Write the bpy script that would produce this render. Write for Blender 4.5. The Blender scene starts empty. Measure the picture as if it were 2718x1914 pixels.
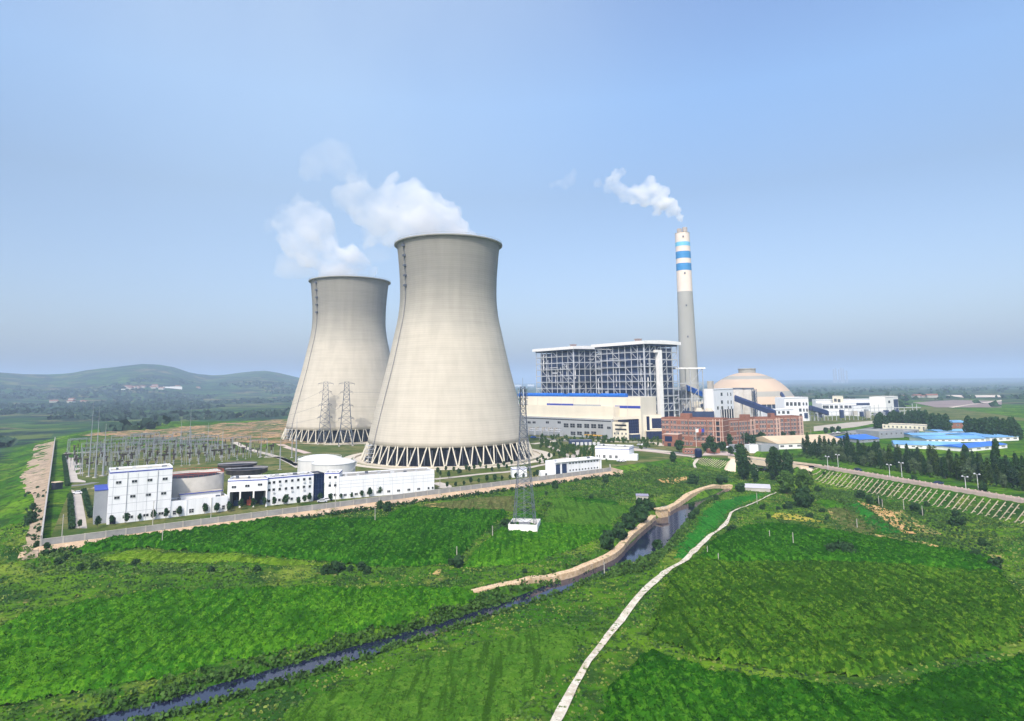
import bpy, bmesh, math, random
import numpy as np
from mathutils import Vector, Matrix
from mathutils.geometry import delaunay_2d_cdt
random.seed(7); RNG = np.random.default_rng(7)
S = bpy.context.scene; COL = S.collection
# ---------------------------------------------------------------- camera
F = 1700.0; W = 2718.0; PX, PY = 1359.0, 798.0
PITCH = math.atan(217/1700); ROLL = math.radians(.66); HC = 51.5
cam = bpy.data.objects.new('camera', bpy.data.cameras.new('camera')); COL.objects.link(cam)
cam.data.sensor_width = 36; cam.data.lens = 36*F/W; cam.data.shift_y = -(957-PY)/W
cam.data.clip_start = 1; cam.data.clip_end = 90000
cam.matrix_world = Matrix.Translation((0,0,HC)) @ Matrix.Rotation(math.pi/2+PITCH,4,'X') @ Matrix.Rotation(-ROLL,4,'Z')
S.camera = cam
# ---------------------------------------------------------------- sky, sun, exposure
SUN_EL, SUN_LEFT = 47.0, 14.0             # degrees up; degrees left of straight behind the camera
wd = bpy.data.worlds.new('World'); S.world = wd; wd.use_nodes = True
nt = wd.node_tree; bg = nt.nodes['Background']
sky = nt.nodes.new('ShaderNodeTexSky'); sky.sky_type = 'NISHITA'; sky.sun_disc = False
sky.sun_elevation = math.radians(SUN_EL); sky.sun_rotation = math.radians(180+SUN_LEFT)
sky.air_density = 1.0; sky.dust_density = 3.0; sky.ozone_density = 1.2
hs = nt.nodes.new('ShaderNodeMixRGB'); hs.blend_type='MULTIPLY'; hs.inputs[0].default_value=1; hs.inputs[2].default_value=(1,1,1,1)
_tc=nt.nodes.new('ShaderNodeTexCoord'); _sp=nt.nodes.new('ShaderNodeSeparateXYZ'); _cr=nt.nodes.new('ShaderNodeValToRGB'); _ml=nt.nodes.new('ShaderNodeVectorMath'); _ml.operation='MULTIPLY'; _ml.inputs[1].default_value=(1.5*1.12,1.5*1.1,1.5*1.12)
nt.links.new(_tc.outputs['Generated'],_sp.inputs[0]); nt.links.new(_sp.outputs[2],_cr.inputs[0]); nt.links.new(_cr.outputs[0],_ml.inputs[0]); nt.links.new(_ml.outputs[0],hs.inputs[2])
_e=_cr.color_ramp.elements; _e[0].position=0; _e[0].color=(.88/1.5,.88/1.5,.98/1.5,1); _e[1].position=.28; _e[1].color=(1.0/1.5,1.01/1.5,1/1.5,1)
for _p,_c in((.41,(.82,.9,.92)),(.55,(.84,.89,.95))): _x=_e.new(_p); _x.color=(*_c,1)
nt.links.new(sky.outputs[0], hs.inputs[1]); 
# bright glow painted into the left half of the sky: a soft wide veil broken by stretched noise
def veil(src):
    n=nt.nodes; l=nt.links; tc=n.new('ShaderNodeTexCoord'); az=math.atan2(800-PX,F)
    dp=n.new('ShaderNodeVectorMath'); dp.operation='DISTANCE'; dp.inputs[1].default_value=(math.sin(az)*math.cos(.62),math.cos(az)*math.cos(.62),math.sin(.62)); mp=n.new('ShaderNodeMapping'); l.new(tc.outputs['Generated'],dp.inputs[0])
    mr=n.new('ShaderNodeMapRange'); mr.interpolation_type='SMOOTHSTEP'; mr.inputs[1].default_value=.62; mr.inputs[2].default_value=.08; mr.inputs[3].default_value=0; mr.inputs[4].default_value=.42; l.new(dp.outputs['Value'],mr.inputs[0])
    l.new(tc.outputs['Generated'],mp.inputs[0]); mp.inputs['Scale'].default_value=(2.2,2.2,1.2); no=n.new('ShaderNodeTexNoise'); no.inputs['Scale'].default_value=1.6; no.inputs['Detail'].default_value=5; no.inputs['Roughness'].default_value=.5; l.new(mp.outputs[0],no.inputs[0])
    m2=n.new('ShaderNodeMapRange'); m2.inputs[1].default_value=.1; m2.inputs[2].default_value=.8; m2.inputs[3].default_value=.5; l.new(no.outputs['Fac'],m2.inputs[0]); mu=n.new('ShaderNodeMath'); mu.operation='MULTIPLY'; l.new(mr.outputs[0],mu.inputs[0]); l.new(m2.outputs[0],mu.inputs[1])
    mx=n.new('ShaderNodeMixRGB'); mx.inputs[2].default_value=(4.4,5.4,6.2,1); l.new(mu.outputs[0],mx.inputs[0]); l.new(src,mx.inputs[1]); return mx.outputs[0]
nt.links.new(veil(hs.outputs[0]), bg.inputs[0]); bg.inputs[1].default_value = .15
sl = bpy.data.lights.new('sun', 'SUN'); sl.energy = 2.95; sl.angle = math.radians(.6); sl.color = (1,.92,.8)
so = bpy.data.objects.new('sun', sl); COL.objects.link(so); so.location = (-50,-100,400)
_e, _a = math.radians(SUN_EL), math.radians(SUN_LEFT)
sdir = Vector((math.sin(_a)*math.cos(_e), math.cos(_a)*math.cos(_e), -math.sin(_e)))
so.rotation_euler = sdir.to_track_quat('-Z','Y').to_euler()
S.view_settings.view_transform = 'Standard'; S.view_settings.look = 'None'
S.view_settings.exposure = 0.24; S.view_settings.gamma = 1
cy = S.cycles
cy.use_denoising = True; cy.max_bounces = 8; cy.diffuse_bounces = 3; cy.glossy_bounces = 2
cy.volume_bounces = 6; cy.transparent_max_bounces = 8; cy.caustics_reflective = False; cy.caustics_refractive = False
# ---------------------------------------------------------------- camera maths (where a point of the photo lies)
ZO = {'A':(60,900,3.827),'B':(60,1150,3.827),'C':(560,1150,3.827),'D':(700,600,2.487),'E':(1350,860,3.827),'F':(1800,920,5.218),
      'G':(2160,960,4.592),'K':(1350,400,3.233),'L':(1050,1150,3.827),'M':(1550,1150,3.827),'N':(2060,1150,3.827)}
def q(k,x,y):
    if k == 'Z': return (x,y)
    o = ZO[k]; return (o[0]+x/o[2], o[1]+y/o[2])
CR,SR,CP,SP = math.cos(ROLL),math.sin(ROLL),math.cos(PITCH),math.sin(PITCH)
def ray(px,py):
    a=(px-PX)/F; b=-(py-PY)/F
    a,b=a*CR+b*SR,-a*SR+b*CR
    return (a, CP-b*SP, SP+b*CP)
def P(k,x,y,z=0):
    px,py=q(k,x,y); d=ray(px,py); t=(z-HC)/d[2]; return (d[0]*t,d[1]*t)
def proj(x,y,z):
    z-=HC; dep=y*CP+z*SP; b=(-y*SP+z*CP)/dep; a=x/dep
    a,b=a*CR-b*SR,a*SR+b*CR
    return (PX+a*F, PY-b*F)
def Zat(x,y,py):                           # height of the point above (x,y) seen at image row py
    lo,hi=-60.,900.
    for _ in range(50):
        m=(lo+hi)/2
        if proj(x,y,m)[1]>py: lo=m
        else: hi=m
    return lo
def HT(pt,k,y,dx=0): return Zat(pt[0],pt[1],q(k,dx,y)[1])
def PD(k,x,y,D):                           # point at horizontal distance D in the direction of a photo point
    d=ray(*q(k,x,y)); L=math.hypot(d[0],d[1]); return (d[0]/L*D, d[1]/L*D)
def reach(p,dirn,k,x,z=0,tmax=600):        # how far along dirn until image column x
    px=q(k,x,0)[0]; s0=proj(p[0],p[1],z)[0]-px; lo,hi=0.,tmax
    for _ in range(50):
        m=(lo+hi)/2
        if (proj(p[0]+dirn[0]*m,p[1]+dirn[1]*m,z)[0]-px)*s0>0: lo=m
        else: hi=m
    return lo
# ---------------------------------------------------------------- terrain
def PS(k,pts,z=0): return [P(k,x,y,z) for x,y in pts]
C0=(-156.,219.)
WALLR=P('L',2185,385)
EDGES=[]   # (x,y,w1,d1,w2,d2) of the edge that STARTS at this corner
def corner(p,w1,d1,w2,d2): EDGES.append((p[0],p[1],w1,d1,w2,d2))
corner(C0,3.5,1.6,80,3.6)
corner(WALLR,6,3.2,50,2.2)
corner(P('M',265,345),8,2.5,60,3)
corner(P('M',730,285),12,3,60,2.5)
corner(P('M',1110,235),10,5.5,40,.5)
corner(P('M',1200,238),13,6,30,0)
corner(P('M',1520,262),9,6,30,0)
AB1=P('M',1545,262)
corner((AB1[0]+1,AB1[1]+2),9,6,30,0)
corner((AB1[0]+25,AB1[1]+60),9,6,30,0)
RB=P('N',210,345)
corner((RB[0]+22,RB[1]+58),9,6,30,0)
corner((RB[0],RB[1]),12,6,30,0)
R1=P('N',440,352); R2=P('N',2290,668)
corner(R1,8,7,40,0)
rd=((R2[0]-R1[0]),(R2[1]-R1[1])); rl=math.hypot(*rd); rd=(rd[0]/rl,rd[1]/rl)
R3=(R2[0]+rd[0]*190,R2[1]+rd[1]*190)
corner(R3,8,7,40,0)
corner((2600,-200),60,4,400,4)
corner((4000,2600),200,4,600,4)
corner((400,2600),200,4,600,4)
corner((-250,1050),40,5,300,5)
LWB=(-450.,640.)
corner((-330,980),40,6,300,4)
corner((-520,820),35,7,200,3)
corner(LWB,24,6,120,4)
POLY=np.array([[e[0],e[1]] for e in EDGES])
# canal (water edge lines on z=-8)
WL=PS('M',[(1475,560),(1300,640),(1080,715),(860,800),(735,900),(640,985),(545,1090),(390,1235),(250,1310),(100,1375),(0,1415)],-8)+PS('Z',[(1470,1552),(1380,1588),(1230,1640),(1020,1700),(700,1790),(380,1880),(100,1950)],-8)
WR=PS('M',[(1500,572),(1400,625),(1200,705),(1090,792),(1055,845),(1000,925),(930,1000),(835,1120),(720,1228),(560,1290),(400,1350),(110,1450)],-8)+PS('Z',[(1475,1578),(1300,1634),(1070,1704),(770,1795),(430,1890),(140,1965)],-8)
CAN=WL+WR[::-1]
def sdf(X,Y,poly):
    X=np.asarray(X,float);Y=np.asarray(Y,float)
    d=np.full(X.shape,1e12); ins=np.zeros(X.shape,bool); n=len(poly); ds=[]
    for i in range(n):
        x0,y0=poly[i][0],poly[i][1]; x1,y1=poly[(i+1)%n][0],poly[(i+1)%n][1]
        ex,ey=x1-x0,y1-y0; t=np.clip(((X-x0)*ex+(Y-y0)*ey)/(ex*ex+ey*ey+1e-9),0,1)
        dd=np.hypot(X-x0-ex*t,Y-y0-ey*t); ds.append(dd); d=np.minimum(d,dd)
        c=((y0>Y)!=(y1>Y))&(X<(x1-x0)*(Y-y0)/((y1-y0) if y1!=y0 else 1e-9)+x0)
        ins^=c
    return np.where(ins,-d,d),ds
def sm(x): x=np.clip(x,0,1); return x*x*(3-2*x)
def vnoise(X,Y,s,seed=0):
    X=np.asarray(X)/s+seed*17.3; Y=np.asarray(Y)/s+seed*9.1
    xi=np.floor(X).astype(np.int64); yi=np.floor(Y).astype(np.int64); fx=X-xi; fy=Y-yi
    def h(a,b):
        n=(a*374761393+b*668265263+seed*974711)&0x7fffffff; n=((n^(n>>13))*1274126177)&0x7fffffff
        return ((n^(n>>16))&0xffff)/65535.
    fx=fx*fx*(3-2*fx); fy=fy*fy*(3-2*fy)
    return (h(xi,yi)*(1-fx)+h(xi+1,yi)*fx)*(1-fy)+(h(xi,yi+1)*(1-fx)+h(xi+1,yi+1)*fx)*fy
def hills(X,Y):
    R=np.hypot(X,Y)+1e-6; az=X/np.maximum(Y,1)     # slope azimuth
    def g(c,w,a): return a*np.exp(-((az-c)/w)**2)
    px_=np.interp(az,[-2.5,-1.6,-1.2,-.95,-.82,-.764,-.723,-.70,-.653,-.62,-.59,-.558,-.53,-.505,-.478,-.45,-.41,-.385,-.36,-.335,-.30,-.24,-.1],[60,95,70,42,36,31,23,28,41,43,50,53,47,33,22,27,35,37,31,19,8,-10,-52])
    rid=sm((R-2300)/2900)**1.3*(1-.6*sm((R-6500)/4000))
    n=(vnoise(X,Y,600,3)-.5)*.35+(vnoise(X,Y,220,4)-.5)*.16
    h=np.maximum(0,(54+px_/1700*5200))*rid*(1+n*(1-sm((R-4200)/900))+.05*(vnoise(X,Y,300,14)-.5))
    far=(14*np.exp(-((az-.5)/.5)**2)+20)*sm((R-9000)/6000)
    return np.where(Y>0,h+far,0)
def terrain(X,Y,rough=False):
    X=np.asarray(X,float);Y=np.asarray(Y,float)
    s,ds=sdf(X,Y,POLY)
    num=np.zeros(X.shape);den=np.zeros(X.shape)
    for e,dd in zip(EDGES,ds):
        w=1/(dd+.6)**4
        f=-e[3]*np.clip(s/e[2],0,1)-e[5]*sm((s-e[2])/e[4]); num+=w*f;den+=w
    z=np.where(s<=0,0,num/den)
    # sandy mounds behind the substation
    m=sm((Y-560-.15*X)/90)*sm((940-Y-.2*X)/100)*sm((-X-150)/70)*(s<0)*sm(-s/14)
    z=z+m*(1+6*vnoise(X,Y,34,5)*vnoise(X,Y,90,6)+2*vnoise(X,Y,12,7))
    if rough:
        near=(s>2)&(np.hypot(X,Y)<900)
        z=z+np.where(near,(vnoise(X,Y,16,8)-.5)*.7*sm(s/12)+(vnoise(X,Y,5,9)-.5)*.4*sm(s/6),0)
        left=(s>0)&(s<26)&(X<-150)
        z=z+np.where(left,(vnoise(X+Y,Y-X,9,11)-.5)*3.0*np.sin(np.clip(s/26,0,1)*3.14),0)
    c,_=sdf(X,Y,CAN)
    z=np.where(c<4.5,np.minimum(z,-9.2+np.clip(c/4.5,0,1)*(z+9.2)*1.0+0*z),z)
    z=z+hills(X,Y)
    return z
def T1(x,y): return float(terrain(np.array([x]),np.array([y]))[0])
def G(k,x,y):                              # ground point seen at a photo point
    d=ray(*q(k,x,y)); z=-3.
    for _ in range(12):
        t=(z-HC)/d[2] if d[2]<-1e-4 else 5000
        t=min(t,9000); z=.5*z+.5*T1(d[0]*t,d[1]*t)
    t=(z-HC)/d[2]; return (d[0]*t,d[1]*t)
def GS(k,pts): return [G(k,x,y) for x,y in pts]
# ---------------------------------------------------------------- materials
MATS={}
def mat(name,col,rough=.8,var=.12,scale=.3,metal=0,bump=0,bscale=None,col2=None,spec=.3,stretch=None,detail=6,contrast=None,coord='Object'):
    if name in MATS: return MATS[name]
    m=bpy.data.materials.new(name); m.use_nodes=True; n=m.node_tree.nodes; l=m.node_tree.links
    b=n['Principled BSDF']; b.inputs['Roughness'].default_value=rough; b.inputs['Metallic'].default_value=metal
    b.inputs['Specular IOR Level'].default_value=spec
    tc=n.new('ShaderNodeTexCoord'); src=tc.outputs[coord]
    if stretch:
        mp=n.new('ShaderNodeMapping'); mp.inputs['Scale'].default_value=stretch; l.new(src,mp.inputs[0]); src=mp.outputs[0]
    no=n.new('ShaderNodeTexNoise'); no.inputs['Scale'].default_value=scale; no.inputs['Detail'].default_value=detail; no.inputs['Roughness'].default_value=.65
    l.new(src,no.inputs['Vector'])
    cr=n.new('ShaderNodeValToRGB'); e=cr.color_ramp.elements
    c2=col2 or tuple(min(1,c*(1+var)) for c in col); c1=tuple(c*(1-var) for c in col) if not col2 else col
    lo,hi=contrast or (.3,.7)
    e[0].position=lo;e[0].color=(*c1,1);e[1].position=hi;e[1].color=(*c2,1)
    l.new(no.outputs['Fac'],cr.inputs[0]); l.new(cr.outputs[0],b.inputs['Base Color'])
    if bump:
        n2=n.new('ShaderNodeTexNoise'); n2.inputs['Scale'].default_value=bscale or scale*4; n2.inputs['Detail'].default_value=4; l.new(src,n2.inputs['Vector'])
        bu=n.new('ShaderNodeBump'); bu.inputs['Strength'].default_value=min(1,bump); bu.inputs['Distance'].default_value=bump; l.new(n2.outputs['Fac'],bu.inputs['Height']); l.new(bu.outputs[0],b.inputs['Normal'])
    MATS[name]=m; return m
def ground_mat(name,layers,rough=.95,bump=.4,bscale=1.2):
    """layers: first = base colour, then (colour, noise scale, lo, hi, seed) mixed over it by thresholded noise"""
    m=bpy.data.materials.new(name); m.use_nodes=True; n=m.node_tree.nodes; l=m.node_tree.links
    b=n['Principled BSDF']; b.inputs['Roughness'].default_value=1; b.inputs['Specular IOR Level'].default_value=0
    tc=n.new('ShaderNodeTexCoord'); cur=None
    for i,L in enumerate(layers):
        if i==0:
            rgb=n.new('ShaderNodeRGB'); rgb.outputs[0].default_value=(*L,1); cur=rgb.outputs[0]; continue
        col,sc,lo,hi,seed=L[:5]
        mp=n.new('ShaderNodeMapping'); mp.inputs['Location'].default_value=(seed*31,seed*17,0); mp.inputs['Rotation'].default_value=(0,0,L[6] if len(L)>6 else 0)
        if len(L)>5 and L[5]: mp.inputs['Scale'].default_value=L[5]
        l.new(tc.outputs['Object'],mp.inputs[0])
        no=n.new('ShaderNodeTexNoise'); no.inputs['Scale'].default_value=sc; no.inputs['Detail'].default_value=5; no.inputs['Roughness'].default_value=.6; l.new(mp.outputs[0],no.inputs[0])
        mr=n.new('ShaderNodeMapRange'); mr.inputs[1].default_value=lo; mr.inputs[2].default_value=hi; l.new(no.outputs['Fac'],mr.inputs[0])
        mx=n.new('ShaderNodeMixRGB'); mx.inputs[2].default_value=(*col,1); l.new(mr.outputs[0],mx.inputs[0]); l.new(cur,mx.inputs[1]); cur=mx.outputs[0]
    l.new(cur,b.inputs['Base Color'])
    if bump:
        n2=n.new('ShaderNodeTexNoise'); n2.inputs['Scale'].default_value=bscale; n2.inputs['Detail'].default_value=5; l.new(tc.outputs['Object'],n2.inputs[0])
        bu=n.new('ShaderNodeBump'); bu.inputs['Strength'].default_value=.8; bu.inputs['Distance'].default_value=bump; l.new(n2.outputs['Fac'],bu.inputs['Height']); l.new(bu.outputs[0],b.inputs['Normal'])
    MATS[name]=m; return m
M_white=mat('white_cladding',(.66,.68,.7),.5,.05,.6,col2=(.8,.81,.83),contrast=(.28,.5),stretch=(1,1,.08))
M_whitep=mat('white_plaster',(.8,.79,.76),.7,.07,.3)
M_grey=mat('grey_cladding',(.36,.38,.4),.55,.08,.1,stretch=(1,1,.2))
M_ann=mat('light_grey_cladding',(.27,.29,.32),.6,.08,.2)
M_beige=mat('cream_cladding',(.74,.68,.55),.6,.06,.08,stretch=(1,1,.3))
M_brick=mat('red_brick',(.25,.11,.075),.85,.22,.8)
M_brickband=mat('pale_band',(.6,.45,.38),.8,.1,.5)
M_roofg=mat('grey_roof',(.3,.29,.26),.9,.25,.12)
M_roofb=mat('tan_roof_gravel',(.42,.39,.32),.9,.2,.1)
M_blue=mat('blue_trim',(.035,.06,.35),.5,.15,.5)
M_bluepipe=mat('blue_roof_cap',(.015,.13,.5),.4,.25,.4)
M_glass=mat('dark_window_glass',(.02,.025,.035),.15,.3,.6,spec=.6)
M_glassb=mat('blue_glass',(.008,.016,.06),.15,.35,.15,spec=.4)
M_frame=mat('pale_frame',(.55,.56,.57),.5,.05,1)
M_conc=mat('concrete',(.42,.4,.36),.85,.15,.25)
M_wallg=mat('perimeter_concrete',(.3,.3,.29),.9,.2,.25)
M_steel=mat('painted_steel',(.42,.44,.46),.5,.12,.5)
M_steelw=mat('pale_painted_steel',(.5,.52,.55),.5,.12,.4)
M_galv=mat('galvanised_steel',(.3,.32,.35),.5,.15,1,metal=.2)
M_dark=mat('dark_interior',(.015,.02,.035),.9,.3,.3)
M_bblue=mat('blue_grey_paint_and_shade',(.022,.04,.1),.6,.5,.15)  # blue-grey paint; on the furnaces it carries the shade of the interior
M_ins=mat('brown_insulator',(.05,.035,.03),.4,.3,2)
M_orange=mat('yellow_orange_paint',(.6,.33,.03),.6,.1,1)
M_road=mat('pale_concrete_road',(.47,.42,.36),.9,.15,.1)
M_pink=mat('pinkish_road_concrete',(.52,.41,.36),.9,.1,.15)
M_asph=mat('grey_asphalt',(.2,.2,.19),.9,.2,.1)
M_trunk=mat('bark',(.11,.08,.055),.9,.3,2)
def leafm(name,c,c2): return mat(name,c,.75,.3,.35,col2=c2,contrast=(.35,.65),spec=.03,detail=4)
M_leafd=leafm('dark_foliage',(.014,.042,.016),(.04,.085,.03))
M_leafm=leafm('mid_foliage',(.03,.075,.015),(.07,.14,.03))
M_leafl=leafm('light_foliage',(.06,.12,.03),(.12,.2,.05))
# ---------------------------------------------------------------- object helpers
def tag(o,label=None,cat=None,group=None,kind=None):
    if label: o['label']=label
    if cat: o['category']=cat
    if group: o['group']=group
    if kind: o['kind']=kind
    return o
def empty(name,x,y,z,rz=0,label=None,cat=None,group=None):
    o=bpy.data.objects.new(name,None); COL.objects.link(o); o.location=(x,y,z); o.rotation_euler=(0,0,rz); o.empty_display_size=.5
    return tag(o,label,cat,group)
class MB:
    def __init__(s): s.v=[];s.f=[];s.mi=[]
    def add(s,vs,fs,mi=0):
        o=len(s.v); s.v+=[tuple(v) for v in vs]; s.f+=[tuple(i+o for i in f) for f in fs]; s.mi+=[mi]*len(fs); return s
    def box(s,x0,x1,y0,y1,z0,z1,mi=0):
        return s.add([(x0,y0,z0),(x1,y0,z0),(x1,y1,z0),(x0,y1,z0),(x0,y0,z1),(x1,y0,z1),(x1,y1,z1),(x0,y1,z1)],
              [(0,3,2,1),(4,5,6,7),(0,1,5,4),(1,2,6,5),(2,3,7,6),(3,0,4,7)],mi)
    def bar(s,a,b,r,r2=None,n=4,mi=0):
        a=Vector(a);b=Vector(b);d=(b-a); 
        if d.length<1e-6: return s
        d.normalize(); r2=r if r2 is None else r2
        t=Vector((0,0,1)) if abs(d.z)<.95 else Vector((1,0,0)); u=d.cross(t).normalized(); w=d.cross(u)
        vs=[];
        for p,rr in((a,r),(b,r2)):
            for i in range(n):
                an=2*math.pi*(i+.5)/n; vs.append(p+u*math.cos(an)*rr+w*math.sin(an)*rr)
        fs=[(i,(i+1)%n,n+(i+1)%n,n+i) for i in range(n)]+[tuple(range(n))[::-1],tuple(range(n,2*n))]
        return s.add(vs,fs,mi)
    def lathe(s,prof,n=48,cx=0,cy=0,closed=False,mi=0,a0=0,a1=None):
        full=a1 is None; a1=2*math.pi if full else a1; m=n if full else n+1
        o=[]; 
        for (r,z) in prof:
            for i in range(m):
                a=a0+(a1-a0)*i/n; o.append((cx+r*math.cos(a),cy+r*math.sin(a),z))
        fs=[]
        k=len(prof)
        for j in range(k if closed else k-1):
            j2=(j+1)%k
            for i in range(n):
                i2=(i+1)%m; fs.append((j*m+i,j*m+i2,j2*m+i2,j2*m+i))
        return s.add(o,fs,mi)
    def prism(s,poly,z0,z1,mi=0):
        n=len(poly); vs=[(x,y,z0) for x,y in poly]+[(x,y,z1) for x,y in poly]
        fs=[(i,(i+1)%n,n+(i+1)%n,n+i) for i in range(n)]+[tuple(range(n))[::-1],tuple(range(n,2*n))]
        return s.add(vs,fs,mi)
    def mesh(s,name,mats,smooth=False):
        me=bpy.data.meshes.new(name); me.from_pydata(s.v,[],s.f)
        for m in (mats if isinstance(mats,(list,tuple)) else [mats]): me.materials.append(m)
        if any(s.mi): me.polygons.foreach_set('material_index',s.mi)
        if smooth: me.polygons.foreach_set('use_smooth',[True]*len(s.f))
        me.validate(); me.update(); return me
    def build(s,name,mats,parent=None,smooth=False,loc=None,rz=0):
        o=bpy.data.objects.new(name,s.mesh(name,mats,smooth)); COL.objects.link(o)
        if parent: o.parent=parent
        if loc: o.location=loc
        if rz: o.rotation_euler=(0,0,rz)
        return o
_kids={}
def proto(o):
    """remember the children of a prototype (and theirs) so that copies are cheap"""
    def rec(x):
        ks=[y for y in COL.objects if y.parent==x]; _kids[x.name]=ks
        for k in ks: rec(k)
    rec(o); return o
def copies(o,spots,group,labelf=None):
    """first spot moves the prototype itself, the others are copies"""
    proto(o); out=[]
    for i,sp in enumerate(spots):
        x,y,z,rz,sc=sp[:5]
        if i==0: c=o; c.location=(x,y,z); c.rotation_euler=(0,0,rz); c.scale=(sc,)*3 if not isinstance(sc,tuple) else sc
        else:
            c=copy_deep(o,None); c.location=(x,y,z); c.rotation_euler=(0,0,rz); c.scale=(sc,)*3 if not isinstance(sc,tuple) else sc
        if group: c['group']=group
        if labelf: c['label']=labelf(i,sp)
        out.append(c)
    return out
def copy_deep(o,parent):
    c=o.copy(); COL.objects.link(c); c.parent=parent; _kids.setdefault(c.name,[])
    for ch in _kids.get(o.name,[]): copy_deep(ch,c)
    return c
def inpoly(X,Y,poly):
    ins=np.zeros(X.shape,bool); n=len(poly)
    for i in range(n):
        x0,y0=poly[i];x1,y1=poly[(i+1)%n]
        ins^=((y0>Y)!=(y1>Y))&(X<(x1-x0)*(Y-y0)/((y1-y0) if y1!=y0 else 1e-9)+x0)
    return ins
def npmesh(name,V,Fq,mats,parent=None,smooth=False):
    me=bpy.data.meshes.new(name); me.vertices.add(len(V)); me.vertices.foreach_set('co',np.asarray(V,np.float32).ravel())
    nf=len(Fq); k=Fq.shape[1]; me.loops.add(nf*k); me.loops.foreach_set('vertex_index',Fq.astype(np.int32).ravel())
    me.polygons.add(nf); me.polygons.foreach_set('loop_start',np.arange(0,nf*k,k,dtype=np.int32))
    try: me.polygons.foreach_set('loop_total',np.full(nf,k,np.int32))
    except Exception: pass
    if smooth: me.polygons.foreach_set('use_smooth',np.ones(nf,bool))
    me.update(calc_edges=True)
    for m in (mats if isinstance(mats,(list,tuple)) else [mats]): me.materials.append(m)
    o=bpy.data.objects.new(name,me); COL.objects.link(o); o.parent=parent; return o
def sheet(name,poly,m,dz=.06,sp=4.,label=None,kind='structure'):
    """a sheet cut to a polygon and laid over the ground"""
    xs=[p[0] for p in poly]; ys=[p[1] for p in poly]; n=len(poly); vs=[];
    for i in range(n):
        a=poly[i];b=poly[(i+1)%n]; k=max(1,int(math.hypot(b[0]-a[0],b[1]-a[1])/sp))
        vs+=[(a[0]+(b[0]-a[0])*j/k,a[1]+(b[1]-a[1])*j/k) for j in range(k)]
    nb=len(vs); gx,gy=np.meshgrid(np.arange(min(xs),max(xs),sp),np.arange(min(ys),max(ys),sp)); gx=gx.ravel();gy=gy.ravel()
    s,_=sdf(gx,gy,vs); keep=s<-sp*.4; vs+=list(zip(gx[keep].tolist(),gy[keep].tolist()))
    r=delaunay_2d_cdt([Vector(v) for v in vs],[],[list(range(nb))],1,1e-4)
    co=r[0]; X=np.array([c.x for c in co]);Y=np.array([c.y for c in co]); Z=terrain(X,Y,True)+dz
    me=bpy.data.meshes.new(name); me.from_pydata(list(zip(X.tolist(),Y.tolist(),Z.tolist())),[],[list(f) for f in r[2]])
    me.materials.append(m); me.update()
    o=bpy.data.objects.new(name,me); COL.objects.link(o); o['kind']=kind
    return o
def strip(name,pts,w,m,dz=.06,sp=3.,kind='structure'):
    """a road or path of width w (number or one per point) along a line"""
    L=[];R=[]; n=len(pts)
    for i,(x,y) in enumerate(pts):
        a=pts[max(0,i-1)];b=pts[min(n-1,i+1)]; dx,dy=b[0]-a[0],b[1]-a[1]; l=math.hypot(dx,dy) or 1; ww=(w[i] if isinstance(w,(list,tuple)) else w)/2
        L.append((x-dy/l*ww,y+dx/l*ww)); R.append((x+dy/l*ww,y-dx/l*ww))
    return sheet(name,L+R[::-1],m,dz,sp,kind=kind)
def dens(pts,step):
    out=[]
    for a,b in zip(pts,pts[1:]):
        k=max(1,int(math.hypot(b[0]-a[0],b[1]-a[1])/step)); out+=[(a[0]+(b[0]-a[0])*j/k,a[1]+(b[1]-a[1])*j/k) for j in range(k)]
    return out+[pts[-1]]
def smooth_line(pts,it=2):
    for _ in range(it):
        o=[pts[0]]
        for a,b in zip(pts,pts[1:]): o+=[(a[0]*.75+b[0]*.25,a[1]*.75+b[1]*.25),(a[0]*.25+b[0]*.75,a[1]*.25+b[1]*.75)]
        pts=o+[pts[-1]]
    return pts
# ================================================================ GROUND
def axis(lo,hi,step,mx,mn,g):
    a=list(np.arange(lo,hi,step)); x=a[-1]; d=step
    while x<mx: d*=g; x+=d; a.append(x)
    x=a[0]; d=step; pre=[]
    while x>mn: d*=g; x-=d; pre.append(x)
    return np.array(pre[::-1]+a)
gx=axis(-215,300,1.5,22000,-22000,1.055); gy=axis(92,480,1.5,30000,-400,1.045)
X,Y=np.meshgrid(gx,gy); Zt=terrain(X,Y,True)
ny,nx=X.shape; idx=np.arange(nx*ny).reshape(ny,nx)
Fq=np.stack([idx[:-1,:-1],idx[:-1,1:],idx[1:,1:],idx[1:,:-1]],-1).reshape(-1,4)
M_ground=ground_mat('rough_grass_ground',[(.035,.12,.008),((.11,.22,.012),.02,.42,.62,1),((.02,.06,.012),.07,.5,.62,2),((.16,.22,.03),.045,.56,.68,3),
    ((.026,.066,.012),.35,.5,.62,4),((.09,.125,.04),.8,.58,.72,7),((.24,.19,.08),.11,.68,.76,8)],bump=.55,bscale=.9)
g=npmesh('ground',np.stack([X.ravel(),Y.ravel(),Zt.ravel()],-1),Fq,M_ground,smooth=False); tag(g,kind='structure')
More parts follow.
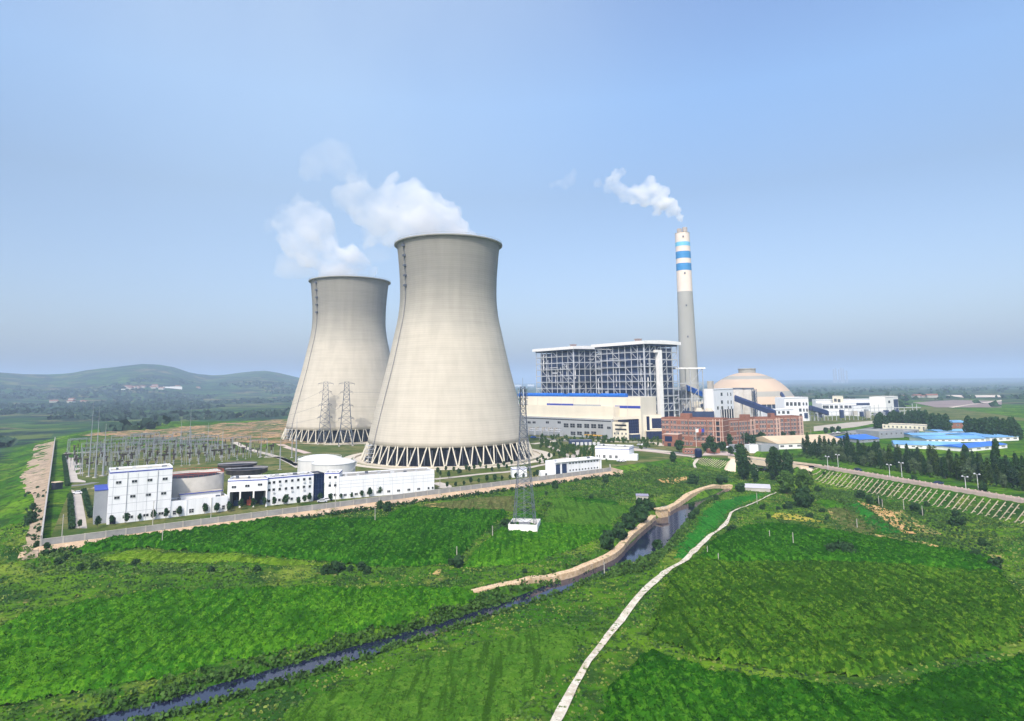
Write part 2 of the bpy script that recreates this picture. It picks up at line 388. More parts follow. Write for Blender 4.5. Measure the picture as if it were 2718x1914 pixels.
# far countryside: patchwork of fields beyond the plant (slightly above the base sheet)
def far_mat():
    m=bpy.data.materials.new('hazed_far_fields'); m.use_nodes=True; n=m.node_tree.nodes; l=m.node_tree.links; b=n['Principled BSDF']; b.inputs['Roughness'].default_value=1; b.inputs['Specular IOR Level'].default_value=0
    tc=n.new('ShaderNodeTexCoord'); mp=n.new('ShaderNodeMapping'); mp.inputs['Scale'].default_value=(.006,.011,.01); mp.inputs['Rotation'].default_value=(0,0,.45); l.new(tc.outputs['Object'],mp.inputs[0])
    vo=n.new('ShaderNodeTexVoronoi'); vo.inputs['Scale'].default_value=1; l.new(mp.outputs[0],vo.inputs['Vector'])
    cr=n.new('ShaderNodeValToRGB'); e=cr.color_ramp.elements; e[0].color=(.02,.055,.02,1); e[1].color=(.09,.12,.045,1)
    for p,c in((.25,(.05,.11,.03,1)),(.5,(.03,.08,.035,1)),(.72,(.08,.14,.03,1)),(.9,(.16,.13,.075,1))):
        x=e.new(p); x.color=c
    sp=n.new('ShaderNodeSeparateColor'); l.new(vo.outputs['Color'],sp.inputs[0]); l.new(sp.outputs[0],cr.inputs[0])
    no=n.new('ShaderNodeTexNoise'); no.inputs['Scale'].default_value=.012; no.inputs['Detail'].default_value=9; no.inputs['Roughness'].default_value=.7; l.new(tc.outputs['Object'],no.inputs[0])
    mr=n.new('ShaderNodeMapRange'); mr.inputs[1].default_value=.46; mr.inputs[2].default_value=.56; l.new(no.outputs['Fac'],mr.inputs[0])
    mx=n.new('ShaderNodeMixRGB'); mx.inputs[2].default_value=(.018,.034,.032,1); l.new(mr.outputs[0],mx.inputs[0]); l.new(cr.outputs[0],mx.inputs[1]); l.new(mx.outputs[0],b.inputs['Base Color']); return m  # blue-green mix puts some distance haze into the far ground colour
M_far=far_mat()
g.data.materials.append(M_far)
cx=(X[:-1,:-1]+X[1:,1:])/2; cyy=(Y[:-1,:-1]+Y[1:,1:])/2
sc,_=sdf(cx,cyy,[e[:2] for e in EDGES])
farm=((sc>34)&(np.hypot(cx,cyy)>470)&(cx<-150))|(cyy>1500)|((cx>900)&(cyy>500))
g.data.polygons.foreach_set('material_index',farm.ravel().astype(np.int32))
# platform of the plant: lawns and paving
M_lawn=ground_mat('plant_lawn',[(.085,.115,.03),((.17,.165,.065),.03,.42,.6,1),((.04,.085,.02),.09,.5,.65,2),((.2,.17,.1),.05,.6,.72,3),((.03,.06,.02),.5,.56,.7,5)],bump=.15,bscale=1.5)
lawn_poly=[C0,WALLR,P('M',265,345),P('M',730,285),P('M',1110,235),P('M',1200,238),P('M',1520,262),P('F',2240,1050),(620,760),(760,1150),(300,1400),(-150,940),(-310,930),(-430,660)]
cc=(sum(p[0] for p in lawn_poly)/len(lawn_poly),sum(p[1] for p in lawn_poly)/len(lawn_poly))
lawn_in=[(p[0]+(cc[0]-p[0])*.004,p[1]+(cc[1]-p[1])*.004) for p in lawn_poly]
sheet('plant_ground',lawn_in,M_lawn,.03,14.)
# sandy mounds behind the substation
M_sand=ground_mat('bare_orange_earth',[(.36,.22,.12),((.1,.13,.05),.06,.47,.58,1),((.5,.34,.2),.12,.55,.66,2),((.06,.09,.035),.3,.52,.62,3),((.2,.17,.13),.05,.55,.66,4)],bump=1.2,bscale=.15)
sheet('bare_earth_mounds',[(-345,618),(-200,560),(-60,600),(-40,760),(-90,900),(-260,930),(-330,905),(-440,700),(-435,650)],M_sand,.25,6.)
# earth bank at the foot of the perimeter wall
M_bank=ground_mat('tan_earth_bank',[(.52,.38,.25),((.4,.3,.22),.12,.45,.6,1),((.65,.52,.38),.4,.55,.7,2),((.12,.16,.04),.22,.62,.68,3)],bump=.5,bscale=1.2)
def offs(a,b,d0,d1,n=26,jit=1.6,t0=0,t1=1,seed=1):
    r=random.Random(seed); dx,dy=b[0]-a[0],b[1]-a[1]; L=math.hypot(dx,dy); nx_,ny_=dy/L,-dx/L; A=[];B=[]
    for i in range(n+1):
        t=t0+(t1-t0)*i/n; x,y=a[0]+dx*t,a[1]+dy*t
        A.append((x+nx_*d0,y+ny_*d0)); B.append((x+nx_*(d1+r.uniform(-jit,jit)),y+ny_*(d1+r.uniform(-jit,jit))))
    return A+B[::-1]
sheet('earth_bank',offs(C0,WALLR,.3,5.2,60,1.8,-.02,1,3),M_bank,.12,2.)
wb=P('M',265,345); sheet('earth_bank',offs(WALLR,wb,.3,7,12,1.2,-.02,1.0,4),M_bank,.14,2.)
M_bank2=ground_mat('eroded_bank',[(.36,.28,.2),((.26,.21,.155),.06,.45,.6,1,(1,4,1),.9),((.56,.44,.32),.35,.55,.68,2,(1,5,1),.9),((.12,.15,.05),.1,.62,.7,3)],bump=.9,bscale=.5)
def bank_left():
    r=random.Random(5); a,b=LWB,C0; dx,dy=b[0]-a[0],b[1]-a[1]; L=math.hypot(dx,dy); nx_,ny_=dy/L,-dx/L; A=[];B=[]; n=60
    for i in range(n+1):
        t=.02+1.0*i/n; w=14 if t<.55 else 14-9.5*min(1,(t-.55)/.25); w+=r.uniform(-.14,.14)*w; x,y=a[0]+dx*t,a[1]+dy*t
        A.append((x+nx_*.4,y+ny_*.4)); B.append((x+nx_*w,y+ny_*w))
    return A+B[::-1]
sheet('earth_bank',bank_left(),M_bank2,.16,3.)
# crops -----------------------------------------------------------
def crop(name,poly,h,step,m,jit=.35,seed=0,row=None):
    xs=[p[0] for p in poly]; ys=[p[1] for p in poly]
    ax=np.arange(min(xs),max(xs),step); ay=np.arange(min(ys),max(ys),step); X,Y=np.meshgrid(ax,ay)
    R=np.random.default_rng(seed); sd,_=sdf(X,Y,poly); sd=sd+(vnoise(X,Y,6,seed+2)-.5)*2.2
    Xj=X+R.uniform(-.35,.35,X.shape)*step; Yj=Y+R.uniform(-.35,.35,X.shape)*step
    Z=terrain(X,Y,True)+h*sm(-sd/2.6)+R.uniform(-1,1,X.shape)*jit*.95+(vnoise(X,Y,9,seed+3)-.5)*jit*.8+(vnoise(X,Y,3,seed+4)-.5)*jit*.5
    if row is None and h>1.2: row=.62
    if row is not None: Z=Z+.28*h*np.sin((X*math.cos(row)+Y*math.sin(row))*2*math.pi/3.2)*.5
    ny,nx=X.shape; idx=np.arange(nx*ny).reshape(ny,nx)
    Fq=np.stack([idx[:-1,:-1],idx[:-1,1:],idx[1:,1:],idx[1:,:-1]],-1).reshape(-1,4)
    ok=(sd[:-1,:-1]<.3).ravel(); Fq=Fq[ok]
    u,inv=np.unique(Fq,return_inverse=True)
    V=np.stack([Xj.ravel(),Yj.ravel(),Z.ravel()],-1)[u]
    Fz=inv.reshape(-1,4)
    if h>.55:                                   # blades and leaves standing out of the canopy
        c=V[Fz].mean(1); n=len(c); k=R.integers(0,n,int(n*1.5)); C=c[k]+R.uniform(-.5,.5,(len(k),3))*np.array([step,step,.3]); C[:,2]+=.1
        u=R.normal(size=(len(k),3)); u[:,2]=np.abs(u[:,2])*.8+.3; u/=np.linalg.norm(u,axis=1)[:,None]; w=np.cross(u,R.normal(size=(len(k),3))); w/=np.linalg.norm(w,axis=1)[:,None]; sz=(R.uniform(.25,.6,(len(k),1))*(.8 if h>1.2 else .55))
        Q=np.stack([C-w*sz*.35,C+w*sz*.35,C+u*sz+w*sz*.2,C+u*sz-w*sz*.2],1).reshape(-1,3); o0=len(V); V=np.concatenate([V,Q]); Fz=np.concatenate([Fz,np.arange(len(Q)).reshape(-1,4)+o0])
    o=npmesh(name,V,Fz,m); o['kind']='stuff'; return o
def crop_mat(name,c,c2,c3):
    return ground_mat(name,[c,(c3,.05,.45,.6,2),(c2,.7,.5,.6,1),(tuple(v*.5 for v in c),1.1,.54,.64,3),(tuple(v*.6 for v in c),1.0,.5,.6,6,(.75,.05,1),.62),(tuple(v*.7 for v in c),.05,.55,.66,5)],bump=.3,bscale=3)
M_corn=crop_mat('maize_leaves',(.016,.085,.004),(.06,.18,.01),(.03,.125,.006))
M_corn2=crop_mat('young_maize_leaves',(.03,.13,.006),(.09,.23,.012),(.055,.17,.008))
M_corn3=crop_mat('late_maize_leaves',(.028,.09,.006),(.1,.19,.014),(.05,.135,.008))
M_bright=crop_mat('bright_green_crop',(.1,.2,.012),(.17,.26,.03),(.13,.24,.02))
M_lime=crop_mat('emerald_crop',(.02,.15,.015),(.04,.2,.025),(.03,.17,.015))
M_olive=crop_mat('olive_weeds',(.1,.115,.035),(.17,.16,.06),(.07,.12,.025))
M_mid=crop_mat('meadow_grass',(.05,.14,.012),(.09,.19,.02),(.07,.17,.014))
field1=GS('B',[(560,1180),(820,1090),(1250,1045),(1650,1000),(2030,960),(2296,935)])+GS('C',[(330,925),(700,880),(1050,905),(1500,890),(1760,880),(1850,800),(2060,770),(2296,765)])+GS('L',[(160,765),(560,790),(900,800),(1150,815),(960,960),(800,1090),(650,1240),(560,1345),(200,1365),(0,1360)])+GS('C',[(1600,1345),(1180,1310),(800,1275),(450,1240),(0,1225)])+GS('B',[(1700,1200),(1250,1175),(950,1195),(700,1240),(480,1235)])
crop('maize_field',field1,1.9,.85,M_corn,.45,1)
field1b=GS('C',[(0,905),(290,890),(330,915),(0,960)])
crop('maize_field',GS('L',[(1250,835),(1480,850),(1530,935),(1900,960),(2200,960),(2230,1000),(2050,1090),(1800,1190),(1500,1275),(1200,1335),(900,1365),(660,1370),(760,1240),(900,1110),(1040,990),(1150,900)]),1.8,.85,M_corn2,.45,2)
crop('bright_crop_field',GS('L',[(1560,930),(1500,860),(1620,760),(1500,690),(1700,650),(2000,690),(2290,740)])+GS('M',[(560,720),(470,800),(330,880),(200,960),(60,950)]),.7,1.0,M_mid,.25,3)
crop('bright_crop_field',GS('B',[(780,1290),(960,1215),(1250,1190),(1700,1215),(2296,1250)])+GS('C',[(500,1262),(800,1290),(1180,1325),(1100,1345),(700,1345),(400,1335),(0,1330)])+GS('B',[(2000,1345),(1500,1330),(1100,1350)]),.6,.8,M_bright,.28,4)
crop('olive_weed_field',GS('L',[(190,755),(420,715),(800,660),(1200,630),(1240,700),(1210,800),(900,790),(600,775)]),.5,1.0,M_olive,.25,5)
field3=GS('M',[(1270,1130),(1360,1060),(1560,985),(1850,950),(2100,960),(2296,985)])+GS('N',[(330,990),(800,1060),(1200,1120),(1700,1200),(2100,1260),(2290,1300)])
fb=[(2900,1560),(2800,1700),(2300,1680),(1900,1590)]
crop('maize_field',field3+GS('N',[(2290,1430),(1500,1380),(700,1330),(200,1320)])+GS('M',[(1700,1330),(1450,1330),(1150,1290)]),2.0,.85,M_corn,.5,6)
crop('maize_field',GS('M',[(1140,1310),(1450,1345),(1750,1345)])+GS('N',[(250,1340),(900,1360),(2290,1450)])+GS('Z',[(2718,1580),(2718,1700),(2300,1800),(1900,1760),(1720,1690)])+GS('M',[(900,1400),(1000,1350)]),2.0,.8,M_corn3,.6,7)
crop('emerald_strip_field',GS('M',[(1090,1290),(930,1290),(880,1280),(1000,1120),(1130,900),(1240,760),(1350,690),(1600,640),(1900,600),(1700,690),(1500,770),(1430,860),(1330,980),(1180,1110),(1100,1200)]),.3,1.1,M_lime,.15,8)
crop('emerald_strip_field',GS('N',[(700,715),(860,700),(1010,830),(1160,930),(1290,1010),(1080,1015),(930,900)]),.4,1.0,M_lime,.15,9)
# tree nursery rows on the right
crop('olive_weed_field',GS('N',[(500,760),(720,770),(900,900),(1000,1000),(850,1020),(620,930)]),.5,1.0,M_olive,.3,10)
crop('dark_crop_strip',GS('N',[(420,680),(640,690),(700,760),(480,770)]),.8,.9,M_corn2,.3,11)
crop('dark_crop_strip',GS('L',[(1560,660),(1800,650),(2296,700),(2296,745),(1900,720)]),.8,1.0,M_corn,.3,12)
# beneath the edge of the photograph the fields go on towards the viewer
crop('maize_field',GS('Z',[(60,1640),(420,1575),(820,1570),(1220,1570),(1300,1600),(1050,1660),(700,1740),(330,1820),(-40,1880),(-60,1700)]),1.9,.8,M_corn2,.5,13)
crop('maize_field',GS('Z',[(1720,1735),(1900,1800),(2300,1840),(2760,1740),(2820,1990),(1560,1990),(1600,1850)]),1.9,.75,M_corn,.55,14)
crop('bright_crop_field',GS('Z',[(760,1890),(1000,1790),(1230,1720),(1450,1660),(1560,1680),(1480,1780),(1330,1930),(700,1990)]),.6,.8,M_mid,.3,15)
# bare patches ------------------------------------------------------
M_dirt=ground_mat('orange_dirt',[(.5,.3,.12),((.62,.42,.22),.5,.5,.65,1),((.3,.22,.07),.3,.52,.64,2),((.1,.15,.03),.35,.6,.68,3)],bump=.3)
M_dirtg=ground_mat('patchy_dirt',[(.2,.19,.06),((.5,.34,.14),.22,.48,.6,1),((.07,.15,.02),.3,.48,.6,2),((.72,.6,.45),.5,.66,.7,4)],bump=.5)
M_straw=ground_mat('dry_yellow_grass',[(.32,.3,.04),((.42,.33,.08),.3,.48,.6,1),((.15,.2,.03),.3,.55,.66,2)],bump=.2)
for pts in (GS('M',[(740,475),(870,450),(1050,445),(1040,490),(900,515),(800,500)]),GS('N',[(820,690),(900,710),(1050,745),(1180,800),(1250,900),(1330,960),(1430,1030),(1290,1020),(1150,920),(980,800)])):
    sheet('bare_dirt_patch',pts,M_dirt,.22,1.8)
for pts in (GS('N',[(870,1030),(1000,1020),(1250,1080),(1500,1110),(1800,1190),(2000,1240),(1700,1195),(1300,1140),(1050,1090)]),GS('N',[(1180,780),(1280,790),(1400,870),(1550,960),(1700,1040),(1500,1030),(1350,960),(1200,860)]),
            GS('N',[(2080,1230),(2290,1250),(2290,1300),(2100,1260)]),GS('N',[(520,780),(640,790),(660,930),(560,860)]),GS('L',[(370,1440),(430,1395),(470,1400),(440,1450)])):
    sheet('weedy_dirt_patch',pts,M_dirtg,.2,2.)
sheet('dry_grass_strip',GS('M',[(1900,850),(1950,812),(2150,830),(2296,870),(2296,905),(2100,880)]),M_straw,.2,2.)
sheet('dry_grass_strip',GS('N',[(0,815),(250,850),(500,905),(300,905),(0,870)]),M_straw,.2,2.)
sheet('weedy_dirt_patch',GS('L',[(290,735),(400,720),(540,730),(520,765),(400,765)]),M_dirtg,.3,2.)
# white path and canal ----------------------------------------------
M_path=ground_mat('chalky_path',[(.6,.55,.45),((.44,.38,.28),.35,.45,.62,1),((.72,.68,.58),1.3,.55,.66,4),((.12,.17,.05),.55,.6,.66,2)],bump=.15)
wp=GS('M',[(1955,602),(1850,650),(1700,722),(1580,765),(1500,795),(1475,850),(1440,925),(1340,1000),(1250,1080),(1180,1150),(1100,1230),(1020,1310),(900,1365),(830,1410),(780,1450)])+GS('Z',[(1700,1580),(1620,1680),(1540,1790),(1470,1930),(1440,1990)])
ws=[.9,1.,1.1,1.2,1.5,1.9,2.1,1.8,1.9,2.2,2.5,2.1,2.2,2.5,2.7,2.5,2.4,2.3,2.3,2.3]
wp2=smooth_line(wp,1); ws2=[ws[min(19,int(i*20/len(wp2)))]*.85+random.uniform(-.6,.4) for i in range(len(wp2))]
strip('white_path',wp2,ws2,M_path,.3,1.2)
wm=bpy.data.materials.new('canal_water'); wm.use_nodes=True; b=wm.node_tree.nodes['Principled BSDF']; b.inputs['Base Color'].default_value=(.012,.014,.04,1); b.inputs['Roughness'].default_value=.08; b.inputs['Specular IOR Level'].default_value=.6
no=wm.node_tree.nodes.new('ShaderNodeTexNoise'); no.inputs['Scale'].default_value=.8; bu=wm.node_tree.nodes.new('ShaderNodeBump'); bu.inputs['Strength'].default_value=.15; bu.inputs['Distance'].default_value=.1
wm.node_tree.links.new(no.outputs['Fac'],bu.inputs['Height']); wm.node_tree.links.new(bu.outputs[0],b.inputs['Normal'])
wmb=MB(); n=len(WL)
def resamp(L,k):
    L=[Vector((p[0],p[1])) for p in L]; d=[0]
    for a,b_ in zip(L,L[1:]): d.append(d[-1]+(b_-a).length)
    o=[]
    for i in range(k):
        t=d[-1]*i/(k-1); j=max(0,min(len(L)-2,next((m for m in range(len(d)-1) if d[m+1]>=t),len(L)-2))); f=(t-d[j])/max(1e-6,d[j+1]-d[j]); o.append(L[j].lerp(L[j+1],f))
    return o
a_=resamp(WL,60); b_=resamp(WR,60); vs=[];fs=[]
for i in range(60):
    m_=(a_[i]+b_[i])/2; e0=a_[i]+(a_[i]-m_).normalized()*1.5; e1=b_[i]+(b_[i]-m_).normalized()*1.5
    vs+=[(e0.x,e0.y,-8),(e1.x,e1.y,-8)]
for i in range(59): fs.append((2*i,2*i+1,2*i+3,2*i+2))
wmb.add(vs,fs); tag(wmb.build('canal_water',wm),kind='structure')
# stone embankment wall along the canal (two runs, a gap with a culvert pillar between them)
M_stone=ground_mat('warm_stone_masonry',[(.56,.4,.24),((.66,.51,.34),.8,.45,.6,1),((.3,.21,.13),1.6,.56,.66,2),((.12,.13,.05),.3,.6,.68,5)],bump=.12,bscale=2)
def embank(pts,w,zt,zb,label):
    pts=dens(smooth_line(pts,2),2.); mb=MB(); A=[];r=random.Random(3)
    for i,(x,y) in enumerate(pts):
        a=pts[max(0,i-1)];b=pts[min(len(pts)-1,i+1)]; dx,dy=b[0]-a[0],b[1]-a[1]; l=math.hypot(dx,dy) or 1; nx_,ny_=-dy/l,dx/l
        j=r.uniform(-.12,.12); z=max(zt,T1(x+ny_*0,y)+.5 if w<4 else zt)+r.uniform(-.05,.05)
        A.append([(x+nx_*(w/2+j),y+ny_*(w/2+j),zb),(x+nx_*(w/2+j),y+ny_*(w/2+j),z),(x+nx_*(w/2-1),y+ny_*(w/2-1),z+.1),(x-nx_*(w/2-.6),y-ny_*(w/2-.6),z+.08),(x-nx_*w/2,y-ny_*w/2,z-.3),(x-nx_*(w/2+.6),y-ny_*(w/2+.6),zb)])
    vs=[p for a in A for p in a]; fs=[]
    for i in range(len(A)-1):
        for j in range(5): fs.append((i*6+j,i*6+6+j,i*6+7+j,i*6+1+j))
    fs+=[tuple(range(6)),tuple(range((len(A)-1)*6,len(A)*6))[::-1]]
    mb.add(vs,fs); o=mb.build('canal_wall',M_stone); tag(o,label,'canal wall','stone walls of the canal'); return o
zc=-6.3
embank(PS('M',[(1490,522),(1380,532),(1250,570),(1120,620),(1000,672),(900,720),(840,755)],zc),3.4,zc,-9.3,'smooth stone canal wall curving from the bridge to the culvert')
embank(PS('M',[(700,832),(640,880),(560,945),(480,1010),(400,1090),(340,1165),(270,1220),(150,1275),(0,1335)],zc)+PS('L',[(1800,1385),(1600,1435),(1400,1480),(1250,1525),(1000,1570),(700,1640)],zc),3.0,zc,-9.3,'narrow weathered stone canal wall running down from the culvert')
p=P('M',790,800,-6); cu=empty('culvert',p[0],p[1],-9,.6,'rubble stone culvert pillar standing in the canal at the gap in its wall','culvert')
mb=MB().box(-2.2,2.2,-1.6,1.6,0,4.2).box(-2.8,2.8,-2,2,4.2,4.7); mb.build('pillar',M_stone,cu)
mb=MB(); 
for i in range(5): mb.bar((-2.4+i*1.2,-1.7,4.7),(-2.4+i*1.2,-1.7,5.7),.07)
mb.bar((-2.4,-1.7,5.7),(2.4,-1.7,5.7),.07); mb.build('railing',M_steel,cu)
# ================================================================ COOLING TOWERS
def tower_mat():
    m=bpy.data.materials.new('tower_concrete'); m.use_nodes=True; n=m.node_tree.nodes; l=m.node_tree.links; b=n['Principled BSDF']; b.inputs['Roughness'].default_value=.9; b.inputs['Specular IOR Level'].default_value=.1
    tc=n.new('ShaderNodeTexCoord'); sx=n.new('ShaderNodeSeparateXYZ'); l.new(tc.outputs['Object'],sx.inputs[0])
    # weathered grey upper third, cream below
    no=n.new('ShaderNodeTexNoise'); no.inputs['Scale'].default_value=.035; no.inputs['Detail'].default_value=4; l.new(tc.outputs['Object'],no.inputs[0])
    ma=n.new('ShaderNodeMath'); ma.operation='MULTIPLY_ADD'; ma.inputs[1].default_value=34; l.new(no.outputs['Fac'],ma.inputs[0]); l.new(sx.outputs[2],ma.inputs[2])
    mr=n.new('ShaderNodeMapRange'); mr.inputs[1].default_value=98; mr.inputs[2].default_value=142; l.new(ma.outputs[0],mr.inputs[0])
    cr=n.new('ShaderNodeMixRGB'); cr.inputs[1].default_value=(.5,.462,.385,1); cr.inputs[2].default_value=(.27,.262,.235,1); l.new(mr.outputs[0],cr.inputs[0])
    # lift joints
    wv=n.new('ShaderNodeTexWave'); wv.bands_direction='Z'; wv.wave_profile='SAW'; wv.inputs['Scale'].default_value=.105*2; wv.inputs['Distortion'].default_value=0; l.new(tc.outputs['Object'],wv.inputs[0])
    m1=n.new('ShaderNodeMapRange'); m1.inputs[1].default_value=0;m1.inputs[2].default_value=.25; m1.inputs[3].default_value=.84; m1.inputs[4].default_value=1; l.new(wv.outputs['Fac'],m1.inputs[0])
    x1=n.new('ShaderNodeMixRGB'); x1.blend_type='MULTIPLY'; x1.inputs[0].default_value=1; l.new(cr.outputs[0],x1.inputs[1]); l.new(m1.outputs[0],x1.inputs[2])
    # vertical streaks
    mp=n.new('ShaderNodeMapping'); mp.inputs['Scale'].default_value=(.22,.22,.012); l.new(tc.outputs['Object'],mp.inputs[0]); n3=n.new('ShaderNodeTexNoise'); n3.inputs['Scale'].default_value=1; n3.inputs['Detail'].default_value=5; l.new(mp.outputs[0],n3.inputs[0])
    m3=n.new('ShaderNodeMapRange'); m3.inputs[1].default_value=.35;m3.inputs[2].default_value=.7;m3.inputs[3].default_value=1.04;m3.inputs[4].default_value=.93; l.new(n3.outputs['Fac'],m3.inputs[0])
    x3=n.new('ShaderNodeMixRGB'); x3.blend_type='MULTIPLY'; x3.inputs[0].default_value=1; l.new(x1.outputs[0],x3.inputs[1]); l.new(m3.outputs[0],x3.inputs[2])
    mp2=n.new('ShaderNodeMapping'); mp2.inputs['Scale'].default_value=(.05,.05,.5); l.new(tc.outputs['Object'],mp2.inputs[0]); n4=n.new('ShaderNodeTexNoise'); n4.inputs['Scale'].default_value=1; n4.inputs['Detail'].default_value=6; l.new(mp2.outputs[0],n4.inputs[0])
    m4=n.new('ShaderNodeMapRange'); m4.inputs[1].default_value=.3;m4.inputs[2].default_value=.75;m4.inputs[3].default_value=.96;m4.inputs[4].default_value=1.04; l.new(n4.outputs['Fac'],m4.inputs[0])
    x4=n.new('ShaderNodeMixRGB'); x4.blend_type='MULTIPLY'; x4.inputs[0].default_value=1; l.new(x3.outputs[0],x4.inputs[1]); l.new(m4.outputs[0],x4.inputs[2])
    w2=n.new('ShaderNodeTexWave'); w2.bands_direction='Z'; w2.inputs['Scale'].default_value=.034; w2.inputs['Distortion'].default_value=.6; w2.inputs['Detail Scale'].default_value=.3; l.new(tc.outputs['Object'],w2.inputs[0])
    m6=n.new('ShaderNodeMapRange'); m6.inputs[1].default_value=.0;m6.inputs[2].default_value=.22;m6.inputs[3].default_value=.965;m6.inputs[4].default_value=1; l.new(w2.outputs['Fac'],m6.inputs[0])
    x6=n.new('ShaderNodeMixRGB'); x6.blend_type='MULTIPLY'; x6.inputs[0].default_value=1; l.new(x4.outputs[0],x6.inputs[1]); l.new(m6.outputs[0],x6.inputs[2])
    # run-off stains below the rim
    mp3=n.new('ShaderNodeMapping'); mp3.inputs['Scale'].default_value=(.09,.09,.012); mp3.inputs['Location'].default_value=(5,2,0); l.new(tc.outputs['Object'],mp3.inputs[0]); n7=n.new('ShaderNodeTexNoise'); n7.inputs['Scale'].default_value=1; n7.inputs['Detail'].default_value=7; l.new(mp3.outputs[0],n7.inputs[0])
    a7=n.new('ShaderNodeMapRange'); a7.inputs[1].default_value=.5;a7.inputs[2].default_value=.66; l.new(n7.outputs['Fac'],a7.inputs[0]); b7=n.new('ShaderNodeMapRange'); b7.inputs[1].default_value=70;b7.inputs[2].default_value=150;b7.inputs[4].default_value=.26; l.new(sx.outputs[2],b7.inputs[0]); c7=n.new('ShaderNodeMath'); c7.operation='MULTIPLY'; l.new(a7.outputs[0],c7.inputs[0]); l.new(b7.outputs[0],c7.inputs[1])
    x7=n.new('ShaderNodeMixRGB'); x7.inputs[2].default_value=(.17,.17,.16,1); l.new(c7.outputs[0],x7.inputs[0]); l.new(x6.outputs[0],x7.inputs[1])
    l.new(x7.outputs[0],b.inputs['Base Color']); return m
M_tower=tower_mat(); M_rim=mat('rim_concrete',(.3,.3,.28),.9,.15,.2); M_col=mat('pale_column_concrete',(.58,.54,.44),.85,.1,.4)
TC=(-46.5,466.); 
PRO=[(130,342),(150,336),(200,330),(250,326),(300,322),(350,319),(400,317.5),(450,317),(500,318),(550,322),(600,329),(650,338),(700,350),(750,361),(800,372),(910,398),(1020,427),(1130,457),(1240,486),(1330,509),(1425,530)]
def prof():
    o=[]; D=TC[1]
    for y,hw in PRO:
        py=600+y/2.487; z=Zat(TC[0],TC[1],py); dep=TC[1]*CP+(z-HC)*SP; r=hw/2.487/F*dep; r=r/math.sqrt(1+(r/D)**2); o.append((r,z))
    return o[::-1]
TP=prof(); print('TOWER',TP[0],TP[-1])
NCOL=48; M_fill=mat('shade_black_fill',(.006,.008,.018),.95,.4,.5)  # near-black: shade inside the tower base is put into this colour
def cooling_tower(cx,cy,label,scale=1.0):
    t=empty('cooling_tower',cx,cy,0,0,label,'cooling tower','hyperbolic cooling towers')
    pr=[(r*scale,z*scale) for r,z in TP]
    # refine
    fine=[];
    for (r0,z0),(r1,z1) in zip(pr,pr[1:]): fine+=[(r0,z0),((r0+r1)/2,(z0+z1)/2)]
    fine.append(pr[-1]); zb=11.2*scale; rb=fine[0][0]+(fine[0][1]-zb)*.27; fine=[(rb,zb)]+[p for p in fine if p[1]>zb+1]
    inner=[(r-.9,z) for r,z in fine][::-1]
    MB().lathe(fine+inner,112,closed=True).build('shell',M_tower,t,True)
    rt,zt=fine[-1]
    rim=MB().lathe([(rt,zt-1.2),(rt+1.5,zt-.7),(rt+1.5,zt+.05),(rt-.9,zt+.05)],112,closed=False)
    rim.lathe([(rt-.9,zt+.05),(rt-.9,zt+.4),(rt-1.2,zt+.4),(rt-1.2,zt)],112); rim.build('rim',M_rim,t)
    rl=MB(); 
    for i in range(112):
        a=2*math.pi*i/112; rl.bar(((rt+1.3)*math.cos(a),(rt+1.3)*math.sin(a),zt),((rt+1.3)*math.cos(a),(rt+1.3)*math.sin(a),zt+1.2),.05)
    rl.lathe([(rt+1.25,zt+1.15),(rt+1.37,zt+1.15),(rt+1.37,zt+1.3),(rt+1.25,zt+1.3)],112,closed=True); rl.build('railing',M_steel,t)
    R0=rb+4.4*scale
    for i in range(NCOL):
        a=2*math.pi*i/NCOL; am=2*math.pi*(i+.5)/NCOL
        for sg in(-1,1):
            at=am+sg*math.pi/NCOL*.8; p0=(R0*math.cos(am+sg*.006),R0*math.sin(am+sg*.006),.2); p1=((rb-.4)*math.cos(at),(rb-.4)*math.sin(at),zb+.5)
            if i==0: 
                MB().bar(p0,p1,.43,.43,8).build('column',M_col,t)
                if sg<0: ca=t
            pass
    kids=[o for o in COL.objects if o.parent==t and o.name.startswith('column')]
    for k in kids:
        for i in range(1,NCOL):
            c=k.copy(); COL.objects.link(c); c.parent=t; c.rotation_euler=(0,0,2*math.pi*i/NCOL)
    MB().lathe([(R0+5,-.5),(R0+5,1.0),(R0+4.3,1.0),(R0+4.3,.15),(R0-1.5,.15)],96).build('basin',M_beigec,t); MB().lathe([(R0-1.55,.13),(20,.13)],96).build('pool',M_fill,t)
    MB().lathe([(R0-7,.3),(R0-7,8.6),(rb-2,10.2),(10,9.8)],96).build('fill_pack',M_fill,t)
    mb=MB()
    for i in range(72):
        a=2*math.pi*i/72; r=R0-5.8; mb.box(r*math.cos(a)-.2,r*math.cos(a)+.2,r*math.sin(a)-.2,r*math.sin(a)+.2,.2,9.6)
    mb.build('inner_post',M_dkst,t)  # posts coloured dark to carry the shade under the shell
    # ladder with landings: runs up the left flank
    view=math.atan2(-cy,-cx); lad=MB(); N=40
    def pt(f,off):                     # f 0..1 along the height
        z=fine[0][1]+(fine[-1][1]-fine[0][1])*f; 
        for (r0,z0),(r1,z1) in zip(fine,fine[1:]):
            if z0<=z<=z1: r=r0+(r1-r0)*(z-z0)/max(1e-6,z1-z0); break
        else: r=fine[-1][0]
        a=view-math.radians(60-3.5*f); return Vector(((r+off)*math.cos(a),(r+off)*math.sin(a),z)),a
    for i in range(N):
        p,a=pt(i/N,.45); p2,a2=pt((i+1)/N,.45); s_=Vector((-math.sin(a),math.cos(a),0))*.35
        lad.bar(p-s_,p2-s_,.11); lad.bar(p+s_,p2+s_,.11)
        for k in range(3):
            pp=p.lerp(p2,k/3); lad.bar(pp-s_,pp+s_,.05)
    lad.build('ladder',M_dkst,t)
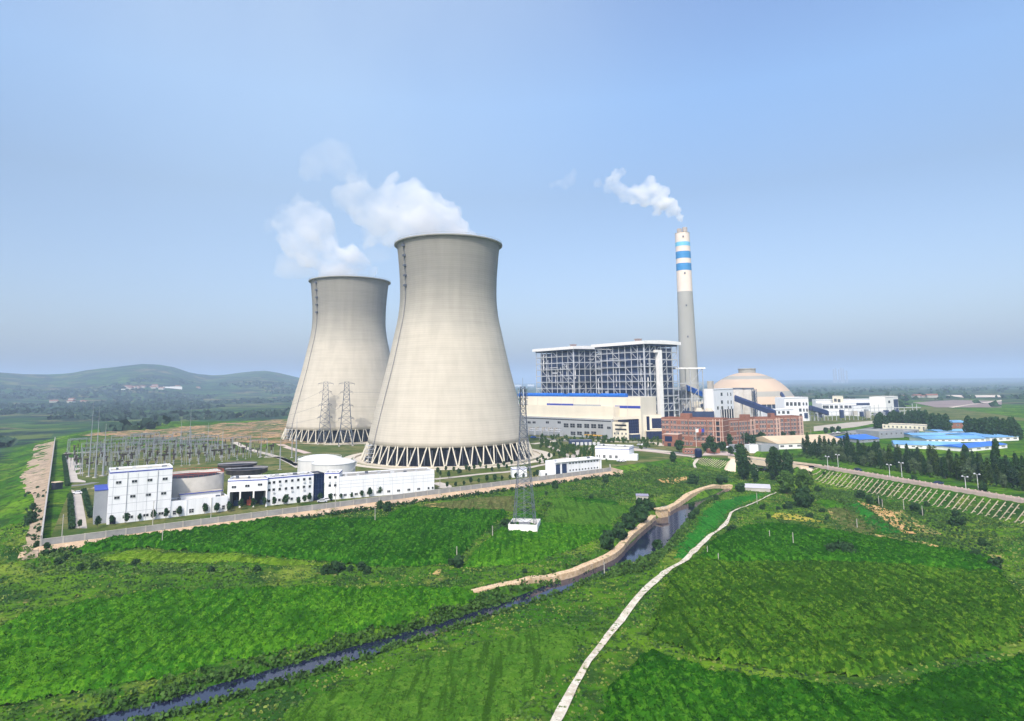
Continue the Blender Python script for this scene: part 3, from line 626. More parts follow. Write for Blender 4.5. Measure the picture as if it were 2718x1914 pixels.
    for f in(.965,.915,.865,.815,.765):
        p,a=pt(f,.9); m_=MB().box(-.9,.9,-1.1,1.1,-.2,0).box(-.9,.9,-1.1,-1.02,0,1.2).box(-.9,.9,1.02,1.1,0,1.2).box(.82,.9,-1.1,1.1,0,1.2)
        m_.build('landing',M_dkst,t,loc=p,rz=a)
    # stair frame at the foot
    p,a=pt(.0,3.2); m_=MB()
    for sx in(-2,2):
        for sy in(-3,3): m_.bar((sx,sy,-zb+.2),(sx,sy,1.0),.14)
    for k in range(5):
        z=-zb+1+k*2.6; m_.box(-2,2,-3,3,z,z+.12); 
        m_.bar((-1.5,-2.8 if k%2 else 2.8,z-2.5),(-1.5,2.8 if k%2 else -2.8,z),.14)
    m_.build('stair_frame',M_steel,t,loc=(p.x,p.y,zb),rz=a)
    return t,pr
M_beigec=mat('pale_basin_concrete',(.56,.5,.4),.9,.12,.15); M_dkst=mat('dark_steel',(.1,.115,.15),.6,.2,1)
cooling_tower(TC[0],TC[1],'larger nearer cooling tower, cream concrete with a grey weathered top')
c2=PD('D',560,900,652); T2C=c2
cooling_tower(c2[0],c2[1],'smaller looking farther cooling tower standing behind the left flank of the nearer one')
# ================================================================ CHIMNEY
CHD=800; ch=PD('F',170,900,CHD)
zt=Zat(ch[0],ch[1],q('K',0,712)[1]); ct=empty('chimney',ch[0],ch[1],0,0,'tall chimney with blue and white bands above a bare grey shaft, smoking','chimney')
def Kz(y): return Zat(ch[0],ch[1],q('K',0,y)[1])
dpx=lambda hw,z:(hw/3.233)/F*(ch[1]*CP+(z-HC)*SP)
z0=0; rt_=dpx(60,zt); zm=Kz(1212); rm=dpx(64,zm); rb_=dpx(64,zm)*1.32
def rr(z): return rt_+(rm-rt_)*(zt-z)/(zt-zm) if z>zm else rm+(rb_-rm)*(zm-z)/zm
M_chg=mat('chimney_grey_concrete',(.36,.36,.33),.85,.08,.05,stretch=(1,1,.2)); M_chw=mat('chimney_cream_paint',(.72,.62,.53),.7,.05,.2); M_chb=mat('chimney_blue_paint',(.05,.24,.5),.6,.1,.3); M_chl=mat('chimney_light_blue_paint',(.16,.48,.68),.6,.08,.3)
def seg(y0,y1,m,nm,off=0):
    a=Kz(y1) if y1 else 0; b=Kz(y0); zz=[a+(b-a)*i/6 for i in range(7)]; MB().lathe([(rr(z)+off,z) for z in zz],48).build(nm,m,ct,True)
seg(1212,None,M_chg,'lower_shaft'); seg(712,1212,M_chw,'upper_shaft',.02)
seg(790,825,M_chl,'light_blue_band',.12); seg(870,930,M_chb,'blue_band',.12); seg(972,1033,M_chb,'blue_band',.12)
MB().lathe([(rt_,zt),(rt_+.3,zt+.2),(rt_-2.0,zt+.25),(1,zt+.3)],48).build('cap',M_chw,ct)
for dx in(-3.4,3.4):
    MB().lathe([(2.9,zt+.3),(3.0,zt+6+(dx>0)*1.6),(2.7,zt+6+(dx>0)*1.6),(2.6,zt+3)],24,cx=dx).build('flue',mat('flue_steel',(.3,.27,.24),.6,.3,.6),ct,True)
for y in(750,1060,1335,1600):
    z=Kz(y); a=math.atan2(-ch[1],-ch[0])+.1; r=rr(z); MB().box(-.3,.6,-.8,.8,-1,1).build('light_platform',M_dkst,ct,loc=(r*math.cos(a),r*math.sin(a),z),rz=a)
# ================================================================ STEAM
def steam_mat(name,dens,col=(1,1,1),sc=None,fall=None,lohi=(.3,.75)):
    m=bpy.data.materials.new(name); m.use_nodes=True; n=m.node_tree.nodes; l=m.node_tree.links; n.remove(n['Principled BSDF'])
    v=n.new('ShaderNodeVolumeScatter'); v.inputs['Color'].default_value=(*col,1); v.inputs['Density'].default_value=dens; v.inputs['Anisotropy'].default_value=.0
    if sc:
        tc=n.new('ShaderNodeTexCoord'); no=n.new('ShaderNodeTexNoise'); no.inputs['Scale'].default_value=sc; no.inputs['Detail'].default_value=4; no.inputs['Roughness'].default_value=.6; no.inputs['Distortion'].default_value=.6; l.new(tc.outputs['Object'],no.inputs[0])
        mr=n.new('ShaderNodeMapRange'); mr.inputs[1].default_value=lohi[0]; mr.inputs[2].default_value=lohi[1]; mr.inputs[3].default_value=0; mr.inputs[4].default_value=dens*2.4; l.new(no.outputs['Fac'],mr.inputs[0]); out=mr.outputs[0]
        if fall:                                   # thins out with the distance from the mouth it rises from
            c,r0,r1,e=fall; ds=n.new('ShaderNodeVectorMath'); ds.operation='DISTANCE'; ds.inputs[1].default_value=c; l.new(tc.outputs['Object'],ds.inputs[0]); m5=n.new('ShaderNodeMapRange'); m5.inputs[1].default_value=r0; m5.inputs[2].default_value=r1; m5.inputs[3].default_value=1; m5.inputs[4].default_value=e; l.new(ds.outputs['Value'],m5.inputs[0])
            pw=n.new('ShaderNodeMath'); pw.operation='POWER'; pw.inputs[1].default_value=2.2; l.new(m5.outputs[0],pw.inputs[0]); mu=n.new('ShaderNodeMath'); mu.operation='MULTIPLY'; l.new(out,mu.inputs[0]); l.new(pw.outputs[0],mu.inputs[1]); out=mu.outputs[0]
        l.new(out,v.inputs['Density']); m.cycles.volume_step_rate=.7
    l.new(v.outputs[0],n['Material Output'].inputs['Volume']); return m
def puffs(name,balls,m,vox,label,cat,seed=1,disp=.35,parent=None):
    """union of lumpy balls as one closed cloud hull"""
    r=random.Random(seed); bm=bmesh.new()
    for (c,rad) in balls:
        for k in range(5 if rad>3 else 2):
            s=rad*(1 if k==0 else r.uniform(.35,.6)); d=Vector((r.gauss(0,1),r.gauss(0,1),r.gauss(0,1))).normalized()*(0 if k==0 else rad*.8)
            bmesh.ops.create_icosphere(bm,subdivisions=2,radius=s,matrix=Matrix.Translation(Vector(c)+d))
    me=bpy.data.meshes.new(name); bm.to_mesh(me); bm.free(); o=bpy.data.objects.new(name,me); COL.objects.link(o)
    md=o.modifiers.new('r','REMESH'); md.mode='VOXEL'; md.voxel_size=vox
    dg=bpy.context.evaluated_depsgraph_get(); dg.update(); me2=bpy.data.meshes.new_from_object(o.evaluated_get(dg)); o.modifiers.clear(); o.data=me2
    co=np.empty(len(me2.vertices)*3); me2.vertices.foreach_get('co',co); co=co.reshape(-1,3); no_=np.empty(len(me2.vertices)*3); me2.vertices.foreach_get('normal',no_); no_=no_.reshape(-1,3)
    nn=lambda s,k:(vnoise(co[:,0]+co[:,2]*.7,co[:,1]+co[:,2]*1.1,s,k)-.5)+(vnoise(co[:,0]-co[:,2]*.9,co[:,2]+co[:,1]*.3,s,k+5)-.5)
    sc=max(b[1] for b in balls); co+=no_*((nn(sc*.6,1)*.5+nn(sc*.25,2)*.35+nn(sc*.12,3)*.15)*sc*disp)[:,None]
    me2.vertices.foreach_set('co',co.ravel()); me2.materials.clear(); me2.materials.append(m); me2.update()
    tag(o,label,cat,kind='stuff'); return o
def path_balls(k,pts,D,zoomscale):
    """(x,y,radius in zoom pixels) at distance D -> world balls"""
    out=[]
    for x,y,rp in pts:
        d=ray(*q(k,x,y)); L=math.hypot(d[0],d[1]); t=D/L; out.append(((d[0]*t,d[1]*t,HC+d[2]*t),rp/zoomscale/F*D)); 
    return out
ZO['S']=(600,300,2.87)
# ================================================================ BUILDINGS
_wm={}
def winmesh(w,h,kind='win'):
    k=(round(w,1),round(h,1),kind)
    if k not in _wm:
        mb=MB(); w,h=k[0],k[1]; t=.09
        if kind=='strip': mb.box(-w/2,w/2,-.06,.1,-h/2,h/2,1)
        else:
            mb.box(-w/2+t,w/2-t,-.02,.1,-h/2+t,h/2-t,1)
            mb.box(-w/2,w/2,-.08,.1,h/2-t,h/2,0).box(-w/2,w/2,-.14,.1,-h/2-t*.5,-h/2+t,0).box(-w/2,-w/2+t,-.08,.1,-h/2+t,h/2-t,0).box(w/2-t,w/2,-.08,.1,-h/2+t,h/2-t,0)
            if w>1.3: mb.box(-.05,.05,-.07,.1,-h/2+t,h/2-t,0)
            if kind=='tall': mb.box(-w/2+t,w/2-t,-.065,.1,-.05,.05,0)
        _wm[k]=mb.mesh('window',[M_frame,M_glass if kind!='blue' else M_glassb])
    return _wm[k]
M_joint=mat('joint_grey',(.42,.44,.48),.7,.1,1); M_tank=mat('tank_white',(.6,.6,.59),.55,.08,.4,stretch=(1,1,.2)); M_roofw=mat('tank_roof_white',(.66,.66,.64),.6,.06,.5)
class Bld:
    def __init__(s,name,label,cat,A,B,h,dep,mw,mr=None,z0=0,group=None,par=.7,band=None,bz=None,foot=1.5):
        s.A=A;s.B=B;s.L=math.hypot(B[0]-A[0],B[1]-A[1]); s.rz=math.atan2(B[1]-A[1],B[0]-A[0]); s.h=h;s.dep=dep;s.z0=z0
        s.o=empty(name,A[0],A[1],z0,s.rz,label,cat,group)
        L=s.L; t=.3; hb=h-par; mb=MB().box(0,L,0,dep,-foot,hb)
        if par: mb.box(0,L,0,t,hb,h).box(0,L,dep-t,dep,hb,h).box(0,t,t,dep-t,hb,h).box(L-t,L,t,dep-t,hb,h)
        mb.build('wall',mw,s.o)
        if par: MB().box(t+.01,L-t-.01,t+.01,dep-t-.01,hb-.05,hb+.08).build('roof',mr or M_roofg,s.o)
        else: MB().box(-.25,L+.25,-.25,dep+.25,hb,hb+.25).build('roof',mr or M_roofg,s.o)
        if band: 
            b=h-(bz or .9); MB().box(-.04,L+.04,-.05,0,b-band,b).box(-.05,0,0,dep,b-band,b).box(L,L+.05,0,dep,b-band,b).build('blue_band',M_blue,s.o)
    def part(s,name,m,*boxes):
        mb=MB(); [mb.box(*b) for b in boxes]; return mb.build(name,m,s.o)
    def win(s,face,p,z,w,h,kind='win',name='window'):
        o=bpy.data.objects.new(name,winmesh(w,h,kind)); COL.objects.link(o); o.parent=s.o
        if face=='F': o.location=(p,0,z)
        elif face=='L': o.location=(0,p,z); o.rotation_euler=(0,0,-math.pi/2)
        elif face=='R': o.location=(s.L,p,z); o.rotation_euler=(0,0,math.pi/2)
        return o
    def loc(s,x,y):
        c,sn=math.cos(s.rz),math.sin(s.rz); return (s.A[0]+x*c-y*sn,s.A[1]+x*sn+y*c)
    def at(s,k,x,z=2,y=0):                 # local x where an image column meets the facade
        lo,hi=-5.,s.L+5; px=q(k,x,0)[0]
        for _ in range(40):
            m=(lo+hi)/2; w=s.loc(m,y)
            if proj(w[0],w[1],z)[0]<px: lo=m
            else: hi=m
        return lo
    def zat(s,k,lx,y): w=s.loc(lx,0); return Zat(w[0],w[1],q(k,0,y)[1])-s.z0
    def seams(s,xs,zs,m=None,w=.13):
        mb=MB()
        for x in xs: mb.box(x-w/2,x+w/2,-.035,0,0,s.h-1.9)
        for z in zs: mb.box(0,s.L,-.02,0,z-w/2,z+w/2)
        return mb.build('panel_joints',m or M_joint,s.o)
Pz=lambda k,x,y:P(k,x,y,0)
# --- tall white block at the left
A=Pz('B',852,930);Bp=Pz('B',1498,858); h=HT(A,'B',380,862)
b1=Bld('white_process_building','tallest white clad block at the left end, two rows of four small windows','building',A,Bp,h,11,M_white,M_roofb,band=.45,bz=.7,group=None)
for cols in ([(963,500),(1125,488),(1281,476),(1437,463)],[(955,655),(1117,640),(1275,625),(1430,610)],[(1105,850),(1262,832),(1415,815)]):
    for x,y in cols:
        lx=b1.at('B',x,8); b1.win('F',lx,b1.zat('B',lx,y),1.9,1.15)
b1.part('door',M_dark,(.9,2.9,-.05,0,0,2.3))
b1.seams([b1.at('B',1045),b1.at('B',1355),b1.at('B',900),b1.at('B',1150),b1.at('B',1250)],[h*.2,h*.36,h*.52,h*.68,h*.83])
for x in(1041,1352): 
    lx=b1.at('B',x); MB().bar((lx,-.2,0),(lx,-.2,h-.8),.08).build('downpipe',M_steel,b1.o)
b1.part('annex',M_ann,(-4.2,0,3.5,19,-1,h*.62)); b1.part('annex_roof',M_blue,(-4.4,0.0,3.3,19.2,h*.62,h*.62+.25)); b1.part('rear_annex',M_ann,(0,b1.L*.9,11,19,-1,h*.8))
mb=MB().bar((-1.5,8,0),(-1.5,8,h*.6),.12).bar((-1.5,6,3.2),(-4,6,3.2),.18).bar((-4,6,0),(-4,6,3.2),.18); mb.build('pipe',M_frame,b1.o)
# --- low link building
A2=b1.loc(b1.L+.05,.3); B2=Pz('B',2078,790); h2=HT(A2,'B',692,1515)
b2=Bld('low_white_building','low white flat-roofed building linking the tall block and the three-bay garage','building',A2,B2,h2,9,M_white,M_roofb)
for x,y,w in((1542,825,1.3),(1600,800,1.3),(1715,795,1.8),(1862,772,1.8),(1965,762,1.5),(2040,765,1.2)):
    lx=b2.at('B',x,2); b2.win('F',lx,1.7,w,1.6,'tall')
for x in(1660,1915): lx=b2.at('B',x); MB().box(lx-.25,lx+.25,-.22,0,-.5,h2).build('pilaster',M_white,b2.o)
x0,x1=b2.at('B',1600,h2,6),b2.at('B',2010,h2,6)
b2.part('upper_storey',M_white,(x0,x1,5,8.8,h2-.7,h2+1.5)); b2.part('upper_roof',M_roofb,(x0-.5,x1+.5,4.5,9.0,h2+1.5,h2+1.75)); b2.part('blue_band',M_blue,(x0-.55,x1+.55,4.42,4.5,h2+1.45,h2+1.8))
# --- clarifier tank behind
cp=P('B',1700,470,0); 
def open_tank(name,label,cat,x,y,r,h,mats,zb=0,legs=False,mi=None):
    o=empty(name,x,y,zb,0,label,cat)
    MB().lathe([(r,0),(r,h),(r-.35,h),(r-.35,h-1.6),(r*.2,h-2.2),(.1,h-2.3)],64).build('wall',mats[0],o,True)
    MB().lathe([(.1,h-1.0),(r-.36,h-1.0)],64).build('water',M_dark,o)
    mb=MB(); mb.box(-r,r,-.5,.5,h+.05,h+.25)
    for sx in range(-4,5): mb.bar((sx*r/4.2,-.5,h+.2),(sx*r/4.2,-.5,h+1.2),.04)
    mb.bar((-r,-.5,h+1.2),(r,-.5,h+1.2),.05); mb.build('bridge',mats[1],o,rz=.5)
    rl=MB(); n=44
    for i in range(n):
        a=2*math.pi*i/n; rl.bar((r*math.cos(a),r*math.sin(a),h),(r*math.cos(a),r*math.sin(a),h+1.1),.05)
    rl.lathe([(r-.05,h+1.0),(r+.05,h+1.0),(r+.05,h+1.12),(r-.05,h+1.12)],n,closed=True); rl.build('railing',mats[2],o)
    return o
M_red=mat('red_oxide_paint',(.38,.08,.05),.7,.2,1)
D3=318; cp=PD('B',1690,500,D3); zt3=Zat(cp[0],cp[1],q('B',0,415)[1])
open_tank('clarifier_tank','wide grey concrete clarifier tank with red railing behind the low link building','tank',cp[0],cp[1],280/3.827/F*D3,zt3,(M_conc,M_red,M_red))
# --- two dark thickener tanks on legs
for (x,y,rw,lab) in((270,318,165,'dark ringed thickener tank, the farther one of the pair beside the garage roof'),(365,365,180,'dark ringed thickener tank overlapping in front of its twin')):
    D4=352 if rw==165 else 338; p=PD('C',x,y,D4); z4=Zat(p[0],p[1],q('C',0,y)[1])
    r=rw/3.827/F*D4; o=empty('thickener_tank',p[0],p[1],0,0,lab,'tank','thickener tanks')
    MB().lathe([(r*.35,z4-3.2),(r-.3,z4-1.6),(r,z4-1.4),(r,z4+.3),(r+.25,z4+.35),(r+.25,z4+.6),(r-.3,z4+.6),(r-.3,z4-1.0),(.1,z4-1.6)],56).build('basin',mat('brown_dark_concrete',(.11,.1,.1),.8,.35,.6),o,True)
    MB().lathe([(.1,z4-.5),(r-.31,z4-.5)],56).build('water',M_dark,o)
    for i in range(8):
        a=2*math.pi*i/8; MB().bar((r*.75*math.cos(a),r*.75*math.sin(a),-.3),(r*.75*math.cos(a),r*.75*math.sin(a),z4-1.9),.3).build('leg',M_whitep,o)
    MB().box(-r,r,-.35,.35,z4+.62,z4+.8).build('bridge',M_steel,o,rz=.3)
# --- garage with three bays
A=Pz('C',160,765);Bp=Pz('C',566,745); A=(A[0],A[1]); h5=HT(A,'C',470,160)
L5=math.hypot(Bp[0]-A[0],Bp[1]-A[1]); u5=((Bp[0]-A[0])/L5,(Bp[1]-A[1])/L5)
b5=Bld('garage_building','white garage with three dark open bays and small windows under a blue band','building',A,Bp,h5,11,M_white,M_roofb,band=.4,bz=.5)
# open the bays: replace the wall mesh by piers, back and upper wall
w5=[o for o in COL.objects if o.parent==b5.o and o.name.startswith('wall')][0]; bpy.data.objects.remove(w5)
zb5=h5*.56; Lb=b5.L
mb=MB().box(0,Lb,0,.4,zb5,h5-.7).box(0,.9,0,.4,-1,zb5).box(Lb-.6,Lb,0,.4,-1,zb5).box(0,.3,.4,11,-1,h5-.7).box(Lb-.3,Lb,.4,11,-1,h5-.7).box(.3,Lb-.3,10.6,11,-1,h5-.7).box(.3,Lb-.3,.4,10.6,zb5,zb5+.3)
mb.box(0,Lb,0,.3,h5-.7,h5).box(0,Lb,10.7,11,h5-.7,h5).box(0,.3,.3,10.7,h5-.7,h5).box(Lb-.3,Lb,.3,10.7,h5-.7,h5); mb.build('wall',M_white,b5.o)
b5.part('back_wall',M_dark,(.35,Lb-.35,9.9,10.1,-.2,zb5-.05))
for x in(293,430):
    lx=b5.at('C',x,3); MB().box(lx-.3,lx+.3,0,.5,-1,zb5).build('column',M_whitep,b5.o)
for i,(x,y) in enumerate(((232,547),(368,535),(497,522))): lx=b5.at('C',x,7); b5.win('F',lx,b5.zat('C',lx,y),1.9,1.1)
for i in range(3):
    lx=(i+.5)*Lb/3; MB().box(lx-1,lx+1,5,7,0,2.2).box(lx-.2,lx+.2,6,6.4,2.2,3.6).build('pump',M_bblue if i!=1 else M_red,b5.o)
# --- office
A=b5.loc(b5.L+.03,1.6); Bp=Pz('C',1037,690); h6=HT(A,'C',447,570)
b6=Bld('white_office_building','long white three-storey office with three rows of square windows and air conditioners','building',A,Bp,h6,9,M_white,M_roofg,band=.45,bz=.35)
X6=[590,636,697,760,822,883,943,1002]
for r_,(yy) in enumerate(((505,462),(578,540),(690,648))):
    for i,x in enumerate(X6):
        if r_==2 and i==1: continue
        lx=b6.at('C',x,5); y=yy[0]+(yy[1]-yy[0])*i/7; b6.win('F',lx,b6.zat('C',lx,y),1.25,1.25)
        if (i,r_) in((2,0),(6,0),(4,1),(6,1),(1,1),(7,0)): MB().box(lx-.4,lx+.4,-.5,0,b6.zat('C',lx,y)-1.5,b6.zat('C',lx,y)-.9).build('air_conditioner',M_frame,b6.o)
A=b6.loc(b6.L+.03,.5); Bg=Pz('C',1145,675); g6=Bld('blue_glass_stairwell','narrow dark blue glass bay between the two white office wings','building',A,Bg,HT(A,'C',412,1040),8,M_glassb,M_roofg)
mb=MB(); 
for i in range(1,4): mb.box(i*g6.L/4-.05,i*g6.L/4+.05,-.08,0,0,g6.h-.8)
for i in range(1,5): mb.box(0,g6.L,-.06,0,i*g6.h/5-.05,i*g6.h/5+.05)
mb.build('mullions',M_bblue,g6.o)
A=(g6.loc(g6.L+.03,-.5)); Bp=Pz('C',1298,672); h7=HT(A,'C',400,1150)
b7=Bld('white_stair_block','short white block with two columns of square windows right of the blue glass bay','building',A,Bp,h7,9,M_white,M_roofg,band=.4,bz=.3)
for x in(1206,1262):
    for z in(.82,.52,.17): lx=b7.at('C',x,5); b7.win('F',lx,h7*z,1.3,1.25)
    MB().box(lx-.4,lx+.4,-.5,0,h7*.62,h7*.68).build('air_conditioner',M_frame,b7.o)
A=b7.loc(b7.L+.03,.3); Bp=Pz('C',2268,590); h8=HT(A,'C',442,1300)
b8=Bld('long_white_shed','long low white clad shed with a row of small windows behind young trees','building',A,Bp,h8,13,M_white,M_roofg,par=.5)
for x in(1362,1475,1598,1696,1805,1905,2010,2110,2210,2252): lx=b8.at('C',x,2); b8.win('F',lx,1.7,1.5 if x<2200 else 1,1.1)
b8.seams([b8.at('C',x) for x in(1545,1845,2155,1420,1650,1750,1950,2060)],[h8*.5,h8*.65,h8*.8])
# --- two white storage tanks
for x,w,D_,y0,lab in((1105,200,392,235,'white domed storage tank, the left and farther one of the pair'),(1248,202,372,275,'white domed storage tank, the right and nearer one of the pair')):
    p=PD('C',x,300,D_); r=w/3.827/F*D_; z=Zat(p[0],p[1]-r,q('C',0,y0+45)[1]); 
    o=empty('storage_tank',p[0],p[1],0,0,lab,'tank','white storage tanks')
    MB().lathe([(r,-.5),(r,z)],64).build('wall',M_tank,o,True); MB().lathe([(r+.16,z-.5),(r+.2,z-.45),(r+.2,z-.2),(r+.16,z-.15)],64).build('rim_band',M_steel,o)
    MB().lathe([(r+.12,z-.15),(r+.12,z+.12),(r-.1,z+.14),(r*.75,z+r*.09),(r*.4,z+r*.15),(.15,z+r*.17)],64).build('roof',M_roofw,o,True)
    rl=MB()
    for i in range(48):
        a=2*math.pi*i/48; rl.bar((r*math.cos(a),r*math.sin(a),z),(r*math.cos(a),r*math.sin(a),z+1.0),.04)
    rl.lathe([(r-.04,z+.95),(r+.04,z+.95),(r+.04,z+1.05),(r-.04,z+1.05)],48,closed=True); rl.build('railing',M_frame,o)
    st=MB(); 
    for i in range(26):
        a=-1.2+1.5*i/26; zz=z*i/26; st.box(r+.02,r+1.0,-.4,.4,zz,zz+.12) if False else st.bar(((r+.1)*math.cos(a),(r+.1)*math.sin(a),zz+.3),((r+.9)*math.cos(a),(r+.9)*math.sin(a),zz+.3),.16)
    for i in range(25):
        a=-1.2+1.5*i/26;a2=-1.2+1.5*(i+1)/26; st.bar(((r+.95)*math.cos(a),(r+.95)*math.sin(a),z*i/26+1.3),((r+.95)*math.cos(a2),(r+.95)*math.sin(a2),z*(i+1)/26+1.3),.06)
    st.build('spiral_stair',M_steel,o)
# --- perimeter walls
def wall(name,a,b,zb,zt,step,m,label,cat='wall',th=.3,group='perimeter walls of the plant'):
    L=math.hypot(b[0]-a[0],b[1]-a[1]); o=empty(name,a[0],a[1],0,math.atan2(b[1]-a[1],b[0]-a[0]),label,cat,group)
    MB().box(0,L,-th/2,th/2,zb,zt).build('wall_panel',m,o)
    MB().box(0,L,-th/2-.08,th/2+.08,zt,zt+.15).build('coping',M_conc,o)
    mb=MB(); n=int(L/step)
    for i in range(n+1): x=L*i/n; mb.box(x-.22,x+.22,-th/2-.16,-th/2,zb,zt+.25)
    for i in range(n+1): x=L*i/n; mb.box(x-.22,x+.22,th/2,th/2+.16,zb,zt+.25)
    mb.build('pilasters',M_conc,o); return o
wall('perimeter_wall',C0,WALLR,-1.6,1.9,6,M_wallg,'long grey concrete wall along the front of the plant above the tan bank')
wall('perimeter_wall',LWB,C0,-1.0,3.1,7,M_conc,'grey concrete wall running back along the left edge of the plant')
wall('perimeter_wall',WALLR,wb,-1.0,1.6,6,M_wallg,'short return of grey wall going back beside the pump house')
# --- pump house
A=Pz('L',1618,432);Bp=Pz('L',2085,382); h9=HT(A,'L',292,1612)
b9=Bld('pump_house','white pump house with two dark open bays at its left end and two window strips','building',A,Bp,h9,9,M_white,M_whitep)
xm=b9.at('L',1745,3)
b9.part('dark_bay',M_bblue,(.5,xm*.42,-.06,0,0,h9*.8),(xm*.55,xm*.95,-.06,0,0,h9*.8))
for fr in(.8,.28):
    for i in range(10):
        lx=xm+.8+(b9.L-xm-2.2)*(i+.5)/10; b9.win('F',lx,h9*fr,1.15,.9)
b9.part('end_pier',M_white,(b9.L-.8,b9.L-.1,-.9,0,0,h9-.3)); b9.part('bay_column',M_white,(xm*.44,xm*.53,-.5,-.06,0,h9-.3),(0,.4,-.5,0,0,h9-.3),(xm*.97,xm*1.02,-.5,0,0,h9-.3)); b9.part('canopy',M_whitep,(-.3,b9.L+.1,-1.0,0,h9-.45,h9-.1))
A0=Pz('L',1480,440); l9=Bld('lean_to_shed','small low white shed leaning against the left end of the pump house','building',A0,b9.loc(-.05,.5),HT(A0,'L',392,1480),5,M_white,M_whitep); l9.part('door',M_glass,(2.4,3.4,-.05,0,0,1.6))
# --- small gate house by the pylon
A=Pz('L',1187,452);Bp=Pz('L',1335,446); b10=Bld('white_valve_house','tiny white house with blue band in front of the cooling tower, crossed by the mast','building',A,Bp,HT(A,'L',355,1187),5,M_white,M_roofg,band=.3,bz=.5,par=.4)
for x in(1210,1235,1300): b10.win('F',b10.at('L',x,2),1.6,.9,1.0)
# --- white building with blue band
A=Pz('E',882,1375);Bp=Pz('E',1228,1388); h11=HT(A,'E',1240,882)
b11=Bld('white_workshop','white workshop with a blue stripe standing right of the pump house lawn','building',A,Bp,h11,14,M_white,M_roofg,band=.35,bz=1.4)
for x,w in((900,.9),(925,.9),(972,1.8),(1035,1.8),(1095,1.8)): b11.win('F',b11.at('E',x,2),2.1,w,1.9,'tall')
A=b11.loc(b11.L+.03,1); Bp=Pz('E',1308,1388); Bld('white_store','low white store attached beside the striped workshop','building',A,Bp,h11*.42,7,M_white,M_whitep)
# small roof equipment on the white buildings
_rr=random.Random(40)
for bb0,n0 in((b1,4),(b2,3),(b5,3),(b6,7),(b7,2),(b8,8),(b9,4),(b11,3)):
    for i in range(n0):
        x=bb0.L*(i+.5)/n0+_rr.uniform(-.6,.6); y=_rr.uniform(2,max(3,bb0.dep-3)); z=bb0.h-.6; w=_rr.uniform(.4,.9); k=_rr.uniform(.5,1.3)
        MB().box(x-w,x+w,y-.5,y+.5,z-.1,z+k).build('roof_vent',_rr.choice([M_steel,M_frame,M_dkst]),bb0.o)
# ================================================================ TURBINE HALL
def direc(a,b): l=math.hypot(b[0]-a[0],b[1]-a[1]); return ((b[0]-a[0])/l,(b[1]-a[1])/l)
HR=P('E',1055,1170); 
zg=HT(HR,'E',968,1055)                     # top of the grey storey
HLd=direc(HR,PD('E',150,700,660)); Lh=reach(HR,HLd,'E',60,10,300)
HLp=(HR[0]+HLd[0]*Lh,HR[1]+HLd[1]*Lh)
hall=Bld('turbine_hall_lower','long grey clad lower storey of the turbine hall with rows of dark windows','building',HLp,HR,zg,16,M_grey,M_beige)
hall.o['category']='turbine hall'
for i,x in enumerate((585,650,720,795,865,935)):
    lx=hall.at('E',x,8); hall.win('F',lx,hall.zat('E',lx,1030+i*2),6,4.0,'tall')
for i,x in enumerate((655,720,795,865)):
    lx=hall.at('E',x,4); hall.win('F',lx,hall.zat('E',lx,1110),6,3.4,'tall')
for x in(210,260,395,515,1020): lx=hall.at('E',x,8); hall.win('F',lx,hall.zat('E',lx,1000 if x<600 else 1055),4.4,2.4)
hall.part('window_strip',M_glass,(2,hall.L-1,-.06,0,zg-2.4,zg-1.5))
# beige upper hall set on and behind
nrm=(-math.sin(hall.rz),math.cos(hall.rz)); A=hall.loc(-10,3); Bp=hall.loc(hall.L,3); zu=Zat(Bp[0],Bp[1],q('E',0,838)[1])
up=Bld('turbine_hall_upper','cream clad middle tier of the turbine hall above the grey storey','turbine hall',A,Bp,zu,18,M_beige,M_roofb,par=.6)
up.o['category']='turbine hall'
A3=up.loc(6,10); e=reach(A3,(math.cos(up.rz),math.sin(up.rz)),'E',1345,20,300); B3=(A3[0]+math.cos(up.rz)*e,A3[1]+math.sin(up.rz)*e); ztop=Zat(B3[0],B3[1],q('E',0,745)[1])
up2=Bld('turbine_hall_roof_tier','cream top tier of the turbine hall carrying long blue roof ridges','turbine hall',A3,B3,ztop,26,M_beige,M_roofb,par=.4)
up2.o['category']='turbine hall'
up2.part('blue_band',M_blue,(up2.at('E',1085,20),up2.L-.3,-.1,0,up2.zat('E',20,835),up2.zat('E',20,812)))
up2.part('blue_band',M_blue,(up2.at('E',390,20),up2.at('E',660,20),-.1,0,up2.zat('E',10,825),up2.zat('E',10,802))); up2.part('louvre',M_grey,(up2.at('E',665,20),up2.at('E',940,20),-.1,0,up2.zat('E',10,822),up2.zat('E',10,806)))
xs=[up2.at('E',x,25) for x in(85,240,545,590,885,925,1185)]
for a,b in((0,1),(1,2),(3,4),(5,6)):
    x0,x1=xs[a],xs[b]; mb=MB().lathe([(0.01,0),(2.2,0),(2.2,x1-x0),(0.01,x1-x0)],14); me=mb.mesh('ridge_vent',M_bluepipe,False); o=bpy.data.objects.new('ridge_vent',me); COL.objects.link(o); o.parent=up2.o; o.location=(x0,3,ztop+1.2); o.rotation_euler=(0,math.pi/2,0)
for a,b in((2,3),(4,5)): up2.part('ridge_box',M_bluepipe,(xs[a]-.5,xs[b]+.5,1,5,ztop-.3,ztop+2.6))
for i in range(9): 
    x=up2.L*(i+.6)/9.5; MB().bar((x,-.15,0),(x,-.15,ztop-1),.1).build('downpipe',M_steel,up2.o)
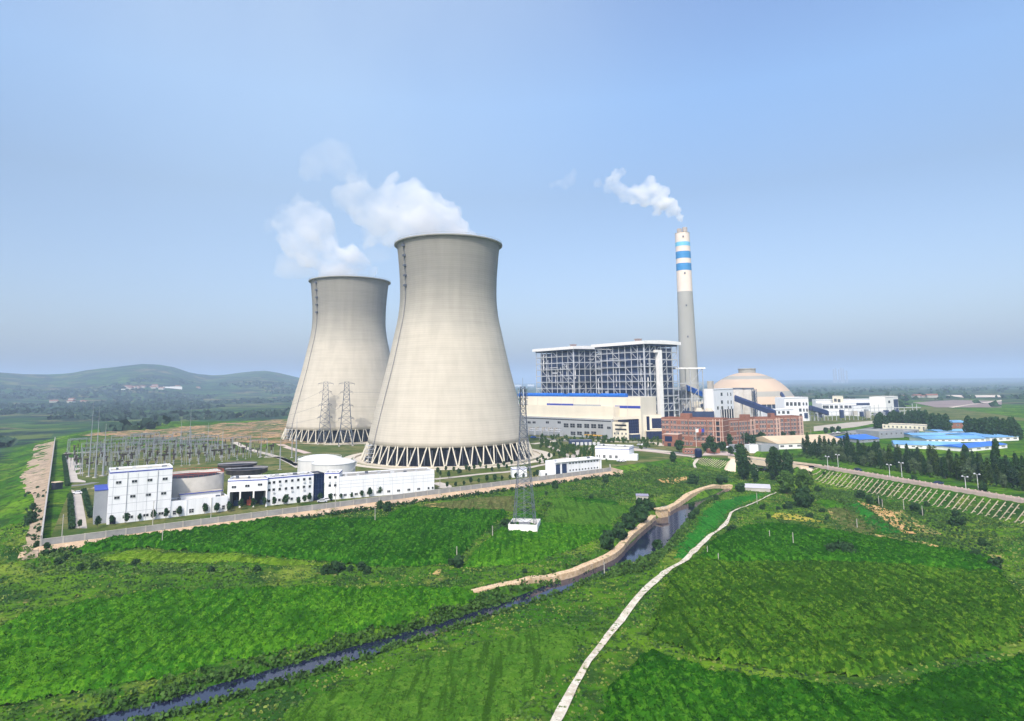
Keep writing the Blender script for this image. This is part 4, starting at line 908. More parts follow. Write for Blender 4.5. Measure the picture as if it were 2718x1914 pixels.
# equipment in front of the hall: transformers
def transformer(label):
    o=empty('transformer',0,0,0,0,label,'transformer'); MB().box(-3,3,-2,2,.3,4.2).build('tank',M_steelw,o)
    for s_ in(-1,1): MB().box(-2.6,2.6,s_*2.1-.4,s_*2.1+.4,.8,3.8).build('radiator',M_ann,o)
    MB().bar((-3,0,5.2),(3,0,5.2),.5,n=8).build('conservator',M_steelw,o)
    for s_ in(-2,0,2): MB().bar((s_,0,4.2),(s_*1.2,0,6.6),.18,.12,6).build('bushing',M_ins,o)
    MB().box(-3.4,-3.2,-2.6,2.6,0,7).build('firewall',M_conc,o); return o
tr=transformer('pale transformer with radiators standing before the grey turbine hall wall')
sp=[(*P('E',x,y),0,hall.rz,1.15) for x,y in((250,1130),(320,1132),(390,1135),(450,1138),(510,1142))]
copies(tr,sp,'transformers before the turbine hall')
# gantry portals in front of hall
def portal():
    o=empty('portal_frame',0,0,0,0,'pale steel portal frame over the transformers before the turbine hall','portal frame')
    for sx in(-6,6):
        MB().bar((sx,0,0),(sx,0,11),.25).build('post',M_steelw,o)
    MB().box(-6.5,6.5,-.5,.5,10.6,11.2).build('beam',M_steelw,o); return o
copies(portal(),[(*P('E',x,1120),0,hall.rz,1.2) for x in(350,430,500)],'portal frames before the turbine hall')
# yellow buses / storage row
o=empty('yellow_shelter',*P('E',860,1165),0,hall.rz,'yellow flat-topped shelter beside the grey turbine hall wall','shelter'); MB().box(-9,9,-2,2,2.6,3.4).build('roof',M_orange,o)
for sx in(-8,0,8):
    for sy in(-1.6,1.6): MB().bar((sx,sy,0),(sx,sy,2.6),.12).build('post',M_steel,o)
o=Bld('low_dark_store','low dark store with a grey-blue roof between the yellow shelter and the striped workshop','building',Pz('E',620,1235),Pz('E',850,1232),4.2,8,M_bblue,M_ann,par=.4); o.part('door_row',M_frame,*[(2+i*3.4,4.2+i*3.4,-.06,0,0,2.6) for i in range(7)])
# ================================================================ GLASS / CREAM CONTROL BUILDING
A=Pz('E',1060,1170); Bp=P('E',1220,1178); h12=HT(A,'E',995,1072)
c1=Bld('control_building','cream control building with two long slit windows beside the grey hall','control building',A,Bp,h12,18,M_beige,M_roofb,par=.5)
c1.o['category']='building'
for fr in(.82,.58): c1.win('F',c1.L*.52,h12*fr,c1.L*.72,1.5,'strip')
for fr in(.34,.1):
    for i in range(4): c1.win('F',c1.L*(.12+i*.24),h12*fr,1.4,1.8)
G1=c1.loc(c1.L,1.); G2=P('E',1352,1170); hg=HT(G1,'E',968,1285)
c2_=Bld('glass_wing','dark blue glass wing framed by cream piers right of the slit-windowed building','building',G1,G2,hg,18,M_glassb,M_roofb,par=.5)
c2_.part('frame_top',M_beige,(-c1.L-.1,c2_.L+.5,-.6,.3,hg,hg+2.4)); c2_.part('pier',M_beige,(c2_.L-.2,c2_.L+4,-1.2,.5,0,hg+3.2)); c2_.part('entrance_box',M_bblue,(0,c2_.L*.62,-5,0,0,hg*.27)); c2_.part('entrance_frame',M_beige,(-.3,c2_.L*.65,-5.1,0,hg*.27,hg*.27+.5))
mb=MB(); 
for i in range(1,6): mb.box(c2_.L*i/6-.08,c2_.L*i/6+.08,-.1,0,0,hg-.6)
for i in range(1,7): mb.box(0,c2_.L,-.08,0,hg*i/7-.06,hg*i/7+.06)
mb.build('mullions',mat('slate_frame',(.08,.1,.17),.4,.1,1),c2_.o)
G3=c2_.loc(c2_.L+4.1,0); G4=P('E',1560,1165); hg2=HT(G3,'E',925,1380)
c3=Bld('glass_entrance_building','cream framed building with large dark blue glazed front next to the red brick offices','building',G3,G4,hg2,22,M_beige,M_roofb,par=.6)
L_=c3.L; c3.part('glazing',M_glassb,(L_*.1,L_*.28,-.12,0,.3,hg2-1.2),(L_*.42,L_,-.12,0,hg2*.42,hg2-3)); c3.part('lower_glass_box',M_glassb,(L_*.02,L_,-4,0,0,hg2*.33)); c3.part('ledge',M_beige,(0,L_,-4.2,0,hg2*.33,hg2*.33+.6),(L_*.3,L_,-1,0,hg2*.4,hg2*.42+.3))
mb=MB()
for i in range(9): x=L_*(.42+.58*i/9); mb.box(x-.08,x+.08,-.2,-.12,hg2*.43,hg2-3.1)
for i in range(12): x=L_*(.04+.95*i/12); mb.box(x-.08,x+.08,-4.1,-4,0,hg2*.32)
mb.build('mullions',mat('slate_frame',(.1,.1,.1)),c3.o)
# ================================================================ BOILER HOUSES
def boiler(name,label,C,lend,rend,ztop,uu,vv,nL,nR,seed,white_duct=None):
    """C: near corner on the ground; left face runs along vv, right face along uu"""
    r=random.Random(seed); rz=math.atan2(uu[1],uu[0]); o=empty(name,C[0],C[1],0,rz,label,'boiler house','steel-framed boiler houses')
    # local: x along right face, y along left face (exactly perpendicular)
    X_=rend;Y_=lend; H=ztop-3.2
    nx_,ny_=nR,nL; cols=[]
    proto_c={}
    def colm(x,y,w=.55,m=M_steelw):
        k=(w,m.name)
        if k not in proto_c: proto_c[k]=MB().box(-w,w,-w,w,0,H).mesh('column',m)
        c=bpy.data.objects.new('column',proto_c[k]); COL.objects.link(c); c.parent=o; c.location=(x,y,0)
    for i in range(nx_+1):
        for j in range(ny_+1):
            if i in(0,nx_) or j in(0,ny_): colm(X_*i/nx_,Y_*j/ny_,.55 if (i==0 and j==0) else .27)
    lv=[H*k/12 for k in range(1,13)]
    for k,z in enumerate(lv):
        mb=MB(); w=.42
        for x in(0,X_): mb.box(x-w,x+w,0,Y_,z-w,z+w)
        for y in(0,Y_): mb.box(0,X_,y-w,y+w,z-w,z+w)
        for j in range(1,ny_): 
            if r.random()<.5: mb.box(0,X_,Y_*j/ny_-.25,Y_*j/ny_+.25,z-.25,z+.25)
        mb.build('floor_beam',M_steelw if k%2 else M_steel,o)
        if k<10:
            fb_=MB(); fb_.box(.8,X_-.8,.8,Y_-.8,z+.3,z+.42); 
            fb_.build('floor_grating',M_galv,o) if k%2==0 else None
        rl=MB()
        for x0,x1,y0,y1 in((-.1,0,0,Y_),(0,X_,-.1,0)):
            if r.random()<.8: rl.box(x0,x1,y0,y1,z+1.25,z+1.35)
        if rl.v: rl.build('railing',M_steelw,o)
    for k in range(12):
        z0=lv[k-1] if k else 0; z1=lv[k]
        for _ in range(3):
            i=r.randrange(nx_); mb=MB().bar((X_*i/nx_,0,z0),(X_*(i+1)/nx_,0,z1),.22); mb.build('brace',M_steel,o)
        for _ in range(3):
            j=r.randrange(ny_); mb=MB().bar((0,Y_*j/ny_,z0),(0,Y_*(j+1)/ny_,z1),.22); mb.build('brace',M_steelw,o)
    # furnace body and ducts
    MB().box(X_*.05,X_*.93,Y_*.05,Y_*.93,4,H-3).build('furnace',M_bblue,o)  # body coloured dark blue for the shade inside the steel frame
    for _ in range(85):
        side=r.random()<.6; z=r.uniform(2,H-8); a=r.uniform(2,5.5); b_=r.uniform(2,7); d=r.uniform(1,4)
        if side: y=r.uniform(1,Y_-a-1); x0=r.uniform(.8,X_*.18); bx=(x0,x0+d,y,y+a,z,z+b_)
        else: x=r.uniform(1,X_-a-1); y0=r.uniform(.8,Y_*.14); bx=(x,x+a,y0,y0+d,z,z+b_)
        MB().box(*bx).build('duct',r.choice([M_bblue,M_ann,M_steel,M_bblue,M_grey,M_glassb,M_bblue]),o)
    for _ in range(26):
        side=r.random()<.6; z=r.uniform(3,H-20); l=r.uniform(8,24); p=(r.uniform(.6,2.5),r.uniform(2,Y_-2)) if side else (r.uniform(2,X_-2),r.uniform(.6,2.5))
        MB().bar((p[0],p[1],z),(p[0],p[1],min(H-2,z+l)),r.uniform(.3,.6),n=8).build('pipe',r.choice([M_steelw,M_steelw,M_steel,M_whitep]),o)
    for _ in range(12):
        side=r.random()<.6; z=r.uniform(6,H-6); l=r.uniform(6,16)
        if side: y=r.uniform(1,Y_-l); MB().bar((1.4,y,z),(1.4,y+l,z),.45,n=8).build('pipe',M_steelw,o)
        else: x=r.uniform(1,max(2,X_-l)); MB().bar((x,1.4,z),(min(X_-1,x+l),1.4,z),.45,n=8).build('pipe',M_steelw,o)
    # roof with thick pale fascia, slightly cambered
    mb=MB(); n=10; e=3.2
    for i in range(n):
        x0=-e+(X_+2*e)*i/n; x1=-e+(X_+2*e)*(i+1)/n; f=lambda x:1.1*math.sin(math.pi*(x+e)/(X_+2*e))
        vs=[(x0,-e,H+.2+f(x0)*.4),(x1,-e,H+.2+f(x1)*.4),(x1,Y_+e,H+.2+f(x1)*.4),(x0,Y_+e,H+.2+f(x0)*.4),(x0,-e,H+3.3+f(x0)),(x1,-e,H+3.3+f(x1)),(x1,Y_+e,H+3.3+f(x1)),(x0,Y_+e,H+3.3+f(x0))]
        mb.add(vs,[(0,3,2,1),(4,5,6,7),(0,1,5,4),(1,2,6,5),(2,3,7,6),(3,0,4,7)])
    mb.build('roof',M_whitep,o)
    MB().box(-.5,X_+.5,-.5,Y_+.5,H-1.2,H+.3).build('roof_truss',M_bblue,o)
    MB().box(X_*.3,X_*.3+5,Y_*.3,Y_*.3+5,H+3.4,H+6.6).box(X_*.3-.5,X_*.3+5.5,Y_*.3-.5,Y_*.3+5.5,H+6.6,H+7.2).build('roof_vent',mat('brown_cladding',(.3,.24,.22),.8,.2,.5),o)
    return o,X_,Y_,H
UU=direc(P('E',1560,1240),P('F',1740,1230)); 
UU=(math.cos(math.radians(36)),math.sin(math.radians(36))); VV=(-UU[1],UU[0])
BC=PD('E',1390,700,640); zt_=Zat(BC[0],BC[1],q('E',0,172)[1])
bl,xl,yl,Hh=boiler('boiler_house','right-hand boiler house, open steel frame with a tall white shaft near its corner',BC,reach(BC,VV,'E',892,50,200),reach(BC,UU,'E',1722,50,200),zt_,UU,VV,8,6,11)
MB().box(xl*.32,xl*.32+5.2,-4.6,-1,0,Hh-8).box(xl*.32-3,xl*.32+5.2,-4.6,-1,Hh-8,Hh-5.5).build('lift_shaft',M_whitep,bl)
BC2=PD('E',668,700,718); zt2=Zat(BC2[0],BC2[1],q('E',0,228)[1])
bl2,x2_,y2_,H2_=boiler('boiler_house','left-hand boiler house, open steel frame under a lower looking white roof',BC2,reach(BC2,VV,'E',285,50,200),58,zt2,UU,VV,7,7,23)
MB().box(x2_*.45,x2_*.45+14,-6,-.6,18,38).build('grey_box',M_ann,bl2)
# steel tower with flat canopy right of the boiler house
p=PD('E',1830,700,700); zc_=Zat(p[0],p[1],q('E',0,443)[1]); o=empty('conveyor_tower',p[0],p[1],0,.2,'steel frame tower with a flat white canopy at the chimney foot','tower')
MB().box(-17,17,-6,8,zc_-1.6,zc_).build('canopy',M_whitep,o)
for sx in(-14,0,14):
    for sy in(-5,6): MB().bar((sx,sy,0),(sx,sy,zc_-1.6),.45).build('column',M_steel,o)
for z in(zc_*.25,zc_*.5,zc_*.75): MB().box(-14,14,-5.3,-4.7,z-.3,z+.3).box(-14,14,5.7,6.3,z-.3,z+.3).build('beam',M_steel,o)
for s_ in(-1,1): MB().bar((0,-5,zc_*.5),(14,-5,zc_*.75),.25).bar((0,-5,zc_*.75),(14,-5,zc_*.98),.25).bar((-14,-5,zc_*.25),(0,-5,zc_*.5),.25).build('brace',M_steel,o) if s_>0 else None
# plant between boiler house and transfer tower
def clutter(name,lab,cat,k,x0,x1,yt,D_,dep,m,seed,n=14,frame=True):
    a=PD(k,x0,700,D_); b=PD(k,x1,700,D_+6); L=math.hypot(b[0]-a[0],b[1]-a[1]); h=Zat(a[0],a[1],q(k,0,yt)[1]); o=empty(name,a[0],a[1],0,math.atan2(b[1]-a[1],b[0]-a[0]),lab,cat); r=random.Random(seed)
    MB().box(0,L,2,dep,h*.3,h*.92).build('casing',m,o)
    for i in range(7):
        for y in(0,dep+1): MB().box(L*i/6-.35,L*i/6+.35,y,y+.6,0,h).build('column',M_steel,o)
    for z in(.3,.55,.8,1.0): MB().box(0,L,-.1,.5,h*z-.35,h*z).build('beam',M_steel,o)
    for i in range(n):
        x=r.uniform(0,L*.85); z=r.uniform(0,h*.8); MB().box(x,x+r.uniform(2,6),-1.2,1.9,z,z+r.uniform(2,6)).build('duct',r.choice([M_bblue,M_beige,M_ann,M_conc,M_dkst]),o)
    for i in range(6): x=r.uniform(1,L-1); MB().bar((x,-1,0),(x,-1,r.uniform(h*.4,h)),.5,n=8).build('pipe',r.choice([M_steelw,M_beige]),o)
    return o
clutter('dust_filter','cream and blue dust filter on a steel frame left of the transfer tower','filter house','F',140,500,740,770,16,M_beige,3,20)
clutter('dust_filter','grey steel-framed duct block right beside the right boiler house','filter house','E',1760,1850,640,720,14,M_ann,4,16)
for x in(290,430):
    p=PD('F',x,900,700); o=empty('ash_hopper',p[0],p[1],0,0,'pale rounded ash tank behind the brick roofs, '+('left one of two' if x==290 else 'right one of two'),'tank','ash tanks'); z=Zat(p[0],p[1],q('F',0,850)[1]); MB().lathe([(5,0),(5.5,z*.6),(4.5,z*.85),(2.5,z),(.1,z)],20).build('body',M_beigec,o,True)
p=PD('F',200,960,690); Bld('low_blue_building','low dark blue shed visible over the brick roofs left of the transfer tower','building',PD('F',70,960,690),PD('F',500,960,694),Zat(p[0],p[1],q('F',0,900)[1]),10,M_bblue,M_ann)
# ================================================================ RED BRICK OFFICES
def brick(label,A,B,top,nfl,ncol,stair=True,dep=15,porch=False,seed=1,head=None):
    h=top; b=Bld('brick_office_building',label,'building',A,B,h,dep,M_brick,M_roofg,par=1.0,group='red brick office blocks')
    r=random.Random(seed); fh=(h-1.6)/nfl; L=b.L
    mb=MB()
    for k in range(1,nfl+1): mb.box(-.14,L+.14,-.16,0,k*fh-.3,k*fh+.02).box(-.16,0,0,dep,k*fh-.3,k*fh+.02).box(L,L+.16,0,dep,k*fh-.3,k*fh+.02)
    mb.build('floor_bands',M_brickband,b.o)
    x1=L*.84 if stair else L
    for k in range(nfl):
        for i in range(ncol):
            if r.random()<.1: continue
            x=x1*(i+.5)/ncol; b.win('F',x,k*fh+fh*.48,2.3,2.1,'tall')
    if stair:
        for k in range(nfl): b.win('F',L*.92,k*fh+fh*.5,L*.07,fh*.72,'strip')
        mb=MB(); 
        for x in(L*.85,L*.89,L*.955,L*.995): mb.box(x-.2,x+.2,-.35,0,0,h-.4)
        mb.build('stair_fins',M_brickband,b.o)
    for i in range(3): 
        x=L*(.15+i*.3); MB().box(x-.35,x+.35,-.28,0,0,h-.6).build('pilaster',M_brick,b.o)
    if head: MB().box(L*head,L*head+L*.16,3,9,h-1,h+3.2).build('roof_room',M_brick,b.o)
    for k in range(3): b.win('L',4+k*4,h*.5,1.3,1.7)
    return b
A=P('E',1562,1228);Bp=P('E',2188,1258)
bb=brick('nearest and leftmost red brick office block, with a dark blue glass porch',A,Bp,HT(A,'E',948,1562),5,13,head=.3,seed=1)
bb.part('porch',M_brick,(bb.L*.1,bb.L*.34,-9,0,0,bb.h*.42)); bb.part('porch_glazing',M_glassb,(bb.L*.12,bb.L*.24,-9.1,-9,bb.h*.17,bb.h*.36)); bb.part('porch_door',M_dark,(bb.L*.16,bb.L*.22,-9.1,-9,0,bb.h*.12),(bb.L*.27,bb.L*.32,-9.1,-9,0,bb.h*.12)); bb.part('porch_band',M_brickband,(bb.L*.095,bb.L*.345,-9.15,0,bb.h*.42,bb.h*.44))
A=P('F',655,1378);Bp=P('F',1078,1340); brick('second red brick office block from the left, before the white transfer tower',A,Bp,HT(A,'F',1020,655),5,9,head=.8,seed=2)
A=P('F',1085,1325);Bp=P('F',1425,1318); brick('third red brick office block from the left, square room on its roof',A,Bp,HT(A,'F',985,1085),5,7,head=.72,seed=3)
A=P('F',1432,1275);Bp=P('F',1742,1262); brick('farthest and rightmost red brick office block',A,Bp,HT(A,'F',968,1432),5,6,seed=4)
A=P('M',1002,208);Bp=P('M',1128,215); g_=Bld('brick_gatehouse','small single-storey red brick gatehouse beside the dark glass kiosk','building',A,Bp,3.6,6,M_brick,M_brickband,par=.4)
for i in range(3): g_.win('F',g_.L*(.25+.25*i),1.7,1.2,1.2)
p=P('M',1162,240); o=empty('glass_kiosk',p[0],p[1],0,.3,'dark blue rounded glass kiosk beside the small brick gatehouse','kiosk'); MB().lathe([(2.2,0),(2.5,.8),(2.6,2.5),(2.5,4.4),(2.0,5.2),(.1,5.4)],8).build('glazing',M_glassb,o); MB().lathe([(2.0,5.2),(1,5.6),(.1,5.7)],8).build('cap',M_bblue,o)
A=P('F',415,1480);Bp=P('F',580,1478); Bld('brick_shelter','low orange-red brick shelter near the entrance lawn under the second brick block','building',A,Bp,3.2,5,M_brick,M_brickband,par=.3)
for x,x1,y,h_,lab,m in((775,905,1465,5.2,'grey shed by the road under the third brick block',M_ann),(990,1135,1452,4.6,'bright white box-shaped site cabin by the road',M_white),(1150,1400,1455,4.8,'long blue-grey shed between the white cabin and the poplars',M_ann)):
    Bld('roadside_shed',lab,'shed',P('F',x,y),P('F',x1,y-6),h_,6,m,M_roofg,par=.3)
# flag pole
p=P('F',253,1395); o=empty('flagpole',p[0],p[1],0,0,'white flagpole with a small red, white and blue flag before the nearest brick block','flagpole'); hh=HT(p,'F',1120,253); MB().bar((0,0,0),(0,0,hh),.16,.08,8).build('pole',M_whitep,o); mb=MB()
for j,(m_) in enumerate((0,1,2)): mb.add([(.1+j*2.2+k*1.1,.25*math.sin(j*2+k),hh-1.2-(z)*1.3+.1*k) for k in(0,1,2) for z in(0,1,2)],[(0,1,4,3),(1,2,5,4),(3,4,7,6),(4,5,8,7)],m_)
fo=mb.build('flag',[M_whitep,M_red,M_blue],o)
# ================================================================ COAL DOME, SILOS, TRANSFER TOWERS
DD=1040; p=PD('F',985,900,DD); sc_=1/5.218/F*DD; R=585*sc_; zt=Zat(p[0],p[1],q('F',0,355)[1]); zb=Zat(p[0],p[1]-R*.9,q('F',0,800)[1])
o=empty('coal_dome',p[0],p[1],0,0,'huge cream domed coal store with two grey rings and a grey cap','dome')
def dome_r(t): return R*math.cos(t*1.36)**.8*1.0
rho=(R*R+(zt-zb)**2)/(2*(zt-zb)); pr=[(math.sqrt(max(0,rho*rho-((zt-zb)*i/40+rho-(zt-zb))**2)),zb+(zt-zb)*i/40) for i in range(40)]+[(4,zt)]
def zone(z0,z1): 
    def rz_(z): 
        for (r0,a0),(r1,a1) in zip(pr,pr[1:]):
            if a0<=z<=a1: return r0+(r1-r0)*(z-a0)/max(1e-6,a1-a0)
        return pr[-1][0]
    zs=[z0]+[z for _,z in pr if z0<z<z1]+[z1]; return [(rz_(z),z) for z in zs]
Hd=zt-zb; M_dome=mat('dome_cream',(.52,.4,.29),.6,.07,.03); M_domeg=mat('dome_grey_ring',(.33,.32,.28),.7,.1,.03)
zF=lambda y:Zat(p[0],p[1]-R*.6,q('F',0,y)[1])
cuts=[(zb,zF(690),'lower_skirt',M_dome),(zF(690),zF(620),'grey_ring',M_domeg),(zF(620),zF(450),'shell',M_dome),(zF(450),zF(405),'grey_ring',M_domeg),(zF(405),zt-.01,'crown',M_dome)]
for a,b_,nm,m in cuts: MB().lathe(zone(a,b_),72).build(nm,m,o,True)
MB().lathe([(R*.98,0),(R*.98,zb),(.1,zb)],72).build('dark_base',M_bblue,o)
for i in range(60):
    a=2*math.pi*i/60; MB().bar((R*1.0*math.cos(a),R*1.0*math.sin(a),0),(R*1.0*math.cos(a),R*1.0*math.sin(a),zb),.7).build('column',M_grey,o) if math.sin(a)<.1 else None
MB().lathe([(105*sc_,zt-2),(105*sc_,zt+4),(112*sc_,zt+4.2),(112*sc_,zt+5.5),(.1,zt+5.5)],32).build('cap',M_domeg,o)
for x,lab in((835,'grey coal silo behind the white transfer tower'),(990,'grey coal silo in front of the dome, with a stair tower on its right')):
    Ds=800; p=PD('F',x,900,Ds); r=92/5.218/F*Ds; z=Zat(p[0],p[1],q('F',0,600)[1]); o=empty('coal_silo',p[0],p[1],0,0,lab,'silo','grey coal silos')
    MB().lathe([(r,0),(r,z),(r-.6,z+.1),(.1,z+.6)],40).build('wall',M_conc,o,True); MB().box(-r*.7,r*.7,-2,2,z,z+2.5).build('roof_gallery',M_dkst,o)
p=PD('F',1070,900,790); o=empty('stair_tower',p[0],p[1],0,.3,'slim blue-grey steel stair tower at the right side of the silos','stair tower'); z=Zat(p[0],p[1],q('F',0,590)[1])
for sx in(-1.8,1.8):
    for sy in(-1.8,1.8): MB().bar((sx,sy,0),(sx,sy,z),.25).build('post',M_bblue,o)
mb=MB()
for i in range(10): mb.bar((-1.8,-1.8 ,z*i/10),(1.8,-1.8,z*(i+1)/10),.18); mb.box(-2,2,-2,2,z*(i+1)/10-.15,z*(i+1)/10)
mb.build('stairs',M_bblue,o)
def tblock(name,lab,k,x0,x1,yb,yt,D,dep,m,wins=(),group=None,mr=None,rzoff=0,cat='building',legs=None,band=True):
    a=PD(k,x0,yb,D); b_=PD(k,x1,yb,D*(1+rzoff)); zt=Zat(a[0],a[1],q(k,0,yt)[1]); zb=max(0,Zat(a[0],a[1],q(k,0,yb)[1])) if legs else 0
    b=Bld(name,lab,cat,a,b_,zt,dep,m,mr or M_roofg,z0=0,par=.8,group=group)
    if band: b.part('blue_band',M_ann,(-.05,b.L+.05,-.08,0,b.h-1.6,b.h-.9))
    for (wx,wy,ww,wh) in wins: lx=b.at(k,wx,zt*.6); b.win('F',lx,b.zat(k,lx,wy),ww,wh)
    return b
t=tblock('transfer_tower','white transfer tower on legs with small windows, in front of the grey silos','F',505,778,960,585,705,12,M_white,[(x,y,w,3.6) for y in(660,768,850) for x,w in((608,4.6),(692,2.6),(735,2.6))]+[(548,850,4,3.4)],rzoff=.06)
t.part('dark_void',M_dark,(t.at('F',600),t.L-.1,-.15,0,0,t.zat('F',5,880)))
for i in range(6): x=t.at('F',600)+(t.L-t.at('F',600)-.6)*(i+.2)/5.4; MB().box(x,x+.7,-.6,-.15,0,t.zat('F',5,880)).build('leg',M_whitep,t.o)
MB().box(3,8,3,8,t.h-.6,t.h+8).build('roof_frame',M_conc,t.o)
def conveyor(label,k,x0,y0,D0,x1,y1,D1,w,hh_,m,legs=4,group='covered coal conveyors'):
    d=ray(*q(k,x0,y0)); l=math.hypot(d[0],d[1]); a=Vector((d[0]*D0/l,d[1]*D0/l,HC+d[2]*D0/l)); d=ray(*q(k,x1,y1)); l=math.hypot(d[0],d[1]); b_=Vector((d[0]*D1/l,d[1]*D1/l,HC+d[2]*D1/l))
    o=empty('coal_conveyor',a.x,a.y,0,0,label,'conveyor',group); dx=(b_-a); n_=Vector((-dx.y,dx.x,0)).normalized()*w/2; up_=Vector((0,0,hh_/2))
    vs=[];O=Vector((a.x,a.y,0))
    for p_ in(a,b_):
        p_=p_-O
        for s1,s2 in((-1,-1),(1,-1),(1,.6),(.0,1.1),(-1,.6)): vs.append(p_+n_*s1+up_*s2)
    mb=MB().add(vs,[(i,(i+1)%5,5+(i+1)%5,5+i) for i in range(5)]+[(4,3,2,1,0),(5,6,7,8,9)]); mb.build('gallery',m,o)
    for i in range(legs):
        t_=(i+.7)/(legs+.4); p_=a.lerp(b_,t_)-O
        if p_.z>hh_: 
            mb=MB().bar((p_.x-n_.x,p_.y-n_.y,0),(p_.x-n_.x*.7,p_.y-n_.y*.7,p_.z-hh_/2),.45).bar((p_.x+n_.x,p_.y+n_.y,0),(p_.x+n_.x*.7,p_.y+n_.y*.7,p_.z-hh_/2),.45); mb.build('trestle',M_steel,o)
    return o
M_conv=mat('dark_blue_conveyor',(.02,.035,.1),.5,.25,.1)
conveyor('long dark blue conveyor sloping down right from the transfer tower','F',790,715,710,1350,925,700,6,6,M_conv)
conveyor('pale truss conveyor entering the left side of the transfer tower','F',335,650,730,505,735,712,5,5,M_beigec,2)
conveyor('bright blue conveyor head beside the boiler house','F',115,570,720,330,660,728,6,6,M_bluepipe,1)
conveyor('dark blue conveyor right of the stepped white building','F',1835,850,880,2060,915,900,6,6,M_conv,2)
conveyor('short dark chute at the right shoulder of the dome','F',1430,650,900,1500,760,880,3.5,4,M_conv,1)
t=tblock('crusher_house','tall white building at the right foot of the dome','F',1485,1818,960,705,860,16,M_white,[(x,795,4.2,4.5) for x in(1515,1570,1625,1680)]+[(x,y,2.6,3.8) for y in(795,880) for x in(1738,1780)]+[(1688,880,4,4),(1690,948,4,3),(1748,948,2.6,3)],rzoff=.03)
tblock('white_annex','low white building with grey roof left of the tall white building by the dome','F',1265,1600,950,870,820,12,M_white,[(1460,912,4,3.5),(1525,912,4,3.5),(1400,912,3,3)],rzoff=.03)
tblock('white_annex','small white block partly hidden behind the dark conveyor','F',1000,1170,965,870,800,10,M_white,[(1040,890,3,3)],rzoff=.02)
t=tblock('white_long_building','long white building with regular square windows right of the dome','G',105,528,640,510,1000,16,M_white,[(x,555,5,5) for x in(130,165,218,275,335,397,442,485,510)],rzoff=.03)
tblock('white_long_building','lower white building continuing right of the long windowed one','G',590,700,625,545,1010,14,M_white,[(640,600,3,4)],rzoff=.02)
t=tblock('conveyor_gallery_building','long thin white gallery with a dark window band on the horizon side','G',30,875,550,462,1150,12,M_white,rzoff=.05); t.part('dark_strip',M_bblue,(1,t.L-1,-.1,0,t.h*.45,t.h*.66))
t=tblock('gallery_tower','small square tower rising from the left part of the long gallery','G',232,362,500,420,1145,14,M_beige,[(265,470,4,5),(310,475,4,5)])
t=tblock('end_tower','square white tower at the right end of the long gallery, shaded on its right side','G',880,1035,552,430,1120,22,M_whitep,[(920,490,9,4)],rzoff=.05); t.part('shade_panel',M_bblue,(t.L*.62,t.L*.98,-.1,0,t.h*.1,t.h*.8))  # dark panel on the front puts the tower's shaded right side into colour
for x0,x1,y0,y1,D_ in((0,130,640,740,960),(140,260,650,740,950),(330,420,610,700,960),(700,800,575,700,980)):
    pass
o=empty('pipe_rack',*PD('G',200,700,900),0,.08,'grey steel pipe rack with many posts between the white buildings and the retaining slope','pipe rack'); 
r_=random.Random(4)
for i in range(34):
    x=-70+i*5.6; MB().bar((x,0,0),(x,0,r_.uniform(9,20)),.4).build('post',M_steel,o)
for z in(6,10,14): MB().box(-70,120,-.5,.5,z,z+.8).build('beam',M_steel,o)
for i in range(14): x=r_.uniform(-68,110); MB().box(x,x+r_.uniform(3,9),-3,0,r_.uniform(2,6),r_.uniform(8,14)).build('equipment_box',r_.choice([M_bblue,M_ann,M_conc,M_bblue]),o)
# ================================================================ ROADS, PAVING
def rp(k,pts,w,m=M_road,dz=.1,name='plant_road'): return strip(name,dens(smooth_line(PS(k,pts),1),6),w,m,dz,6.)
sheet('plant_road',PS('B',[(528,968),(655,968),(640,860),(590,590),(700,560),(735,548),(735,560),(600,572),(560,600),(495,575),(515,700),(520,850)]),M_road,.1,8.)
rp('B',[(495,535),(620,525),(745,500)],5,M_asph)
sheet('paved_yard',PS('B',[(448,250),(570,250),(570,262),(520,272),(525,292),(615,312),(615,318),(530,330),(532,352),(612,352),(612,360),(535,380),(540,405),(625,400),(625,408),(550,420),(560,465),(640,488),(640,500),(485,500)]),M_road,.1,6.)
rp('C',[(-40,20),(150,80),(400,170),(650,230),(800,290),(900,350)],5); rp('C',[(330,20),(500,70),(760,140),(985,205)],6,M_pink)
rp('B',[(420,205),(620,200),(900,190)],4); rp('C',[(540,245),(700,240),(880,330)],4)
for T,r0,r1 in((TC,67.5,74),(T2C,67.5,73)):
    n=64; out=[(T[0]+r1*math.cos(2*math.pi*i/n),T[1]+r1*math.sin(2*math.pi*i/n)) for i in range(n+1)]; inn=[(T[0]+r0*math.cos(2*math.pi*i/n),T[1]+r0*math.sin(2*math.pi*i/n)) for i in range(n+1)]
    mb=MB(); vs=[];
    for a,b in zip(out,inn): vs+=[(a[0],a[1],.12),(b[0],b[1],.12)]
    mb.add(vs,[(2*i,2*i+2,2*i+3,2*i+1) for i in range(n)]); tag(mb.build('ring_path',M_beigec),kind='structure')
rp('L',[(395,468),(620,445),(900,412),(1180,392),(1380,345),(1600,300)],4.5); rp('L',[(400,505),(470,520),(520,545),(480,560)],6)
rp('L',[(1540,130),(1640,170),(1760,235)],4); rp('L',[(1390,110),(1560,90),(1720,60)],7,M_beigec)
rp('E',[(290,1150),(480,1180),(700,1200),(1000,1225),(1300,1250),(1620,1300),(1900,1330)],7,M_asph); rp('E',[(1220,1265),(1500,1290),(1650,1300)],7,M_beigec,.14); rp('E',[(900,1250),(700,1290),(690,1340),(560,1370),(300,1410)],6)
rp('E',[(880,1180),(1100,1200),(1500,1200),(1560,1240)],6,M_beigec)
rp('M',[(470,170),(700,185),(1000,225),(1130,238)],6,M_pink)
